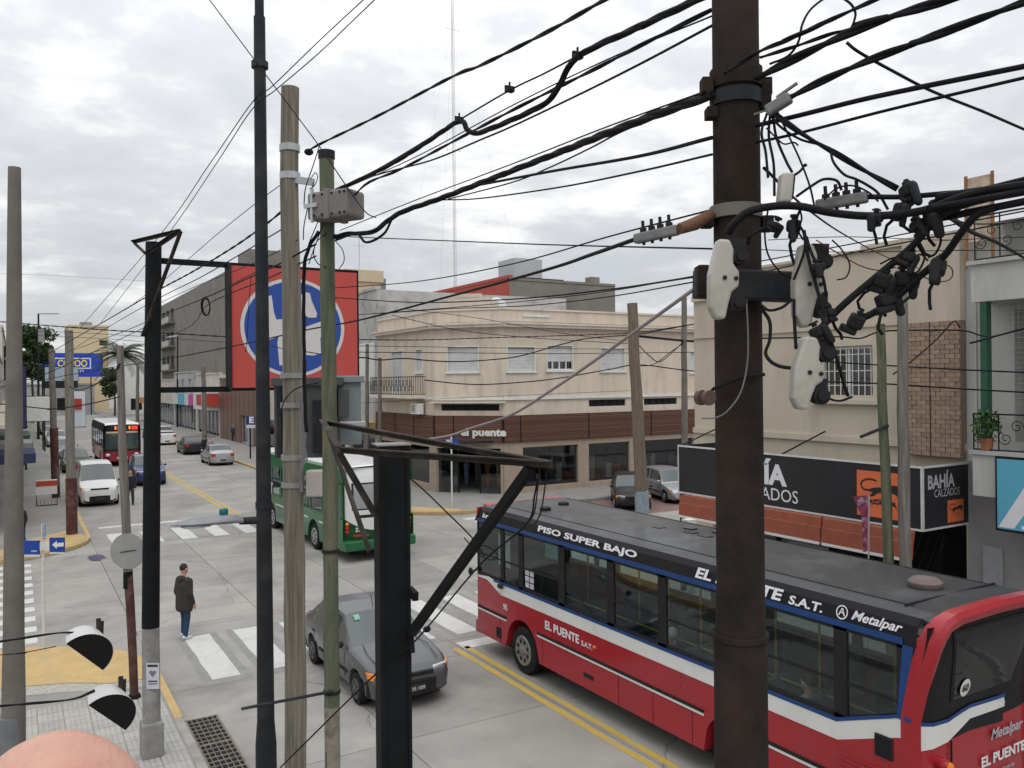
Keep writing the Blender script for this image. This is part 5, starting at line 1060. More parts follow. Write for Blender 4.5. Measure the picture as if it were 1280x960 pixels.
for i in range(nx):
    xa, xb = lerp(.1, WG - .1, i / nx), lerp(.1, WG - .1, (i + 1) / nx)
    lo = lambda x: 1.02 + .5 * abs(2 * x / WG - 1) ** 2.2
    for j in range(8): za0, za1 = lerp(lo(xa), 3.1, j / 8), lerp(lo(xa), 3.1, (j + 1) / 8); zb0, zb1 = lerp(lo(xb), 3.1, j / 8), lerp(lo(xb), 3.1, (j + 1) / 8); b.face([zoff(xa, za0), zoff(xb, zb0), zoff(xb, zb1), zoff(xa, za1)])
b.build('white_panel', m_whr, Gb, smooth=True)
m_pgl = mat('pale_bus_glass', (.30, .31, .32), .12, var=.1)
rear_shell(Gb, 2.55, 1.72, 2.62, m_plas, 'window_frame', .016, .30, 2.25, 12); rear_shell(Gb, 2.55, 1.77, 2.57, m_pgl, 'rear_window', .022, .36, 2.19, 12)
rear_shell(Gb, 2.55, 1.46, 1.56, m_plas, 'vent_slot', .018, .45, 2.1, 12); rear_shell(Gb, 2.55, .86, .93, m_redl, 'reflector', .02, .35, .85, 4); rear_shell(Gb, 2.55, .86, .93, m_redl, 'reflector', .02, 1.7, 2.2, 4)
for x in (.16, 2.39):
    for z in (1.02, 1.15, 1.28): b = MB(); b.lathe([(.06, .0), (.06, -.05), (.02, -.07)], (x, .17, z), 'y', 12); b.build('tail_lamp', m_redl if z < 1.2 else m_amber, Gb, smooth=True)
boxpart('bumper', m_grnp, Gb, .0, 2.55, -.1, .3, .40, .74, bevel=.06)
lettering('333', m_wht, Gb, (.38, -.02, 1.02), (1, 0, 0), (0, 0, 1), .28, .15, .03); lettering('333', m_wht, Gb, (1.95, -.02, 1.02), (1, 0, 0), (0, 0, 1), .28, .15, .03)
rear_shell(Gb, 2.55, .5, 1.4, m_grnp, 'front_panel'); Gb.children[-1].location = (2.55, GL, 0); Gb.children[-1].rotation_euler = (0, 0, math.pi)
q = rear_shell(Gb, 2.55, 1.4, 3.1, m_cglass, 'windscreen'); q.location = (2.55, GL, 0); q.rotation_euler = (0, 0, math.pi)
lettering('T', m_wht, Gb, (-.012, GL - 2.0, 1.45), (0, -1, 0), (0, 0, 1), .35, .45, .03)
# -- far bus, facing the camera
m_mar = paint('bus_maroon', (.25, .02, .035)); FL = 10.5
cfgF = dict(L=FL, W=2.5, zw0=1.4, zw1=2.6, zr=3.2, low=m_mar, top=m_plas, roof=m_whr, pil=m_plas, arches=[2.6, FL - 2.4], inside=False, stripes=[], wins=[(.4, 2), (2.1, 3.7), (3.8, 5.4), (5.5, 7.1), (7.2, 8.6), (8.7, 10)])
Fb = bus('city_bus', 'dark red city bus with glowing orange route display coming up the street in the distance', (PU(176, 545, 66.5).x, 77.0, 0), math.pi, cfgF)
def fr(z0_, z1_, m, nm, off=0, x0=0.0, x1=2.5, cv=.1):
    q = rear_shell(Fb, 2.5, z0_, z1_, m, nm, off, x0, x1, 12, cv); q.location = (2.5, FL, 0); q.rotation_euler = (0, 0, math.pi); return q
fr(.4, 1.1, m_mar, 'front_panel'); fr(1.1, 3.05, m_plas, 'front_surround'); fr(1.25, 2.45, m_cglass, 'windscreen', .012, .15, 2.35); fr(2.42, 2.55, m_sand, 'sun_strip', .016, .2, 2.3)
m_led = mat('orange_display', (.1, .03, .01), .5, emit=(1.0, .22, .04), es=1.6); m_ledr = mat('red_display', (.1, .01, .01), .5, emit=(1.0, .04, .03), es=1.3)
fr(2.66, 2.95, m_plas, 'display_case', .014, .2, 2.3)
lettering('129 1', m_led, Fb, (1.75, FL + .03, 2.68), (-1, 0, 0), (0, 0, 1), 1.05, .25, .06, name='display'); b = MB(); b.box(.22, .62, FL + .0, FL + .03, 2.66, 2.93); b.build('red_display', m_ledr, Fb)
for x in (.3, 2.2): b = MB(); b.ell((x, FL - .02, .85), .16, .06, .12, 12, 6); b.build('headlight', m_lens, Fb, smooth=True)
b = MB(); b.box(.9, 1.6, FL + .02, FL + .05, .55, .7); b.build('plate', m_platew, Fb)
# ------------------------------------------------------------------ poles
m_wpole = mat('weathered_timber', (.20, .182, .148), .9, var=.42, scale=4, stretch=(8, 8, .3), dark=(.09, .07, .05), dscale=1.6, damt=.7, bump=.35, bscale=9)
m_wpole2 = mat('grey_timber', (.165, .152, .135), .9, var=.4, scale=4, stretch=(7, 7, .3), dark=(.10, .085, .07), dscale=1.6, damt=.6, bump=.3, bscale=9)
m_gpole = mat('green_painted_timber', (.085, .10, .066), .85, var=.35, scale=4, stretch=(4, 4, .5), dark=(.19, .15, .095), dscale=2.2, damt=.9, bump=.3, bscale=10)
m_rust = mat('rusty_steel', (.026, .020, .018), .85, .0, spec=.12, var=.4, scale=5, dark=(.055, .03, .02), dscale=4, damt=.6, bump=.25, bscale=25)
m_dsteel = mat('dark_steel', (.017, .019, .022), .6, .0, spec=.2, var=.3, scale=4, dark=(.06, .055, .05), dscale=3, damt=.5)
m_cpole = mat('concrete_pole', (.155, .14, .123), .9, var=.2, scale=3, dark=(.11, .10, .09), dscale=1.2, damt=.7, bump=.15)
m_maroon = mat('maroon_paint', (.075, .028, .025), .7, var=.25, scale=4, dark=(.16, .13, .12), dscale=4, damt=.6)
m_blackp = mat('black_pole_paint', (.009, .010, .011), .7, var=.3, scale=4, spec=.12)
m_bare = mat('bare_pole', (.24, .235, .225), .85, var=.25, scale=5, dark=(.12, .11, .10), dscale=3, damt=.6)
m_band = mat('steel_band', (.30, .30, .285), .55, .4, var=.2, scale=10)
m_dgal = mat('dull_galvanised', (.19, .19, .185), .6, .3, var=.2, scale=12, dark=(.09, .085, .08), dscale=9, damt=.7)
m_porc = mat('porcelain', (.42, .40, .355), .35, var=.06, scale=6, dark=(.22, .20, .17), dscale=4, damt=.6)
m_cable = mat('black_cable', (.010, .010, .012), .7, var=.2, scale=20, spec=.15)
m_grey_c = mat('grey_cable', (.17, .16, .17), .6, var=.1)
m_box = mat('grey_box', (.19, .175, .17), .7, var=.12, scale=6, dark=(.09, .08, .075), dscale=2.5, damt=.6)
def bx(px, Y): return P(px, 480, Y).x, P(px, 480, Y).y
def zt(py, Y, px=640): return P(px, py, Y).z
def wobble(b, x, y, z0, z1, r0, r1, n=14, seg=14, lean=(0, 0), amp=.012, seed=1):
    rr = random.Random(seed); pts = []; rad = []
    for i in range(seg + 1):
        t = i / seg; pts.append((x + lean[0] * t + rr.uniform(-amp, amp), y + lean[1] * t + rr.uniform(-amp, amp), lerp(z0, z1, t))); rad.append(lerp(r0, r1, t) * rr.uniform(.97, 1.03))
    return b.tube(pts, rad, n)
def ringband(parent, name, m, x, y, z, r, h=.05): b = MB(); b.lathe([(r * .98, 0), (r + .006, 0), (r + .006, h), (r * .98, h)], (x, y, z), 'z', 18); b.build(name, m, parent, smooth=True)
# leftmost grey concrete pole
Y = 8.1; x, y = bx(9, Y); o = thing('utility_pole', 'tall grey concrete pole at the left edge of the picture', 'pole', (x, y, .13)); b = MB(); wobble(b, 0, 0, 0, zt(203, Y) - .13, .125, .055, lean=(P(18, 203, Y).x - x, P(18, 203, Y).y - y), amp=.0); b.build('shaft', m_cpole, o, smooth=True); b = MB(); b.tube([(0, 0, 0), (.0, 0, 2.6)], [.135, .128], 16); b.build('painted_base', mat('grey_base_paint', (.16, .165, .17), .8, var=.25, scale=3), o, smooth=True)
# tall black steel lamp pole with cobra lamp head
Y = 8.1; x, y = bx(328, Y); o = thing('lamp_pole', 'tall black steel lamp pole with a grey lamp head reaching left', 'lamp pole', (x, y, .13)); b = MB(); lx, ly = P(324, 0, Y).x - x, P(324, 0, Y).y - y
b.tube([(0, 0, 0), (0, 0, 2.3), (0, 0, 2.5)], [.105, .10, .085], 18); b.build('base_sleeve', m_dsteel, o, smooth=True); b = MB(); b.tube([(0, 0, 2.45), (lx * .5, ly * .5, 6), (lx, ly, 9.4)], [.083, .066, .055], 18); b.tube([(lx, ly, 9.38), (lx * 1.1, ly * 1.1, 10.6)], [.045, .04], 14); b.build('shaft', m_dsteel, o, smooth=True)
for z_ in (4.6, 8.9): ringband(o, 'collar', m_dsteel, lx * z_ / 10, ly * z_ / 10, z_, .075, .06)
a, e = P(330, 650, Y), P(212, 655, Y - .35); d = (e - a); loc = Vector((x, y, .13)); 
b = MB(); b.tube([a - loc, a + d * .27 - loc], [.04, .035], 12); b.build('arm', m_dsteel, o, smooth=True)
dn = d.normalized(); sd = dn.cross(Vector((0, 0, 1))).normalized(); u_ = sd.cross(dn); b = MB(); rsx = []
for t, w_, h_, zo in ((.23, .045, .035, 0), (.30, .075, .05, .012), (.42, .10, .06, .015), (.55, .115, .055, .01), (.75, .105, .045, .0), (.92, .065, .03, -.008), (1.0, .02, .012, -.014)):
    c = a + d * t - loc + u_ * zo; rsx.append([c + sd * w_ * math.cos(k) + u_ * h_ * (math.sin(k) if math.sin(k) > 0 else math.sin(k) * .6) for k in (2 * math.pi * i / 16 for i in range(16))])
b.rings(rsx); hd = b.build('lamp_head', mat('lamp_grey', (.24, .245, .26), .5, .2, var=.1), o, smooth=True)
b = MB(); c = a + d * .44 - loc + u_ * .065; b.lathe([(.035, 0), (.042, .012), (.042, .05), (.035, .06), (.01, .065)], tuple(c), 'z', 14); b.build('light_sensor', mat('teal_plastic', (.01, .12, .13), .3), hd, smooth=True)
b = MB(); c = a + d * .72 - loc - u_ * .03; b.ell(tuple(c), .15, .09, .02, 12, 6); b.build('lens', m_lens, hd, smooth=True)
# weathered wooden pole
Y = 8.6; x, y = bx(365, Y); WP = Vector((x, y, .13)); o = thing('utility_pole', 'weathered wooden utility pole with metal bands beside the lamp pole', 'pole', tuple(WP)); b = MB(); wobble(b, 0, 0, 0, zt(107, Y) - .13, .118, .093, seg=18, amp=.010, seed=4); b.build('shaft', m_wpole, o, smooth=True)
for py in (470, 507, 572, 606): ringband(o, 'steel_band', m_band, 0, 0, zt(py, Y) - .13, .113, .055)
for py in (187, 222): ringband(o, 'clamp', m_gal, 0, 0, zt(py, Y) - .13, .099, .07)
q = P(352, 222, Y) - WP; q2 = P(392, 228, Y - .1) - WP; b = MB(); b.bar(q, q2, .035, .07); b.build('clamp_arm', m_gal, o); b = MB(); b.ell(P(386, 190, Y) - WP, .05, .05, .035, 10, 6); b.build('insulator', m_plas, o, smooth=True)
b = MB(); c = P(383, 605, Y - .1) - WP; b.obox(c + Vector((.10, .02, 0)), (CS, -SN, 0), (SN, CS, 0), (0, 0, 1), .085, .07, .135); b.build('meter_box', mat('cream_box', (.40, .37, .33), .7, var=.08), o, bevel=.015)
b = MB()
for k in range(3): b.tube([P(374 + k, 490, Y - .13) - WP, P(378 + k * 2, 545, Y - .15) - WP, P(384 - k * 3, 575, Y - .15) - WP, P(372 + k * 2, 590, Y - .15) - WP, P(376 + k, 615, Y - .15) - WP], .009, 6)
b.build('conduit', m_grey_c, o, smooth=True)
# green painted pole carrying the junction box
Y = 7.6; x, y = bx(411, Y); GP = Vector((x, y, .13)); o = thing('utility_pole', 'peeling green painted pole carrying a grey junction box', 'pole', tuple(GP)); b = MB(); wobble(b, 0, 0, 0, zt(186, Y) - .13, .070, .068, seg=18, amp=.004, seed=9); b.build('shaft', m_gpole, o, smooth=True)
ringband(o, 'pole_cap', m_plas, 0, 0, zt(196, Y) - .13, .07, .07)
for py in (688, 864): ringband(o, 'wire_tie', m_plas, 0, 0, zt(py, Y) - .13, .073, .03)
b = MB(); b.tube([P(302, 886, Y - .1) - GP, P(416, 864, Y - .1) - GP], .014, 6); b.build('iron_rod', m_dsteel, o)
b = MB(); wobble(b, 0, 0, .2, zt(880, Y) - .13, .0715, .0715, seg=6, amp=.003, seed=19); b.build('bare_base', mat('flaking_base', (.23, .20, .165), .9, var=.3, scale=8, dark=(.03, .03, .03), dscale=3, damt=.95), o, smooth=True)
bxo = thing('junction_box', 'grey junction box strapped to the green pole', 'junction box', tuple(P(420, 258, Y - .16))); c0 = P(420, 258, Y - .16); b = MB(); r_ = Vector((CS, -SN, 0)); f_ = Vector((SN, CS, 0)); rot = Matrix.Rotation(math.radians(-28), 3, 'Z'); ax, ay = rot @ r_, rot @ f_
b.obox((0, 0, 0), ax, ay, (0, 0, 1), .23, .13, .125); b.build('casing', m_box, bxo, bevel=.03); b = MB(); b.obox((0, 0, 0), ax, ay, (0, 0, 1), .03, .14, .135); b.build('strap', m_box, bxo, bevel=.008); b = MB(); b.obox(-ax * .16 - ay * .135, ax, ay, (0, 0, 1), .012, .012, .15); b.obox(-ax * .17 - ay * .14, ax, ay, (0, 0, 1), .075, .012, .018); b.build('bracket', m_gal, bxo)
b = MB()
for kx in (-.14, -.05, .06, .15, .2):
    for kz in (-.09, .09): b.ell(ax * kx - ay * .132 + Vector((0, 0, kz)), .012, .012, .012, 8, 5)
b.build('bolts', m_plas, bxo)
# black square steel column with triangular bracket
Y = 4.9; x, y = bx(488, Y); CP = Vector((x, y, .13)); o = thing('steel_column', 'black square steel column with a triangular bracket on top in the middle foreground', 'column', tuple(CP)); zc = P(488, 556, Y).z - .13
b = MB(); r_ = Vector((CS, -SN, 0)); f_ = Vector((SN, CS, 0)); rot = Matrix.Rotation(math.radians(20), 3, 'Z'); ax, ay = rot @ r_, rot @ f_
b.obox((0, 0, zc / 2), ax, ay, (0, 0, 1), .092, .092, zc / 2); b.build('shaft', m_blackp, o, bevel=.012); b = MB(); b.obox((0, 0, zc + .004), ax, ay, (0, 0, 1), .098, .098, .004); b.build('cap_plate', m_bare, o)
for s_ in (-1, 1): b = MB(); b.obox(ax * .075 * s_ - ay * .096, ax, ay, (0, 0, 1), .008, .006, 1); b.v = [(vx, vy, (vz + 1) / 2 * zc) for vx, vy, vz in b.v]; b.build('flange', m_blackp, o)
def angle_bar(parent, a, b_, w=.055, m=m_rust, nm='bracket_bar'):
    q = MB(); q.bar(a, b_, .008, w); d_ = (b_ - a).normalized(); s_ = d_.cross(Vector((0, 0, 1))).normalized(); q.bar(a + s_ * w / 2 + Vector((0, 0, w / 2)), b_ + s_ * w / 2 + Vector((0, 0, w / 2)), w, .008); q.build(nm, m, parent)
m_brk = mat('bracket_steel', (.03, .026, .024), .75, .0, spec=.15, var=.3, scale=8, dark=(.12, .085, .06), dscale=5, damt=.7)
B1, B2, A_ = P(406, 528, 5.9) - CP, P(427, 563, 4.75) - CP, P(690, 581, 4.05) - CP
angle_bar(o, B1, A_, .034, m_brk); angle_bar(o, B2, A_, .034, m_brk); angle_bar(o, B1, B2, .04, m_brk)
b = MB(); b.bar(P(662, 586, 4.1) - CP, P(514, 792, 4.82) - CP, .045, .045); b.build('strut', m_blackp, o); b = MB(); b.bar(P(424, 566, 4.77) - CP, P(468, 642, 4.85) - CP, .034); b.build('strut', m_brk, o); b = MB(); b.bar(P(408, 532, 5.85) - CP, P(462, 690, 5.05) - CP, .02, .035); b.build('strut', m_brk, o)
b = MB(); b.bar(P(512, 738, 4.85) - CP, P(520, 746, 4.75) - CP, .03, .05); b.bar(P(512, 792, 4.85) - CP, P(514, 816, 4.83) - CP, .03, .05); b.build('gusset', m_blackp, o)
# rusty foreground pole with cross-arm
Y = 3.3; x, y = bx(922, Y); RP = Vector((x, y, .13)); o = thing('utility_pole', 'thick rusty brown steel pole in the right foreground', 'pole', tuple(RP)); lx, ly = P(919, 0, Y).x - x, P(919, 0, Y).y - y
zj = P(925, 793, Y).z - .13; b = MB(); b.tube([(0, 0, 0), (0, 0, zj)], [.108, .104], 28); b.build('lower_shaft', m_rust, o, smooth=True); b = MB(); b.tube([(0, 0, zj - .01), (lx * .6, ly * .6, 5), (lx, ly, 9.2)], [.098, .094, .088], 28); b.build('upper_shaft', m_rust, o, smooth=True); ringband(o, 'weld_ring', m_rust, 0, 0, zj - .012, .106, .02)
def at(px, py, Yd): return P(px, py, Yd) - RP
for py, h_, m_ in ((112, .075, m_rust), (134, .055, m_dsteel), (274, .05, m_cpole)):
    ringband(o, 'clamp', m_, at(920, py, Y).x, at(920, py, Y).y, at(920, py, Y).z, .097, h_)
for px, py, w_ in ((883, 108, .03), (956, 110, .035), (889, 142, .022), (955, 128, .03), (884, 276, .028), (958, 280, .03)): b = MB(); b.obox(at(px, py, Y - .02), r_, f_, (0, 0, 1), .022, .03, w_); b.build('clamp_lug', m_rust, o, bevel=.004)
ca, cb_ = at(868, 354, Y - .12), at(1012, 360, Y - .10); b = MB(); b.bar(ca, cb_, .075, .115); b.build('cross_arm', m_dsteel, o, bevel=.01); b = MB(); b.bar(at(870, 352, Y - .13), at(884, 352, Y - .13), .08, .12); b.build('arm_end', m_rust, o, bevel=.006)
b = MB(); b.cyl(at(800, 300, Y - .15), at(800, 300, Y - .15) + Vector((.001, 0, 0)), .001); 
ra = [at(889, 268, Y - .1), at(868, 280, Y - .14), at(850, 286, Y - .16)]; b = MB(); b.tube(ra, [.02, .026, .022], 10); b.build('eye_bolt', mat('orange_rust', (.12, .06, .035), .85, var=.4, scale=8), o, smooth=True)
def wedge_clamp(label, p0, p1, n=4):
    w = thing('cable_clamp', label, 'cable clamp', tuple(p0)); d_ = (p1 - p0); L_ = d_.length; d_.normalize(); up_ = Vector((0, 0, 1)); up_ = (up_ - d_ * up_.dot(d_)).normalized(); b = MB(); b.bar(Vector((0, 0, 0)), d_ * L_, .036, .04); b.build('body', m_dgal, w, bevel=.008)
    for k in range(n): c = d_ * L_ * (.2 + .6 * k / max(1, n - 1)); b = MB(); b.cyl(c - up_ * .03, c + up_ * .065, .0065, n=8); b.cyl(c + up_ * .022, c + up_ * .035, .014, n=6); b.build('bolt', m_plas, w)
wedge_clamp('bolted dead-end clamp on the heavy cable left of the rusty pole', P(794, 299, 3.3), P(848, 287, 3.16)); wedge_clamp('bolted dead-end clamp right of the rusty pole', P(1020, 257, 3.05), P(1085, 246, 2.95))
def fuse_block(label, px, py, Yd, h=.285, lean=0.0, flip=1):
    w = thing('fuse_holder', label, 'fuse holder', tuple(P(px, py, Yd))); r2 = (Matrix.Rotation(math.radians(lean), 3, f_) @ r_); u2 = Matrix.Rotation(math.radians(lean), 3, f_) @ Vector((0, 0, 1))
    pf = [(-.03, .5), (.012, .5), (.028, .38), (.03, .2), (.052, .1), (.054, -.08), (.03, -.16), (.02, -.32), (.012, -.5), (-.022, -.5), (-.045, -.36), (-.052, .05)]
    b = MB(); b.prism([(a * flip, c * h) for a, c in pf], lambda a, c, d_: r2 * a + u2 * c + f_ * d_, -.032, .032); b.build('porcelain_body', m_porc, w, bevel=.01)
    b = MB()
    for zz, xx in ((.02, .0), (.02, .04)): b.cyl(r2 * xx * flip + u2 * zz * h * 4 * .2 - f_ * .033, r2 * xx * flip + u2 * zz * h * 4 * .2 - f_ * .036, .008, n=10)
    b.build('bolt_hole', m_plas, w)
    for zz in (.30, -.28):
        c = r2 * .055 * flip + u2 * zz * h; b = MB(); b.cyl(c - f_ * .03, c + f_ * .03, .030, n=14); b.cyl(c - f_ * .031, c - f_ * .045, .018, n=12); cc = r2 * .04 * flip + u2 * (zz * h + .035); b.obox(cc, r2, f_, u2, .03, .025, .028); b.build('contact', m_plas, w, smooth=True)
    return w
fuse_block('white porcelain fuse holder on the front of the rusty pole', 903, 350, 2.98, .285, 4)
fuse_block('white porcelain fuse holder at the right end of the cross-arm', 1008, 358, 3.02, .30, 2)
fuse_block('white porcelain fuse holder hanging lowest from the cables', 1008, 467, 2.95, .26, 8)
sp_ = thing('spool_insulator', 'brown spool insulator tied to the left of the rusty pole', 'insulator', tuple(P(881, 497, 3.2))); b = MB(); b.lathe([(.03, -.03), (.03, -.012), (.018, -.006), (.018, .006), (.03, .012), (.03, .03)], (0, 0, 0), 'y', 16); b.build('spool', mat('brown_glaze', (.10, .06, .05), .3), sp_, smooth=True); b = MB(); b.tube([Vector((.01, 0, .0)), P(892, 486, 3.2) - P(881, 497, 3.2), P(925, 472, 3.17) - P(881, 497, 3.2), P(955, 468, 3.22) - P(881, 497, 3.2)], .008, 6); b.build('tie_wire', m_cable, sp_)
# far column with bracket and red billboard
q = G(190, 955); SP = Vector((q.x, q.y, .13)); o = thing('billboard_pole', 'black painted pole with bare concrete foot holding the red billboard arm', 'pole', tuple(SP)); Yq = 15.05
Yq = SP.x * SN + SP.y * CS; tz = P(191, 303, Yq).z - .13; zblk = P(190, 783, Yq).z - .13; lx, ly = P(192, 303, Yq).x - SP.x, P(192, 303, Yq).y - SP.y
b = MB(); b.tube([(0, 0, 0), (0, 0, zblk)], [.135, .13], 16); b.build('bare_foot', m_bare, o, smooth=True); b = MB(); b.tube([(0, 0, zblk - .01), (lx, ly, tz)], [.132, .118], 16); b.build('painted_shaft', m_blackp, o, smooth=True)
b = MB(); b.box(-.16, .16, -.16, .16, 0, .55); b.build('foot_block', m_bare, o, bevel=.03)
b = MB(); c = P(191, 845, Yq - .14) - SP; b.obox(c, r_, f_, (0, 0, 1), .10, .004, .20); ps = b.build('poster', mat('poster_paper', (.50, .49, .55), .8, var=.1, scale=10), o); b = MB(); b.obox(c - f_ * .006 + Vector((0, 0, .16)), r_, f_, (0, 0, 1), .08, .001, .018); b.build('print', m_plate, ps); b = MB(); b.obox(c - f_ * .006 + Vector((0, 0, -.08)), r_, f_, (0, 0, 1), .07, .001, .010); b.build('print', m_plate, ps); b = MB(); b.obox(c - f_ * .006 + Vector((0, 0, -.12)), r_, f_, (0, 0, 1), .07, .001, .006); b.build('print', m_plate, ps); b = MB(); hp = [(0, -.06), (.05, 0), (.055, .03), (.03, .05), (0, .03), (-.03, .05), (-.055, .03), (-.05, 0)]; b.face([c - f_ * .006 + r_ * a + Vector((0, 0, .04 + z)) for a, z in hp]); b.build('heart_print', m_grey_c, ps)
T1, T2, TA = P(167, 303, Yq + .25) - SP, P(183, 318, Yq - .05) - SP, P(226, 289, Yq - .6) - SP
for a_, b_ in ((T1, TA), (T2, TA), (T1, T2)): angle_bar(o, a_, b_, .05, m_brk)
b = MB(); b.bar(TA, P(178, 420, Yq - .1) - SP, .05, .03); b.build('strut', m_brk, o)
u0 = SP.y; bz1, bz0 = 7.93, 5.83
for z_ in (bz1 - .03, bz0 + .03): b = MB(); b.box(.1, 3.0 - SP.x + .05, -.03, .03, z_ - .13 - .045, z_ - .13 + .045); b.build('sign_arm', m_blackp, o)
rbd = thing('red_billboard', 'square red billboard with a white emblem in a blue circle held out over the street', 'billboard', (3.0, u0, bz0)); fR = Face((3.0, u0 - .12), (5.24, u0 - .12)); m_rbd = mat('billboard_red', (.47, .072, .06), .6, var=.05, scale=1.0, dark=(.38, .07, .06), dscale=1, damt=.4); m_logo = mat('emblem_white', (.56, .54, .53), .6, var=.04); m_logb = mat('emblem_blue', (.025, .07, .30), .55, var=.04)
boxpart('case', m_blackp, rbd, 3.0, 5.24, u0 - .12, u0 + .12, bz0, bz1, bevel=.01); fR.part('face', m_rbd, rbd, .055, 2.20, bz0 + .05, bz1 - .05, .001, .012); fR.part('side_frame', m_dsteel, rbd, .0, .05, bz0 + .01, bz1 - .01, .001, .04)
_fp = lambda px, py: (PU(px, py, u0 - .12).x - 3.0, PU(px, py, u0 - .12).z)
cx = (_fp(300, 410)[0] + _fp(430, 410)[0]) / 2; cz = (_fp(365, 348)[1] + _fp(365, 471)[1]) / 2; rad = (_fp(365, 348)[1] - _fp(365, 471)[1]) / 2; radx = (_fp(430, 410)[0] - _fp(300, 410)[0]) / 2
def disc(f, r, m, nm, out, n=48): b = MB(); b.face([f.p(cx + r * radx / rad * math.cos(t), cz + r * math.sin(t), out) for t in (2 * math.pi * i / n for i in range(n))]); return b.build(nm, m, rbd)
disc(fR, rad, m_logo, 'emblem_ring', .016); disc(fR, rad * .93, m_logb, 'emblem_disc', .020)
# emblem shapes, measured on the face (picture coordinates turned into face coordinates)
def fpix(px, py): w = PU(px, py, u0 - .12); return w.x - 3.0, w.z
def zl_(x, y): return fpix(270 + x / 5.05, 310 + y / 5.05)
shapes = [[(322, 305), (348, 300), (362, 400), (378, 452), (440, 448), (440, 545), (432, 735), (398, 742), (385, 600), (392, 560), (335, 580), (300, 560), (298, 480), (325, 420)],
          [(415, 380), (420, 350), (440, 325), (470, 330), (560, 280), (590, 285), (600, 330), (635, 415), (630, 440), (580, 440), (530, 400), (480, 430), (440, 415)],
          [(500, 560), (560, 500), (620, 478), (680, 458), (690, 555), (655, 565), (660, 665), (610, 680), (540, 672), (500, 660)]]
for sh in shapes: b = MB(); b.face([fR.p(*zl_(x_, y_), .024) for x_, y_ in sh]); b.build('emblem', m_logo, rbd)
b = MB(); b.face([fR.p(*zl_(x_, y_), .0245) for x_, y_ in ((438, 450), (480, 445), (500, 500), (480, 548), (438, 545))]); b.build('emblem', m_logo, rbd)
fix_children(rbd)
# bent maroon pole with a round sign seen from behind
q = G(168, 882); Yq = q.x * SN + q.y * CS; loc = Vector((q.x, q.y, .13)); o = thing('sign_pole', 'slightly bent maroon and grey pole with the back of a round sign', 'pole', tuple(loc))
pth = [P(px, py, Yq) - loc for px, py in ((168, 880), (166, 820), (163, 760), (160, 715))]; pth[0].z = 0; b = MB(); b.tube(pth, [.075, .075, .078, .08], 14); b.build('painted_shaft', m_maroon, o, smooth=True)
b = MB(); b.tube([P(160, 735, Yq) - loc, P(160, 714, Yq) - loc], .083, 14); b.build('black_band', m_blackp, o, smooth=True); b = MB(); b.tube([P(160, 716, Yq) - loc, P(157, 640, Yq) - loc, P(153, 560, Yq) - loc, P(150, 432, Yq) - loc], [.08, .078, .074, .062], 14); b.build('bare_shaft', m_wpole2, o, smooth=True)
b = MB(); c = P(160, 689, Yq - .12) - loc; b.tube([c, c + f_ * .012], .33, 32); b.build('round_sign', mat('sign_back', (.30, .30, .29), .6, .3, var=.12, scale=4), o); b = MB(); b.bar(c - r_ * .14 - f_ * .008 + Vector((0, 0, -.02)), c + r_ * .14 - f_ * .008 + Vector((0, 0, .02)), .008, .015); b.build('sign_bracket', m_plas, o); b = MB(); b.lathe([(.12, 0), (.10, .08)], (0, 0, 0), 'z', 12); b.build('foot', m_blackp, o)
# street name signs
q = G(55, 822); loc = Vector((q.x, q.y, .14)); Yq = q.x * SN + q.y * CS; o = thing('street_sign', 'white post with blue street name plates and a white arrow on the near left corner', 'street sign', tuple(loc)); zt_ = P(55, 655, Yq).z - .14
m_spw = mat('sign_post_white', (.55, .55, .54), .6, var=.1); m_sblue = mat('plate_blue', (.012, .055, .30), .5, var=.05)
b = MB(); b.cyl((0, 0, 0), (0, 0, zt_), .03, .03, 12); b.build('post', m_spw, o, smooth=True); b = MB(); c = P(56, 684, Yq - .05) - loc
def plate_(px0, py0, px1, py1, Yd, m, nm, th=.012):
    a, c_ = P(px0, py0, Yd) - loc, P(px1, py1, Yd) - loc; b = MB(); h_ = (a.z - c_.z) / 2; m_ = (a + c_) / 2; w_ = ((c_ - a).xy).length / 2; b.obox(m_, Vector((c_.x - a.x, c_.y - a.y, 0)), f_, (0, 0, 1), w_, th, h_); return b.build(nm, m, o)
plate_(10, 676, 50, 693, Yq - .05, m_sblue, 'name_plate'); plate_(62, 672, 81, 690, Yq - .05, m_sblue, 'arrow_plate'); plate_(50, 678, 62, 688, Yq - .06, m_spw, 'clamp'); plate_(10, 693, 50, 696, Yq - .05, m_spw, 'plate_edge'); plate_(62, 690, 81, 692, Yq - .05, m_spw, 'plate_edge'); plate_(53, 655, 57, 674, Yq - .07, mat('small_plate', (.25, .30, .40), .6, var=.4, scale=20), 'side_plate')
b = MB(); b.face([P(px, py, Yq - .075) - loc for px, py in ((65, 681), (71, 676), (71, 679), (79.5, 678), (79.5, 683), (71, 683.5), (71, 686))]); b.build('arrow', m_lett, o)
lettering('1900', m_lett, o, P(39, 690, Yq - .07) - loc, r_, (0, 0, 1), .12, .035, .02); lettering('AV', m_lett, o, P(21, 684, Yq - .07) - loc, r_, (0, 0, 1), .1, .05, .02)
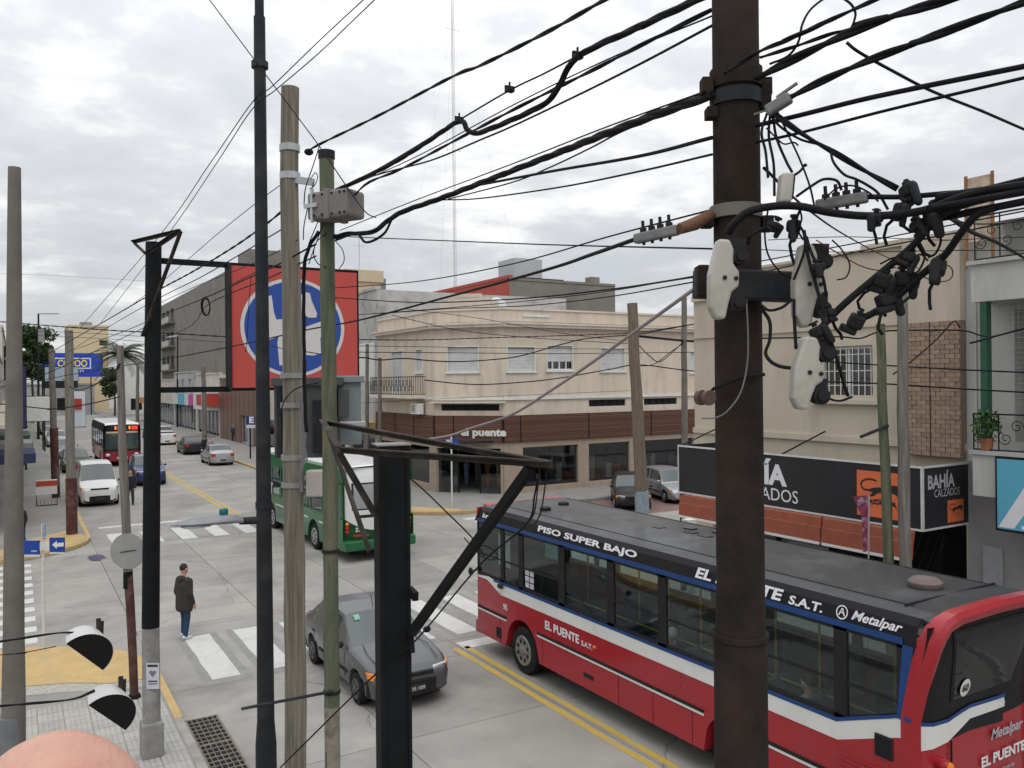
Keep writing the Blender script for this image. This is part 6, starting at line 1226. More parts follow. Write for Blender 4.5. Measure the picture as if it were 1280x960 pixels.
q = G(565, 634, .14); loc = Vector((q.x, q.y, .14)); Yq = q.x * SN + q.y * CS; o = thing('street_sign', 'slim white post with small blue street plates in front of the corner shop', 'street sign', tuple(loc)); b = MB(); b.cyl((0, 0, 0), (0, 0, P(565, 546, Yq).z - .14), .04, .04, 10); b.build('post', m_spw, o); plate_(557, 548, 563, 557, Yq - .05, m_sblue, 'name_plate'); plate_(566, 548, 573, 557, Yq - .05, m_sblue, 'name_plate'); lettering('PE', m_lett, o, P(557.6, 555, Yq - .08) - loc, r_, (0, 0, 1), .2, .2, .03)
q = G(313, 573, .14); loc = Vector((q.x, q.y, .14)); Yq = q.x * SN + q.y * CS; o = thing('parking_sign', 'dark post with a blue letter E sign on the far right pavement', 'sign', tuple(loc)); b = MB(); b.cyl((0, 0, 0), (0, 0, P(313, 520, Yq).z - .14), .06, .06, 10); b.build('post', m_blackp, o); plate_(308, 520, 319, 531, Yq - .1, mat('plate_purple', (.03, .02, .18), .5), 'plate'); plate_(308, 531, 319, 535, Yq - .1, m_spw, 'white_plate'); lettering('E', m_lett, o, P(311.5, 529, Yq - .14) - loc, r_, (0, 0, 1), .38, .5, .04)
# other timber poles
def timber(label, px, pyb, pyt, w_px, m=m_wpole2, ground=True, Y=None, dpx=0, base=None, foot=None, name='utility_pole', seed=2):
    if Y is None: g = G(px, pyb, .13); Y = g.x * SN + g.y * CS
    g = P(px, pyb, Y); loc = Vector((g.x, g.y, .13 if base is None else base)); r = w_px / 2 * Y / F; o = thing(name, label, 'pole', tuple(loc)); t = P(px + dpx, pyt, Y) - loc; b = MB(); wobble(b, 0, 0, 0, t.z, r * 1.08, r * .85, 10, 10, (t.x, t.y), r * .12, seed); b.build('shaft', m, o, smooth=True)
    if foot: b = MB(); b.tube([(0, 0, 0), (t.x * foot[1] / t.z, t.y * foot[1] / t.z, foot[1])], r * 1.18, 10); b.build('painted_foot', foot[0], o, smooth=True)
    return o, Y
timber('brown wooden pole with pale blue foot in front of the corner shop', 803, 641, 379, 15, mat('brown_timber', (.15, .118, .092), .9, var=.4, scale=4, stretch=(7, 7, .3), bump=.3, bscale=9), dpx=-13, foot=(mat('pale_blue_paint', (.22, .27, .31), .8, var=.2), .95))
timber('dark pole behind the rusty pole at the corner shop right side', 856, 620, 372, 8, m_cpole, Y=42, dpx=-1)
timber('wooden pole leaning in front of the black sign, left of the pair', 1114, 700, 405, 13, m_gpole, Y=P(1114, 690, 15.9).x * 0 + 15.6, dpx=-14, base=.13, seed=6)
timber('taller wooden pole in front of the black sign, right of the pair', 1132, 700, 362, 15, m_wpole2, Y=15.4, dpx=-5, base=.13, seed=7)
timber('wooden pole with maroon foot on the far left pavement beside the white van', 90, 668, 413, 11, m_wpole2, dpx=-4, foot=(m_maroon, 2.2), seed=8)
timber('thin pole with maroon foot on the far left pavement, second from the corner', 70, 622, 436, 8, m_cpole, dpx=-6, foot=(m_maroon, 3.6), seed=9)
timber('thin wooden pole at the right kerb beside the grey building', 256, 566, 458, 6, m_cpole, dpx=-2, seed=10)
timber('short pale pole left of the corner building balcony, left of the pair', 459, 606, 430, 5, m_cpole, Y=50, seed=11)
timber('short pale pole left of the corner building balcony, right of the pair', 475, 606, 447, 5.5, m_cpole, Y=48, seed=12)
timber('dark pole beside the palm tree far along the street', 172, 560, 457, 4, m_wpole2, Y=120, seed=13)
# street lamp on the left
q = P(48, 560, 90); loc = Vector((q.x, q.y, .13)); o = thing('street_lamp', 'slim street lamp with a flat head above the left pavement', 'street lamp', tuple(loc)); t = P(48, 392, 90) - loc; b = MB(); b.tube([(0, 0, 0), tuple(t)], [.14, .09], 10); b.build('post', m_dsteel, o); e = P(73, 392, 90) - loc; b = MB(); b.bar(t, e, .25, .14); b.build('lamp_head', m_gal, o, bevel=.04); b = MB(); b.obox(t + Vector((.25, 0, -2.4)), (1, 0, 0), (0, 1, 0), (0, 0, 1), .3, .1, .7); b.build('plate', m_greyw, o)
q = P(222, 560, 112); loc = Vector((q.x, q.y, .13)); o = thing('street_lamp', 'street lamp with a pale head in front of the raw concrete building', 'street lamp', tuple(loc)); t = P(222, 420, 112) - loc; b = MB(); b.tube([(0, 0, 0), tuple(t)], [.13, .09], 10); b.build('post', m_dsteel, o); e = P(206, 422, 112) - loc; b = MB(); b.bar(t, e, .25, .2); b.build('lamp_head', m_gal, o, bevel=.04)
# transformer cabinets behind the wooden poles
cab = thing('transformer_cabinet', 'big grey steel electrical cabinet on the poles behind the wooden pole', 'cabinet', tuple(P(395, 520, 9.6))); c0 = P(395, 520, 9.6)
def cabox(px0, px1, py0, py1, Yd, dp, m, nm, ang=0, bevel=.01):
    a, c_ = P(px0, py0, Yd) - c0, P(px1, py1, Yd) - c0; m_ = (a + c_) / 2; w_ = (c_ - a).xy.length / 2; rot = Matrix.Rotation(math.radians(ang), 3, 'Z'); b = MB(); b.obox(m_ + f_ * dp, rot @ r_, rot @ f_, (0, 0, 1), w_, dp, (a.z - c_.z) / 2); return b.build(nm, m, cab, bevel=bevel)
m_cab = mat('cabinet_grey', (.075, .078, .08), .6, .1, var=.12, scale=3, dark=(.04, .04, .04), dscale=2, damt=.5); m_cabl = mat('cabinet_light', (.20, .225, .23), .55, var=.06, scale=2)
cabox(342, 420, 478, 572, 9.5, .22, m_cab, 'casing'); cabox(338, 424, 472, 482, 9.45, .26, m_cab, 'lid'); cabox(408, 446, 474, 556, 9.75, .25, m_cabl, 'side_casing', 12); cabox(405, 449, 470, 478, 9.7, .28, m_cabl, 'side_lid', 12); cabox(422, 434, 486, 522, 9.55, .06, m_cab, 'vent_box'); cabox(424, 456, 527, 534, 9.55, .04, m_gal, 'support_angle'); cabox(345, 352, 482, 572, 9.45, .02, m_dsteel, 'edge_post'); cabox(390, 405, 500, 566, 9.42, .05, m_dsteel, 'cable_duct')
# sign floodlights on rods at the lower left
def flood(label, px, py, Yd, sc_=1.0):
    c = P(px, py, Yd); w = thing('sign_floodlight', label, 'floodlight', tuple(c)); d1 = (r_ * .82 - Vector((0, 0, 1)) * .30 - f_ * .42).normalized(); s1 = d1.cross(Vector((0, 0, 1))).normalized(); u1 = s1.cross(d1)
    R0 = .155 * sc_; Ld = .15 * sc_; rs_ = []
    ax_ = (f_ * .35 + r_ * .35 - Vector((0, 0, .28))).normalized()
    # half-drum hood: axis towards the street, open towards lower right
    A1 = (r_ * .52 - f_ * .70 - Vector((0, 0, .28))).normalized(); up1 = (Vector((0, 0, 1)) - A1 * A1.z).normalized(); sd1 = A1.cross(up1)
    tilt = math.radians(48); e1 = sd1 * math.cos(tilt) + up1 * math.sin(tilt); e2 = up1 * math.cos(tilt) - sd1 * math.sin(tilt)
    b = MB(); outer = [e1 * R0 * math.cos(t) + e2 * R0 * math.sin(t) for t in (math.pi * i / 18 for i in range(19))]; prof_ = outer
    bk = [p * .80 - A1 * Ld for p in prof_]; fr_ = [p for p in prof_]
    for i in range(18): b.face([bk[i], bk[i + 1], fr_[i + 1], fr_[i]])
    b.face(bk); b.build('hood', mat('flood_white', (.50, .50, .485), .5, var=.08, scale=4, dark=(.3, .29, .27), dscale=5, damt=.5), w, smooth=True)
    b = MB(); b.face([p * .985 - A1 * .004 for p in prof_]); b.face([prof_[0] * .98 - A1 * .004, prof_[-1] * .98 - A1 * .004, bk[-1] * .98, bk[0] * .98]); b.build('opening', m_dark, w)
    b = MB(); b.bar(-A1 * Ld * .75 + e2 * R0 * .95 + Vector((0, 0, .05)), -A1 * Ld * .6 + e2 * R0 * .2 - e1 * R0 * .8, .018, .012); b.bar(-A1 * Ld * .85 + e2 * R0 * .8, -A1 * Ld * .85 + e2 * R0 * .8 + Vector((0, 0, .075)), .026, .02); b.build('bracket', m_brk, w)
    return c
c = flood('upper white hooded floodlight on a rod at the lower left', 106, 822, 4.9)
flood('lower white hooded floodlight partly behind the bald head', 134, 898, 4.75)
# ------------------------------------------------------------------ overhead cables
def spline(pts, n=8):
    pts = [Vector(p) for p in pts]; out = []
    if len(pts) == 2: return [pts[0].lerp(pts[1], i / n) for i in range(n + 1)]
    q = [pts[0] * 2 - pts[1]] + pts + [pts[-1] * 2 - pts[-2]]
    for i in range(1, len(q) - 2):
        for k in range(n):
            t = k / n; a, b, c, d = q[i - 1], q[i], q[i + 1], q[i + 2]
            out.append(.5 * ((2 * b) + (c - a) * t + (2 * a - 5 * b + 4 * c - d) * t * t + (3 * b - a - 3 * c + d) * t ** 3))
    out.append(pts[-1]); return out
def cable(label, pts, mm, twist=0, m=None, name='cable', pitch=.8):
    pw = [P(*p) for p in pts]
    if pts[-1][0] >= 1280 or pts[-1][0] <= 0 or pts[-1][1] <= 0: pw.append(pw[-1] + (pw[-1] - pw[-2]).normalized() * (4 if pts[-1][2] < 8 else 12))   # runs on beyond the picture
    if pts[0][0] >= 1280 or pts[0][0] <= 0 or pts[0][1] <= 0: pw.insert(0, pw[0] + (pw[0] - pw[1]).normalized() * (4 if pts[0][2] < 8 else 12))
    path = spline(pw, 8 if len(pts) < 9 else 6); r = mm / 1780.0; b = MB()
    if not twist: b.tube(path, r, 6)
    else:
        fine = []
        for i in range(len(path) - 1):
            L_ = (path[i + 1] - path[i]).length; k = max(1, int(L_ / (pitch / 8)))
            k = min(k, 14)
            fine += [path[i].lerp(path[i + 1], j / k) for j in range(k)]
        fine.append(path[-1]); s_ = 0.0
        strands = [[] for _ in range(twist)]
        for i, p in enumerate(fine):
            d = (fine[min(i + 1, len(fine) - 1)] - fine[max(i - 1, 0)]).normalized(); a = d.cross(Vector((0, 0, 1))).normalized(); c = d.cross(a)
            if i: s_ += (p - fine[i - 1]).length
            for k in range(twist): t = 2 * math.pi * (s_ / pitch + k / twist); strands[k].append(p + (a * math.cos(t) + c * math.sin(t)) * r * .44)
        for st_ in strands: b.tube(st_, r * .60, 6)
    return tag(b.build(name, m or m_cable, None, smooth=2), label, 'cable')
# left of the rusty pole, running to the wooden and green poles
cable('twisted cable from the top edge to the clamp high on the wooden pole', [(383, 190, 8.5), (400, 180, 8.3), (470, 146, 7.4), (565, 96, 6.2), (600, 82, 5.8), (680, 42, 5.0), (755, 0, 4.3), (860, -60, 3.7)], 24, 2)
cable('short loop of wire hanging from the wooden pole clamp to the junction box', [(400, 180, 8.3), (392, 205, 8.0), (382, 235, 7.8), (380, 255, 7.7)], 10)
cable('thick cable bundle from the upper edge that dips before the junction box', [(870, 0, 3.7), (800, 33, 4.1), (722, 71, 4.6), (700, 106, 4.8), (683, 128, 4.9), (655, 143, 5.1), (620, 158, 5.4), (598, 166, 5.6), (585, 163, 5.7), (573, 152, 5.8), (530, 180, 6.3), (480, 210, 6.9), (420, 238, 7.4)], 34, 3)
cable('cable bundle running straight under the dipping bundle to the junction box', [(890, 12, 3.6), (810, 52, 4.0), (750, 83, 4.4), (700, 108, 4.8), (640, 138, 5.2), (570, 175, 5.9), (500, 212, 6.7), (455, 232, 7.2), (425, 270, 7.5)], 20, 2)
cable('thin messenger wire above the dipping bundle', [(722, 70, 4.6), (680, 92, 4.9), (637, 113, 5.2), (574, 150, 5.8), (480, 207, 6.9), (430, 232, 7.4)], 10)
cable('single wire below the straight bundle left of the rusty pole', [(890, 32, 3.6), (800, 80, 4.1), (720, 120, 4.7), (640, 158, 5.3), (600, 175, 5.6), (540, 200, 6.2), (480, 216, 6.8), (440, 228, 7.3)], 11)
cable('heaviest black bundle sweeping from the clamp on the rusty pole to the green pole', [(888, 119, 3.25), (840, 136, 3.6), (760, 166, 4.2), (700, 190, 4.8), (600, 229, 5.7), (545, 250, 6.3), (510, 262, 6.7), (490, 272, 6.9), (465, 290, 7.2), (437, 292, 7.4), (418, 296, 7.55)], 38, 3)
cable('loose loop hanging below the heaviest bundle beside the green pole', [(600, 230, 5.7), (530, 254, 6.4), (495, 268, 6.8), (480, 292, 7.0), (458, 303, 7.2), (445, 292, 7.3), (420, 300, 7.5)], 20)
cable('cable joining the heaviest bundle from behind the middle of the rusty pole', [(890, 172, 3.25), (800, 195, 3.9), (690, 214, 4.8), (600, 231, 5.7)], 15)
cable('slack thin wire curving between the bundles left of the rusty pole', [(815, 148, 3.8), (770, 168, 4.2), (740, 184, 4.4), (690, 208, 4.9), (640, 228, 5.4), (560, 249, 6.2)], 8)
cable('lowest thin wire running left from the rusty pole to the heavy bundle', [(890, 193, 3.25), (800, 214, 3.9), (700, 234, 4.8), (600, 248, 5.7), (550, 250, 6.3)], 9)
cable('level thin wire running right from the green pole across the sky', [(418, 293, 7.5), (440, 296, 7.3), (560, 301, 6.4), (690, 306, 5.2), (890, 311, 3.6)], 8)
cable('heavy single cable from the bolted clamp sagging left across the red billboard', [(794, 299, 3.3), (740, 318, 3.9), (680, 338, 4.8), (560, 371, 6.6), (450, 400, 8.5), (380, 413, 10), (300, 431, 12.0), (200, 450, 15), (100, 466, 20), (0, 486, 28)], 16)
cable('diagonal wire crossing in front of the tops of the wooden and green poles', [(262, 0, 8.3), (325, 84, 8.0), (365, 137, 7.9), (400, 184, 7.4), (440, 243, 7.2), (458, 266, 7.0), (470, 272, 6.9)], 9)
cable('upper of two wires from the top edge to the lamp pole clamp', [(456, -2, 7.0), (400, 50, 7.5), (340, 108, 8.0), (316, 127, 8.1), (262, 205, 10), (195, 300, 13), (100, 410, 20)], 9)
cable('lower of two wires from the top edge past the lamp pole clamp', [(470, -2, 7.0), (400, 65, 7.5), (345, 112, 8.0), (314, 138, 8.1), (270, 205, 10), (205, 300, 13), (125, 405, 20)], 9)
cable('thick wire pair from the wooden pole down to the left past the black pole', [(355, 262, 8.7), (330, 282, 9.2), (290, 310, 10.5), (240, 340, 12.5), (190, 367, 15), (130, 402, 21), (88, 426, 27), (0, 478, 40)], 24, 2)
cable('second wire below the thick pair left of the lamp pole', [(355, 285, 8.7), (300, 318, 10.3), (250, 347, 12), (200, 372, 15), (140, 406, 20), (85, 440, 28)], 12)
cable('high thin wire crossing above the billboard arm', [(355, 228, 8.7), (320, 254, 9.3), (270, 294, 11), (205, 350, 14), (160, 385, 18)], 8)
cable('wire with a coil crossing the raw concrete building', [(395, 305, 8.0), (345, 332, 9), (320, 343, 10), (257, 372, 14), (200, 395, 18), (150, 416, 24), (85, 440, 36)], 16)
cable('lower wire through the coil in front of the raw concrete building', [(395, 320, 8.0), (330, 350, 10), (290, 366, 12), (257, 383, 14), (226, 414, 18), (150, 440, 30)], 13)
co = P(257, 383, 14); b = MB(); b.tube([co + Vector((.07 * math.cos(t), .03 * math.sin(t), .155 * math.sin(t))) for t in (2 * math.pi * i / 24 for i in range(25))], .012, 6); b.tube([co + Vector((.06 * math.cos(t) + .01, .03 * math.sin(t), .14 * math.sin(t) - .01)) for t in (2 * math.pi * i / 24 for i in range(25))], .010, 6); tag(b.build('cable_coil', m_cable, None, smooth=2), 'coil of spare cable hanging in front of the raw concrete building', 'cable')
cable('level cable crossing the left sky to the billboard', [(0, 402, 26), (60, 407, 25), (140, 413, 24), (200, 416, 23), (285, 421, 22)], 34, 2)
cable('faint pale wire high in the left sky', [(0, 342, 30), (60, 344, 29), (180, 351, 26)], 9, m=m_grey_c)
cable('wire rising from the left edge over the blue billboard', [(0, 484, 22), (50, 470, 23), (100, 448, 26), (150, 424, 30), (200, 400, 34)], 22)
cable('wire sagging from the left edge to the bent maroon pole', [(0, 505, 16), (60, 511, 15.6), (105, 506, 15.3), (150, 496, 15.1)], 20)
cable('cable drooping between the left wooden pole and the bent pole', [(78, 474, 37), (92, 486, 30), (112, 484, 22), (140, 466, 16), (150, 455, 15.2)], 30)
cable('thin lower wire over the left poles', [(20, 418, 30), (80, 421, 29), (140, 424, 28), (185, 428, 27)], 14)
# in front of the corner building
cable('upper level cable in front of the corner building windows', [(430, 424, 30), (520, 425, 33), (620, 422, 36), (720, 419, 38), (790, 416, 38.6), (870, 405, 30)], 40, 2)
cable('straight middle wire in front of the corner building windows', [(430, 440, 30), (560, 441, 34), (700, 442, 37), (800, 441, 38.5), (900, 440, 34)], 30)
cable('wavy cable rising from the balcony to the wooden pole', [(430, 447, 30), (455, 447, 31), (475, 450, 31.5), (505, 448, 32), (540, 451, 33), (570, 452, 34), (610, 450, 35), (650, 445, 36), (700, 431, 37), (735, 423, 38), (795, 418, 38.6), (830, 412, 36), (890, 401, 30)], 48)
cable('sagging cable across the lower wall of the corner building', [(530, 475, 37), (580, 480, 37.5), (620, 480, 38), (690, 474, 38.3), (760, 462, 38.6), (797, 456, 38.6), (850, 462, 38), (895, 467, 37)], 50)
cable('wire sloping across the cornice of the corner building', [(490, 394, 36), (570, 412, 37), (650, 421, 38), (740, 427, 38.4), (795, 430, 38.6)], 28)
cable('upper roof level wire above the corner building parapet', [(440, 394, 28), (520, 388, 27), (640, 378, 24), (760, 364, 20), (868, 345, 15)], 22)
cable('lower roof level wire above the corner building parapet', [(476, 392, 28), (560, 386, 27), (660, 382, 24), (760, 371, 20), (870, 352, 15)], 26)
cable('thin wire falling along the parapet of the corner building', [(505, 386, 36), (600, 398, 37), (700, 416, 38), (795, 428, 38.6)], 22)
cable('tangle of drop wires between the shop poles', [(797, 430, 38.6), (812, 445, 39), (825, 452, 39.5), (845, 436, 41), (856, 425, 42)], 40)
cable('second drop wire between the shop poles', [(797, 458, 38.6), (818, 455, 39), (838, 440, 41), (856, 428, 42)], 34)
cable('black bundle running right from the shop pole to the dark pole', [(797, 420, 38.6), (815, 422, 39), (835, 424, 40), (856, 426, 42), (880, 427, 40), (900, 432, 36)], 110, 3)
cable('pinkish grey conduit rising from the steel column to the cross-arm end', [(520, 551, 5.0), (560, 545, 4.9), (590, 535, 4.8), (640, 518, 4.5), (690, 487, 4.2), (740, 453, 3.95), (800, 410, 3.6), (868, 361, 3.2)], 14, m=mat('pink_conduit', (.25, .215, .22), .6, var=.1))
cable('wire hanging from the bracket tip down to the column', [(672, 598, 4.1), (668, 620, 4.15), (658, 655, 4.2), (600, 706, 4.35), (520, 800, 4.7), (470, 842, 4.9), (380, 930, 5.2), (350, 960, 5.4)], 9)
cable('thin wire crossing from the column to the bus front', [(480, 575, 5.0), (520, 604, 4.9), (560, 642, 4.8), (590, 672, 4.7), (606, 695, 4.65)], 8)
cable('left of two wires dangling from the bracket tip', [(675, 582, 4.05), (672, 610, 4.05), (668, 640, 4.06), (661, 652, 4.06)], 7)
cable('right of two wires dangling from the bracket tip', [(684, 584, 4.05), (681, 610, 4.05), (676, 640, 4.06), (668, 656, 4.06)], 7)
cable('thin wire loops by the front window of the red bus', [(580, 672, 4.7), (596, 690, 4.65), (612, 700, 4.62), (622, 694, 4.6), (606, 682, 4.62), (588, 690, 4.66)], 6)
cable('black cables running down between the wooden and green poles', [(398, 290, 7.9), (386, 310, 8.1), (380, 340, 8.25), (380, 420, 8.3), (381, 500, 8.3), (383, 540, 8.3)], 34, 3)
cable('upper floodlight rod reaching in from the left edge', [(-40, 808, 5.0), (20, 799, 4.95), (75, 791, 4.92), (104, 792, 4.9)], 13, 2)
cable('thin wire under the upper floodlight rod', [(-40, 822, 5.0), (20, 817, 4.95), (70, 808, 4.9)], 5)
cable('lower floodlight rod reaching in from the left edge', [(-40, 886, 4.9), (30, 880, 4.82), (90, 874, 4.78), (118, 863, 4.76)], 14, 2)
cable('curved wire on the wooden pole beside the cabinets', [(350, 520, 8.3), (356, 500, 8.35), (372, 485, 8.4), (400, 478, 8.5)], 11)
rw = random.Random(11)
extra = [('faint wire just above the heaviest bundle', [(888, 112, 3.25), (760, 158, 4.2), (640, 205, 5.3), (520, 250, 6.6), (425, 288, 7.5)], 7), ('thin wire between the two upper bundles left of the rusty pole', [(890, 20, 3.6), (760, 74, 4.4), (640, 132, 5.2), (520, 196, 6.5), (430, 236, 7.4)], 7),
 ('thin wire sagging from the rusty pole under the level wire', [(890, 262, 3.3), (760, 296, 4.0), (640, 330, 5.0), (520, 352, 6.4), (418, 360, 7.5)], 7), ('wire crossing low over the corner building cornice', [(418, 372, 7.5), (520, 378, 6.4), (640, 374, 5.2), (760, 362, 4.2), (868, 346, 3.3)], 8),
 ('thin wire over the tan wall beside the balcony', [(430, 432, 30), (560, 434, 33), (700, 436, 36), (795, 436, 38.6)], 22), ('very thin wire along the shop band of the corner building', [(430, 505, 30), (560, 498, 33), (700, 492, 36), (797, 488, 38.6)], 16),
 ('small loop of wire at the top of the green pole', [(418, 300, 7.5), (428, 312, 7.5), (430, 326, 7.5), (424, 336, 7.5)], 8), ('loop of wire bulging left of the green pole below the box', [(408, 292, 7.5), (396, 302, 7.6), (392, 318, 7.6), (398, 330, 7.6), (408, 334, 7.5)], 9),
 ('short jumper wire from the box down to the cable bunch', [(398, 276, 7.5), (392, 290, 7.6), (386, 305, 7.8), (383, 322, 8.0)], 9), ('second jumper wire from the box down to the cable bunch', [(404, 278, 7.5), (398, 296, 7.6), (392, 312, 7.8), (386, 330, 8.0)], 9),
 ('wire wrapped from the wooden pole clamp to the bunch below', [(392, 228, 8.3), (388, 244, 8.2), (384, 262, 8.2), (380, 282, 8.2), (379, 300, 8.2)], 10), ('ragged wire ends hooked beside the wooden pole clamp', [(388, 224, 8.4), (394, 216, 8.3), (397, 222, 8.3), (393, 232, 8.3), (387, 236, 8.3)], 8),
 ('thin wire leaving the coil towards the lamp pole', [(324, 338, 9.5), (300, 350, 11), (275, 364, 13), (257, 371, 14)], 9), ('dangling wire in front of the red billboard left part', [(314, 345, 13), (311, 380, 13), (309, 420, 13), (307, 440, 13)], 10),
 ('cable sagging across the lower half of the red billboard', [(418, 446, 7.6), (385, 440, 8.4), (355, 436, 9.5), (330, 430, 10)], 9), ('wire above the beige building roof to the right edge', [(960, 300, 12), (1060, 296, 12), (1180, 300, 12), (1290, 296, 12)], 11),
 ('small curl of wire under the dead-end clamp at the rusty pole', [(958, 160, 3.1), (970, 172, 3.08), (980, 180, 3.07), (992, 178, 3.06), (998, 182, 3.06)], 6), ('short hook of wire above the small fuse', [(988, 222, 3.04), (1000, 214, 3.03), (1006, 206, 3.02), (1008, 208, 3.02)], 9),
 ('wire tail hanging under the lower heavy cable', [(1150, 345, 2.86), (1146, 360, 2.86), (1136, 372, 2.86), (1120, 384, 2.88)], 9), ('thin jumper between the two heavy cables on the right', [(1148, 300, 2.83), (1156, 318, 2.82), (1150, 336, 2.84), (1140, 345, 2.86)], 7),
 ('looped jumper from the arching cable to the right fuse holder', [(1000, 262, 2.95), (996, 276, 2.97), (1004, 290, 2.97), (1006, 310, 2.97), (1000, 330, 2.97), (992, 350, 2.98)], 9), ('thin wire from the arching cable down to the cross-arm', [(960, 262, 2.98), (956, 290, 3.0), (960, 318, 3.02), (975, 340, 3.04), (990, 348, 3.04)], 6)]
extra += [('thin curled wire left of the lower connectors', [(1040, 300, 2.95), (1052, 312, 2.95), (1062, 330, 2.94), (1058, 346, 2.94), (1046, 350, 2.94)], 5), ('wavy wire linking the cluster to the right heavy cable', [(1100, 330, 2.9), (1118, 322, 2.88), (1134, 326, 2.86), (1150, 318, 2.85), (1160, 326, 2.84)], 6),
 ('wire drooping from the largest connector', [(1170, 285, 2.8), (1176, 300, 2.8), (1170, 316, 2.82), (1160, 322, 2.83)], 7), ('thin wire running right from the arching cable over the balcony', [(1150, 262, 2.85), (1190, 275, 3.2), (1230, 280, 4), (1290, 276, 5)], 7),
 ('loose wire end pointing down beside the small fuse', [(1000, 262, 2.98), (1002, 274, 2.98), (998, 288, 2.98), (1004, 300, 2.98)], 6), ('thin wire arching above the bolted clamp on the right', [(1030, 250, 2.97), (1045, 236, 2.96), (1065, 232, 2.95), (1085, 240, 2.94), (1098, 252, 2.93)], 6),
 ('second thin wire falling from the top clamp to the arching cable', [(972, 140, 3.08), (986, 170, 3.06), (1000, 200, 3.03), (1012, 232, 3.0), (1018, 258, 2.96)], 7), ('thin wire from the rusty pole to the beige building roof', [(955, 210, 3.3), (1010, 262, 5), (1060, 296, 8), (1110, 322, 13), (1150, 336, 17)], 12),
 ('thin wire from the wooden pole across the top of the red billboard', [(372, 300, 8.5), (340, 318, 9.5), (300, 336, 11), (240, 360, 14), (180, 388, 18)], 9), ('thin wire parallel under the level cable in the left sky', [(0, 414, 27), (80, 415, 26), (170, 420, 25), (285, 428, 23)], 14)]
for lb, pts, mm in extra: cable(lb, pts, mm)
# right of the rusty pole
cable('twisted cable leaving the rusty pole top towards the upper edge', [(905, 92, 3.2), (950, 64, 3.1), (990, 48, 3.0), (1040, 24, 2.9), (1100, -3, 2.8)], 15, 2, pitch=.28)
cable('second twisted cable close under the first at the top of the rusty pole', [(950, 72, 3.1), (1000, 56, 3.0), (1040, 42, 2.95), (1062, 37, 2.9)], 13, 2, pitch=.28)
cable('thickest cable leaving the rusty pole clamp towards the upper edge', [(945, 98, 3.15), (1000, 70, 3.0), (1060, 42, 2.9), (1110, 22, 2.8), (1200, -5, 2.6)], 30, 2, pitch=.5)
cable('thick twisted cable from the grey clamp to the right edge', [(985, 123, 3.05), (1030, 100, 2.95), (1090, 74, 2.85), (1150, 52, 2.75), (1215, 27, 2.6), (1290, -1, 2.5)], 25, 2, pitch=.42)
cable('smooth thick cable from the rusty pole to the right edge', [(945, 157, 3.2), (1000, 144, 3.05), (1080, 124, 2.9), (1180, 103, 2.7), (1290, 81, 2.5)], 16)
cable('thinner smooth cable below it to the right edge', [(945, 178, 3.2), (1000, 166, 3.05), (1100, 140, 2.9), (1200, 116, 2.7), (1290, 95, 2.5)], 10)
cable('thin wire falling from the thick cable to the right edge', [(1058, 53, 2.9), (1075, 66, 2.9), (1120, 91, 3.0), (1165, 114, 3.1), (1230, 140, 3.3), (1290, 166, 3.5)], 10)
cable('loop of thin wire above the thick cables', [(962, 80, 3.1), (985, 70, 3.05), (998, 52, 3.0), (1003, 30, 3.0), (1015, 10, 3.0), (1040, -6, 2.95), (1060, 2, 2.9), (1069, 15, 2.9), (1067, 28, 2.9), (1062, 38, 2.9)], 8)
cable('black twisted service cable falling from the grey clamp to the connectors', [(955, 132, 3.1), (985, 155, 3.05), (1015, 175, 3.0), (1045, 192, 3.0), (1080, 213, 2.98), (1122, 236, 2.95)], 21, 2, pitch=.45)
cable('thin wire beside the black service cable', [(958, 138, 3.1), (975, 158, 3.07), (1000, 174, 3.05), (1025, 181, 3.0), (1045, 190, 3.0)], 9)
cable('short drooping wire from the service cable', [(1038, 188, 3.0), (1042, 203, 2.98), (1055, 218, 2.97), (1070, 224, 2.96), (1085, 232, 2.95), (1098, 242, 2.94), (1110, 262, 2.93)], 9)
cable('first wire hanging from the clamp beside the rusty pole', [(960, 138, 3.1), (952, 165, 3.1), (957, 190, 3.1), (960, 222, 3.08)], 9)
cable('second wire hanging from the clamp beside the rusty pole', [(963, 138, 3.1), (961, 170, 3.1), (967, 205, 3.08), (968, 245, 3.08)], 9)
cable('third wire hanging from the clamp to the small fuse', [(966, 138, 3.1), (970, 170, 3.1), (982, 200, 3.08), (990, 215, 3.05)], 9)
cable('heavy cable arching from the rusty pole through the connectors to the right edge', [(910, 292, 3.02), (918, 279, 3.0), (935, 265, 2.99), (965, 258, 2.97), (1000, 258, 2.95), (1040, 266, 2.93), (1090, 270, 2.9), (1150, 264, 2.8), (1200, 247, 2.7), (1240, 237, 2.62), (1290, 230, 2.5)], 25)
cable('cable from the right clamp through the top connectors', [(1085, 246, 2.95), (1130, 246, 2.9), (1180, 242, 2.8), (1225, 238, 2.7), (1290, 222, 2.55)], 17)
cable('left of two heavy cables falling from the right edge to the lower connectors', [(1290, 238, 2.5), (1240, 247, 2.6), (1200, 258, 2.7), (1170, 275, 2.78), (1140, 308, 2.85), (1100, 342, 2.9), (1062, 374, 2.93), (1040, 395, 2.95), (1022, 415, 2.95)], 22)
cable('right of two heavy cables falling from the right edge to the lower connectors', [(1290, 250, 2.5), (1250, 258, 2.6), (1222, 268, 2.66), (1202, 290, 2.72), (1180, 320, 2.8), (1150, 345, 2.86), (1120, 372, 2.9), (1090, 392, 2.93), (1070, 400, 2.94)], 22)
cable('black jumper wire hanging in front of the right fuse holder', [(1005, 288, 2.98), (1010, 320, 2.96), (1018, 350, 2.94), (1028, 385, 2.92), (1035, 415, 2.92), (1045, 445, 2.93), (1055, 480, 2.94), (1060, 495, 2.95)], 11)
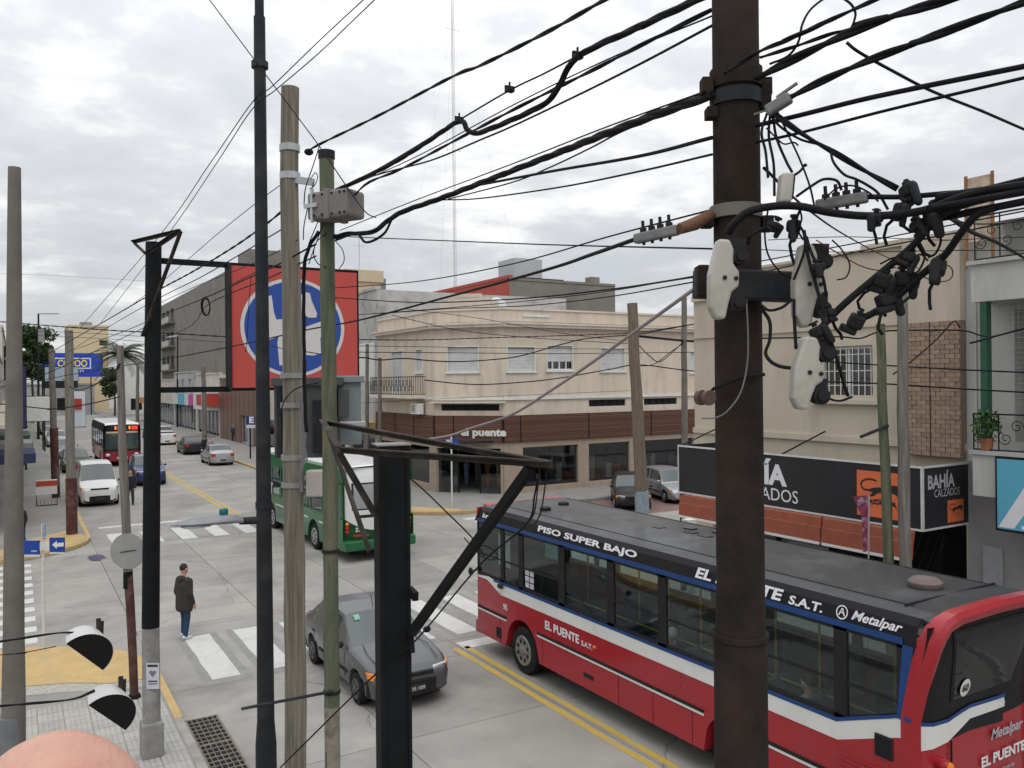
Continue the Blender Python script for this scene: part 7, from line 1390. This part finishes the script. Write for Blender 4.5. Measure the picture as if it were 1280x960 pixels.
cable('second jumper wire at the right fuse holder', [(1008, 296, 2.98), (1015, 318, 2.95), (1028, 345, 2.94), (1033, 370, 2.94)], 10)
cable('drooping loop below the cross-arm', [(952, 382, 3.1), (962, 388, 3.05), (978, 384, 3.02), (990, 374, 3.02)], 10)
cable('long loop from the cross-arm to the lowest fuse holder', [(952, 386, 3.1), (962, 402, 3.06), (962, 425, 3.04), (957, 442, 3.03), (968, 455, 3.0), (990, 460, 2.97), (1026, 458, 2.94)], 12)
cable('straight wire between the cross-arm and the lowest fuse holder', [(993, 374, 3.0), (993, 400, 3.0), (995, 436, 2.97)], 11)
cable('curl under the lowest fuse holder', [(1022, 488, 2.93), (1036, 498, 2.93), (1050, 501, 2.94), (1065, 496, 2.95)], 8)
cable('grey wire curving down the front of the rusty pole', [(933, 375, 3.14), (935, 420, 3.13), (934, 455, 3.13), (926, 490, 3.13), (910, 513, 3.14), (895, 522, 3.18), (877, 523, 3.22)], 5.5, m=m_grey_c)
cable('black wire from the small fuse to the clamp', [(995, 246, 3.0), (1015, 232, 2.97), (1030, 224, 2.96), (1046, 226, 2.95), (1052, 238, 2.95)], 9)
cable('red wire sagging among the connectors', [(1020, 300, 2.98), (1045, 315, 2.97), (1075, 332, 2.95), (1100, 338, 2.93), (1120, 334, 2.92)], 4, m=mat('red_wire', (.16, .03, .03), .6))
cable('small red wire loop under the right connectors', [(1152, 345, 2.86), (1170, 352, 2.85), (1186, 350, 2.84), (1191, 342, 2.83), (1187, 333, 2.82), (1172, 330, 2.82)], 4, m=MATS['red_wire'])
cable('dark diagonal cable running down to the right edge balcony', [(1180, 265, 3.2), (1215, 290, 4.5), (1250, 305, 6), (1290, 328, 9)], 22)
for i, (pts, mm, lb) in enumerate((([(948, 327, 12), (1080, 302, 11), (1180, 283, 10), (1290, 262, 9)], 16, 'upper of two wires behind the connectors'), ([(948, 341, 12), (1080, 313, 11), (1200, 290, 10), (1290, 272, 9)], 18, 'lower of two wires behind the connectors'),
     ([(948, 312, 12), (1050, 315, 12), (1200, 313, 12), (1290, 313, 12)], 12, 'level thin wire behind the connectors'), ([(948, 423, 15.2), (1000, 422, 15.3), (1050, 421, 15.4), (1075, 423, 15.5), (1098, 415, 15.6), (1130, 413, 15.4), (1200, 413, 15), (1225, 419, 14.5), (1245, 420, 14), (1290, 408, 13.5)], 28, 'cable along the top of the beige building window'),
     ([(1030, 452, 15.4), (1110, 457, 15.6), (1200, 462, 15), (1290, 466, 14)], 26, 'upper of two level cables across the barred window'), ([(1030, 477, 15.4), (1110, 480, 15.6), (1200, 486, 15), (1290, 491, 14)], 28, 'lower of two level cables across the barred window'), ([(1116, 468, 15.6), (1135, 455, 15.6), (1170, 425, 16.5), (1192, 402, 17.2), (1200, 410, 17.3)], 26, 'conduit climbing from the leaning pole to the white building'))): cable(lb, pts, mm)
b = MB(); b.tube([P(1076, 546, 15.2), P(1110, 532, 15.5)], .03, 6); tag(b.build('iron_rod', m_dsteel, None), 'thin iron rod sticking out left of the leaning wooden pole', 'rod')
# piercing connectors
def connector(where, px, py, Yd, s_=1.0, rot=0.0, cap=True):
    s_ *= .80; rr = random.Random(int(px * 7 + py)); o = thing('cable_connector', 'black clamp connector ' + where, 'connector', tuple(P(px, py, Yd)), rot, 'black clamp connectors on the cables'); o.rotation_euler = (rr.uniform(-.35, .35), rr.uniform(-.5, .5), rr.uniform(0, 3)); o.scale = (rr.uniform(.8, 1.25), 1, rr.uniform(.75, 1.2))
    b = MB(); b.box(-.030 * s_, .030 * s_, -.026, .026, -.024 * s_, .026 * s_); b.build('body', m_plas, o, bevel=.010)
    b = MB(); b.box(-.020 * s_, .050 * s_, -.018, .018, -.048 * s_, -.022 * s_); b.build('lower_jaw', m_plas, o, bevel=.007)
    b = MB(); b.cyl((0, 0, .02), (0, 0, .05 * s_), .009, n=8); b.cyl((0, 0, .028), (0, 0, .036), .016, n=6); b.build('bolt', m_dsteel, o)
    if cap:
        b = MB(); b.caps((-.038 * s_, 0, -.06 * s_), (-.036 * s_, .006, .004), .016 * s_, .020 * s_, 8); b.build('end_cap', m_plas, o, smooth=True)
        b = MB(); q_ = Vector((.02, 0, -.03 * s_)); b.tube([q_, q_ + Vector((.03, .01, -.03)), q_ + Vector((.045, 0, -.065)), q_ + Vector((.03, -.01, -.09))], .006, 5); b.build('wire_tail', m_cable, o, smooth=True)
for a in (('hanging under the middle of the arching cable', 1094, 272, 2.9, 1.0, .3), ('just left of where the upper cables meet', 1127, 262, 2.88, .95, .2), ('at the end of the falling service cable', 1136, 240, 2.9, 1.1, .5), ('below the meeting point of the upper cables', 1148, 282, 2.85, 1.0, .9), ('largest, where the heavy cables split', 1166, 270, 2.8, 1.35, .4), ('on the left heavy cable, upper', 1135, 322, 2.87, 1.0, .7), ('on the left heavy cable above the beige wall, in the thick cluster', 1104, 350, 2.9, 1.2, .2), ('right half of the thick cluster on the heavy cables', 1128, 348, 2.9, 1.1, .9), ('bottom of the thick cluster on the heavy cables', 1107, 375, 2.91, 1.25, .6), ('rightmost, on the right heavy cable', 1172, 335, 2.82, 1.1, 1.2), ('at the lower end of the right heavy cable', 1070, 402, 2.94, 1.2, .4, False), ('beside the top of the right fuse holder', 1022, 335, 2.95, .9, .4), ('under the arching cable close to the rusty pole', 992, 283, 3.0, .9, .2), ('smallest, touching the rusty pole', 968, 282, 3.0, .7, .6), ('beside the foot of the right fuse holder', 1035, 392, 2.94, .9, .7), ('on top of the lowest fuse holder', 1022, 415, 2.94, .9, .3)): connector(*a)
for k, (px, py, Yd) in enumerate(((722, 70, 4.58), (637, 112, 5.2), (574, 150, 5.78))):
    o = thing('cable_connector', ('wire clip where the thick bundle begins to dip', 'small wire clip on the thin messenger wire', 'wire clip where the dipping bundle rejoins its messenger wire')[k], 'connector', tuple(P(px, py, Yd))); b = MB(); b.box(-.028, .028, -.02, .02, -.016, .02); b.box(-.006, .006, -.006, .006, .02, .05); b.box(-.035, .01, -.008, .008, .012, .024); b.build('body', m_plas, o, bevel=.004)
o = thing('small_fuse', 'small white fuse clamp wired beside the rusty pole', 'fuse', tuple(P(981, 236, 3.03))); b = MB(); b.obox((0, 0, 0), r_, f_, (.15, 0, 1), .022, .03, .055); b.build('body', m_porc, o, bevel=.008); b = MB(); b.obox((.02, 0, 0), r_, f_, (.15, 0, 1), .012, .034, .045); b.build('contact', m_plas, o, bevel=.006)
o = thing('dead_end_clamp', 'flat grey clamp holding the thick twisted cable at the rusty pole', 'cable clamp', tuple(P(974, 130, 3.06))); b = MB(); d_ = (P(990, 120, 3.03) - P(958, 140, 3.09)); b.bar(-d_ * .5, d_ * .45, .035, .045); b.build('body', m_dgal, o, bevel=.01); b = MB(); b.bar(-d_ * .1 + Vector((0, 0, .03)), d_ * .7 + Vector((0, 0, .035)), .012, .008); b.bar(-d_ * 1.0 + Vector((0, 0, .02)), -d_ * .3, .006); b.build('lever', m_dgal, o)
# vertical cloth banner on the right pavement
q = P(1080, 690, 14.6); o = thing('feather_flag', 'maroon and white feather flag in front of the awning', 'flag', (q.x, q.y, .13)); t0, t1, t2 = P(1066, 621, 14.6) - Vector(o.location), P(1086, 619, 14.6) - Vector(o.location), P(1079, 690, 14.6) - Vector(o.location); t3 = P(1083, 690, 14.6) - Vector(o.location); tm_ = P(1077, 645, 14.6) - Vector(o.location)
b = MB(); b.prism([(0, 0), (1, 0), (2, 0), (3, 0), (4, 0)], lambda a, c, d: [t0, t1, t3, t2, tm_][int(a)] + f_ * d, 0, .012); b.build('cloth', mat('flag_cloth', (.17, .03, .07), .8, var=.5, scale=9, dark=(.5, .48, .5), dscale=5, damt=.9), o); b = MB(); b.cyl((t3.x, t3.y, 0), tuple(t1), .014, n=6); b.build('pole', m_gal, o)

# ------------------------------------------------------------------ people
m_skin = mat('skin', (.48, .27, .20), .55, var=.06, scale=8); m_hairg = mat('hair_white', (.5, .47, .43), .8, var=.2); m_haird = mat('hair_dark', (.03, .024, .02), .8, var=.2); m_shoe = mat('white_shoes', (.55, .55, .55), .6); m_shoed = mat('dark_shoes', (.04, .035, .03), .6)
def remeshed(mb, name, m, parent, vox, it=6):
    o = mb.build(name, m, parent); r = o.modifiers.new('remesh', 'REMESH'); r.mode = 'VOXEL'; r.voxel_size = vox; r.use_smooth_shade = True; s_ = o.modifiers.new('smooth', 'SMOOTH'); s_.factor = .5; s_.iterations = it; return o
def person(label, loc, face, H_=1.74, top=(.05, .05, .05), legs=(.03, .05, .1), hair=None, shoes=None, stride=.0, arms='down', jacket=True, vox=.016, seated=False, skin=None, hood=False, name='person', bald=False, coat=False):
    """local: facing +y. One continuous body; clothes and hair are children"""
    o = thing(name, label, 'person', loc, face); k = H_ / 1.74; V3 = lambda x, y, z: Vector((x * k, y * k, z * k)); skin = skin or m_skin
    ztop = 0.0; hip = .92; 
    if seated: hip = .55
    sh = hip + .50; nk = sh + .06; hc = nk + .17
    if seated: kn = [V3(-.11, .44, hip - .02), V3(.11, .44, hip - .02)]; ft = [V3(-.11, .42, .09), V3(.11, .42, .09)]
    else: kn = [V3(-.10, .03 + stride * .5, .50), V3(.10, .03 - stride * .5, .50)]; ft = [V3(-.11, -.02 + stride, .08), V3(.11, -.02 - stride * .7, .08)]
    hp = [V3(-.09, 0, hip), V3(.09, 0, hip)]; sho = [V3(-.19, 0, sh - .04), V3(.19, 0, sh - .04)]
    if arms == 'down': el = [V3(-.25, -.03, sh - .33), V3(.25, -.03, sh - .33)]; wr = [V3(-.24, .07, sh - .58), V3(.24, .07, sh - .58)]
    elif arms == 'fwd': el = [V3(-.25, .08, sh - .30), V3(.25, .08, sh - .30)]; wr = [V3(-.18, .32, sh - .28), V3(.18, .32, sh - .28)]
    else: el = [V3(-.27, .0, sh - .32), V3(.25, .16, sh - .20)]; wr = [V3(-.24, .12, sh - .55), V3(.15, .44, sh - .10)]
    b = MB()
    b.ell(V3(0, .0, hc), .077 * k, .095 * k, .118 * k, 16, 12); b.ell(V3(0, .035, hc - .055), .06 * k, .06 * k, .07 * k, 12, 8); b.caps(V3(0, -.015, nk - .06), V3(0, -.01, nk + .08), .058 * k, .055 * k)
    b.caps(V3(0, .09, hc + .01), V3(0, .108, hc - .025), .010 * k, .017 * k, 8)
    for s_ in (-1, 1): b.ell(V3(s_ * .08, -.005, hc - .005), .014 * k, .022 * k, .034 * k, 8, 6); b.ell(V3(s_ * .03, .082, hc + .028), .022 * k, .014 * k, .008 * k, 8, 5)
    b.ell(V3(0, .088, hc - .062), .026 * k, .014 * k, .012 * k, 8, 5)
    for s_ in (0, 1):
        sg = (-1, 1)[s_]; b.caps(sho[s_], el[s_], .05 * k, .042 * k); b.caps(el[s_], wr[s_], .042 * k, .03 * k)
        d_ = (wr[s_] - el[s_]).normalized(); up_ = Vector((0, 0, 1)) if abs(d_.z) < .8 else Vector((0, 1, 0)); sd_ = d_.cross(up_).normalized(); pa = wr[s_] + d_ * .06 * k; b.caps(wr[s_], wr[s_] + d_ * .075 * k, .030 * k, .036 * k)
        n_ = sd_.cross(d_)
        for f in range(4): bs_ = pa + up_.cross(d_).normalized() * (f - 1.5) * .018 * k if False else pa + n_ * (f - 1.5) * .019 * k; ln = (.062, .075, .07, .055)[f] * k; b.caps(bs_ + d_ * .02 * k, bs_ + d_ * (.02 * k + ln * .6), .0105 * k, .010 * k, 6); b.caps(bs_ + d_ * (.02 * k + ln * .6), bs_ + d_ * (.02 * k + ln) - sd_ * sg * .018 * k, .010 * k, .009 * k, 6)
        b.caps(wr[s_] + d_ * .03 * k + n_ * .028 * k, wr[s_] + d_ * .07 * k + n_ * .055 * k, .012 * k, .010 * k, 6)
        b.caps(hp[s_], kn[s_], .07 * k, .055 * k); b.caps(kn[s_], ft[s_], .052 * k, .036 * k); b.caps(ft[s_] - V3(0, .03, .03), ft[s_] + V3(0, .13, -.04), .04 * k, .03 * k)
    b.caps(V3(0, 0, hip), V3(0, .0, sh - .06), .12 * k, .13 * k); b.caps(V3(-.13, 0, sh - .07), V3(.13, 0, sh - .07), .07 * k, .07 * k)
    remeshed(b, 'body', skin, o, vox * .62, 3)
    # trousers
    b = MB()
    for s_ in (0, 1): b.caps(hp[s_], kn[s_], .098 * k, .077 * k); b.caps(kn[s_], ft[s_] + V3(0, 0, .03), .074 * k, .062 * k)
    b.ell(V3(0, -.01, hip + .02), .165 * k, .125 * k, .13 * k); remeshed(b, 'trousers', mat('trousers_%d_%d_%d' % tuple(int(c * 1000) for c in legs), legs, .85, var=.2, scale=9), o, vox)
    for s_ in (0, 1): b = MB(); b.ell(ft[s_] + V3(0, .055, -.035), .052 * k, .145 * k, .045 * k, 12, 8); b.ell(ft[s_] + V3(0, -.02, -.005), .05 * k, .07 * k, .055 * k, 10, 6); remeshed(b, 'shoe', shoes or m_shoed, o, vox * .8, 3)
    # jacket
    b = MB(); low_ = hip - (.25 if coat else .10 if jacket and not seated else -.04)
    b.caps(V3(0, 0, low_ + .12), V3(0, .0, sh - .10), .155 * k, .165 * k, 14); b.caps(V3(-.10, 0, low_ + .10), V3(-.12, 0, sh - .12), .115 * k, .10 * k); b.caps(V3(.10, 0, low_ + .10), V3(.12, 0, sh - .12), .115 * k, .10 * k); b.caps(V3(-.15, 0, sh - .06), V3(.15, 0, sh - .06), .078 * k, .078 * k)
    b.caps(V3(0, -.02, sh - .04), V3(0, -.02, sh + .02), .085 * k, .07 * k)
    if coat:
        for q_ in (-1, 1): b.caps(V3(q_ * .11, -.01, low_ + .07), V3(q_ * .12, 0, sh - .2), .135 * k, .12 * k); b.caps(V3(q_ * .05, .05, low_ + .09), V3(q_ * .05, .04, sh - .2), .13 * k, .12 * k); b.caps(V3(q_ * .05, -.07, low_ + .08), V3(q_ * .06, -.04, sh - .15), .12 * k, .12 * k)
    if hood: b.ell(V3(0, -.10, sh + .01), .12 * k, .075 * k, .085 * k)
    for s_ in (0, 1): b.caps(sho[s_], el[s_], .080 * k, .068 * k); b.caps(el[s_], wr[s_] - (wr[s_] - el[s_]) * .08, .066 * k, .05 * k)
    remeshed(b, 'jacket', mat('top_%d_%d_%d' % tuple(int(c * 1000) for c in top), top, .85, var=.2, scale=9, bump=.2, bscale=14), o, vox)
    if hair and not bald:
        b = MB(); b.ell(V3(0, -.018, hc + .035), .084 * k, .098 * k, .098 * k, 16, 10); hm = remeshed(b, 'hair', hair, o, vox * .8, 3)
    return o
q = G(231, 798); pd = person('man in a black hooded jacket and blue jeans standing by the zebra crossing', (q.x, q.y, .0), math.radians(-62), 1.72, (.035, .033, .032), (.022, .045, .095), m_haird, m_shoe, .07, 'down', hood=True, vox=.013, coat=True)
q = G(24, 712); person('white haired person in a black jacket waiting behind the blue street sign', (P(27, 705, 30).x, P(27, 705, 30).y, .0), math.radians(60), 1.70, (.02, .02, .022), (.03, .05, .12), m_hairg, m_shoe, .08)
q = G(163, 648); person('person in a dark jacket walking past the white van behind the bent pole', (P(163, 640, 41).x, P(163, 640, 41).y, .0), math.radians(180), 1.72, (.018, .02, .028), (.03, .03, .035), m_haird, None, .12)
q = G(262, 572); person('person in a grey top standing at the kerb between the parked black and silver cars', (G(263, 573).x, G(263, 573).y, .0), math.radians(200), 1.74, (.27, .27, .28), (.03, .03, .04), m_haird, None, .05, vox=.025)
person('person in black beside the one in the grey top at the right kerb', (G(257, 572).x, G(257, 572).y + .3, .0), math.radians(20), 1.74, (.02, .02, .022), (.02, .02, .025), m_haird, None, .05, vox=.025)
person('person in a teal jacket walking on the far left pavement', (PU(27, 560, 70).x, 70, .14), math.radians(190), 1.70, (.04, .09, .11), (.02, .02, .03), m_haird, None, .15, vox=.025)
person('person in dark clothes behind the teal jacket on the far left pavement', (PU(36, 555, 76).x, 76, .14), math.radians(170), 1.72, (.025, .025, .03), (.03, .03, .04), m_haird, None, .12, vox=.025)
# passengers in the red bus
person('passenger in a light blue shirt seated behind the rusty pole in the red bus', (RX + .36, 7.55, .62), 0, 1.66, (.17, .30, .45), (.03, .03, .05), m_haird, None, 0, 'fwd', seated=True, vox=.02)
person('passenger with a white cap seated in the middle of the red bus', (RX + .34, 9.92 + .3, .62), 0, 1.62, (.05, .05, .06), (.03, .03, .05), mat('cap_white', (.6, .6, .58), .7), None, 0, 'fwd', seated=True, vox=.02)
person('passenger in dark clothes reaching out an arm at the back of the red bus', (RX + .45, 6.0, .62), math.radians(20), 1.66, (.03, .028, .03), (.03, .03, .05), m_haird, None, 0, 'reach', seated=True, vox=.02)
person('bus driver in a grey shirt at the front of the red bus', (RX + .62, 14.6, .62), 0, 1.70, (.14, .16, .2), (.03, .03, .05), m_haird, None, 0, 'fwd', seated=True, vox=.02)
# foreground: balcony edge (below the picture) and the bald head of a companion
hx = P(70, 880, .66); slab_z = 4.13
bal = thing('balcony', 'plain concrete balcony slab under the viewer, below the picture', 'balcony', (hx.x, hx.y - .4, slab_z)); b = MB(); b.box(-2.2, .62, -2.6, .62, -.16, 0); b.build('slab', m_conc, bal)
H_ = (hx.z - slab_z)
m_head = mat('flushed_skin', (.53, .30, .235), .45, var=.09, scale=26, dark=(.47, .205, .155), dscale=7, damt=.75, bump=.22, bscale=190)
pp_ = person('bald person close to the camera, only the crown showing at the lower left', (hx.x, hx.y, slab_z), math.radians(-121), H_ / 1.795 * 1.74, (.10, .11, .14), (.05, .06, .09), None, None, 0, 'down', vox=.010, skin=m_head, bald=True)

q = PU(58, 598, 46); nb = thing('notice_stand', 'red and white notice stand with thin legs on the far left pavement', 'sign', (q.x, 46, .135)); boxpart('panel', m_white, nb, -.45, .45, -.06, .06, .55, 1.25); boxpart('red_band', MATS['red_panel'], nb, -.45, .45, -.07, -.061, .95, 1.2)
for x_ in (-.45, .43): boxpart('leg', m_blk, nb, x_, x_ + .03, -.03, .03, 0, .55)
boxpart('foot_rail', m_blk, nb, -.45, .45, -.02, .01, .0, .04)
for k in range(6): boxpart('rail_bar', m_blk, nb, -.40 + k * .15, -.385 + k * .15, -.015, .005, .04, .28)

for k, (lb, px, u, top, face) in enumerate((('woman in a red top on the far left pavement near the white box sign', 42, 84, (.22, .04, .05), 180), ('person in pale clothes furthest along the left pavement', 50, 98, (.36, .35, .33), 10), ('person in navy on the right pavement outside the brown tiled shop', 292, 86, (.03, .04, .09), 170), ('person in brown outside the shop with the white box sign', 268, 98, (.12, .08, .05), 20))):
    person(lb, (PU(px, 560, u).x if px > 200 else .6 + .5 * (k % 2), u, .14), math.radians(face), 1.68, top, (.03, .03, .045), m_haird, None, .12, vox=.03)
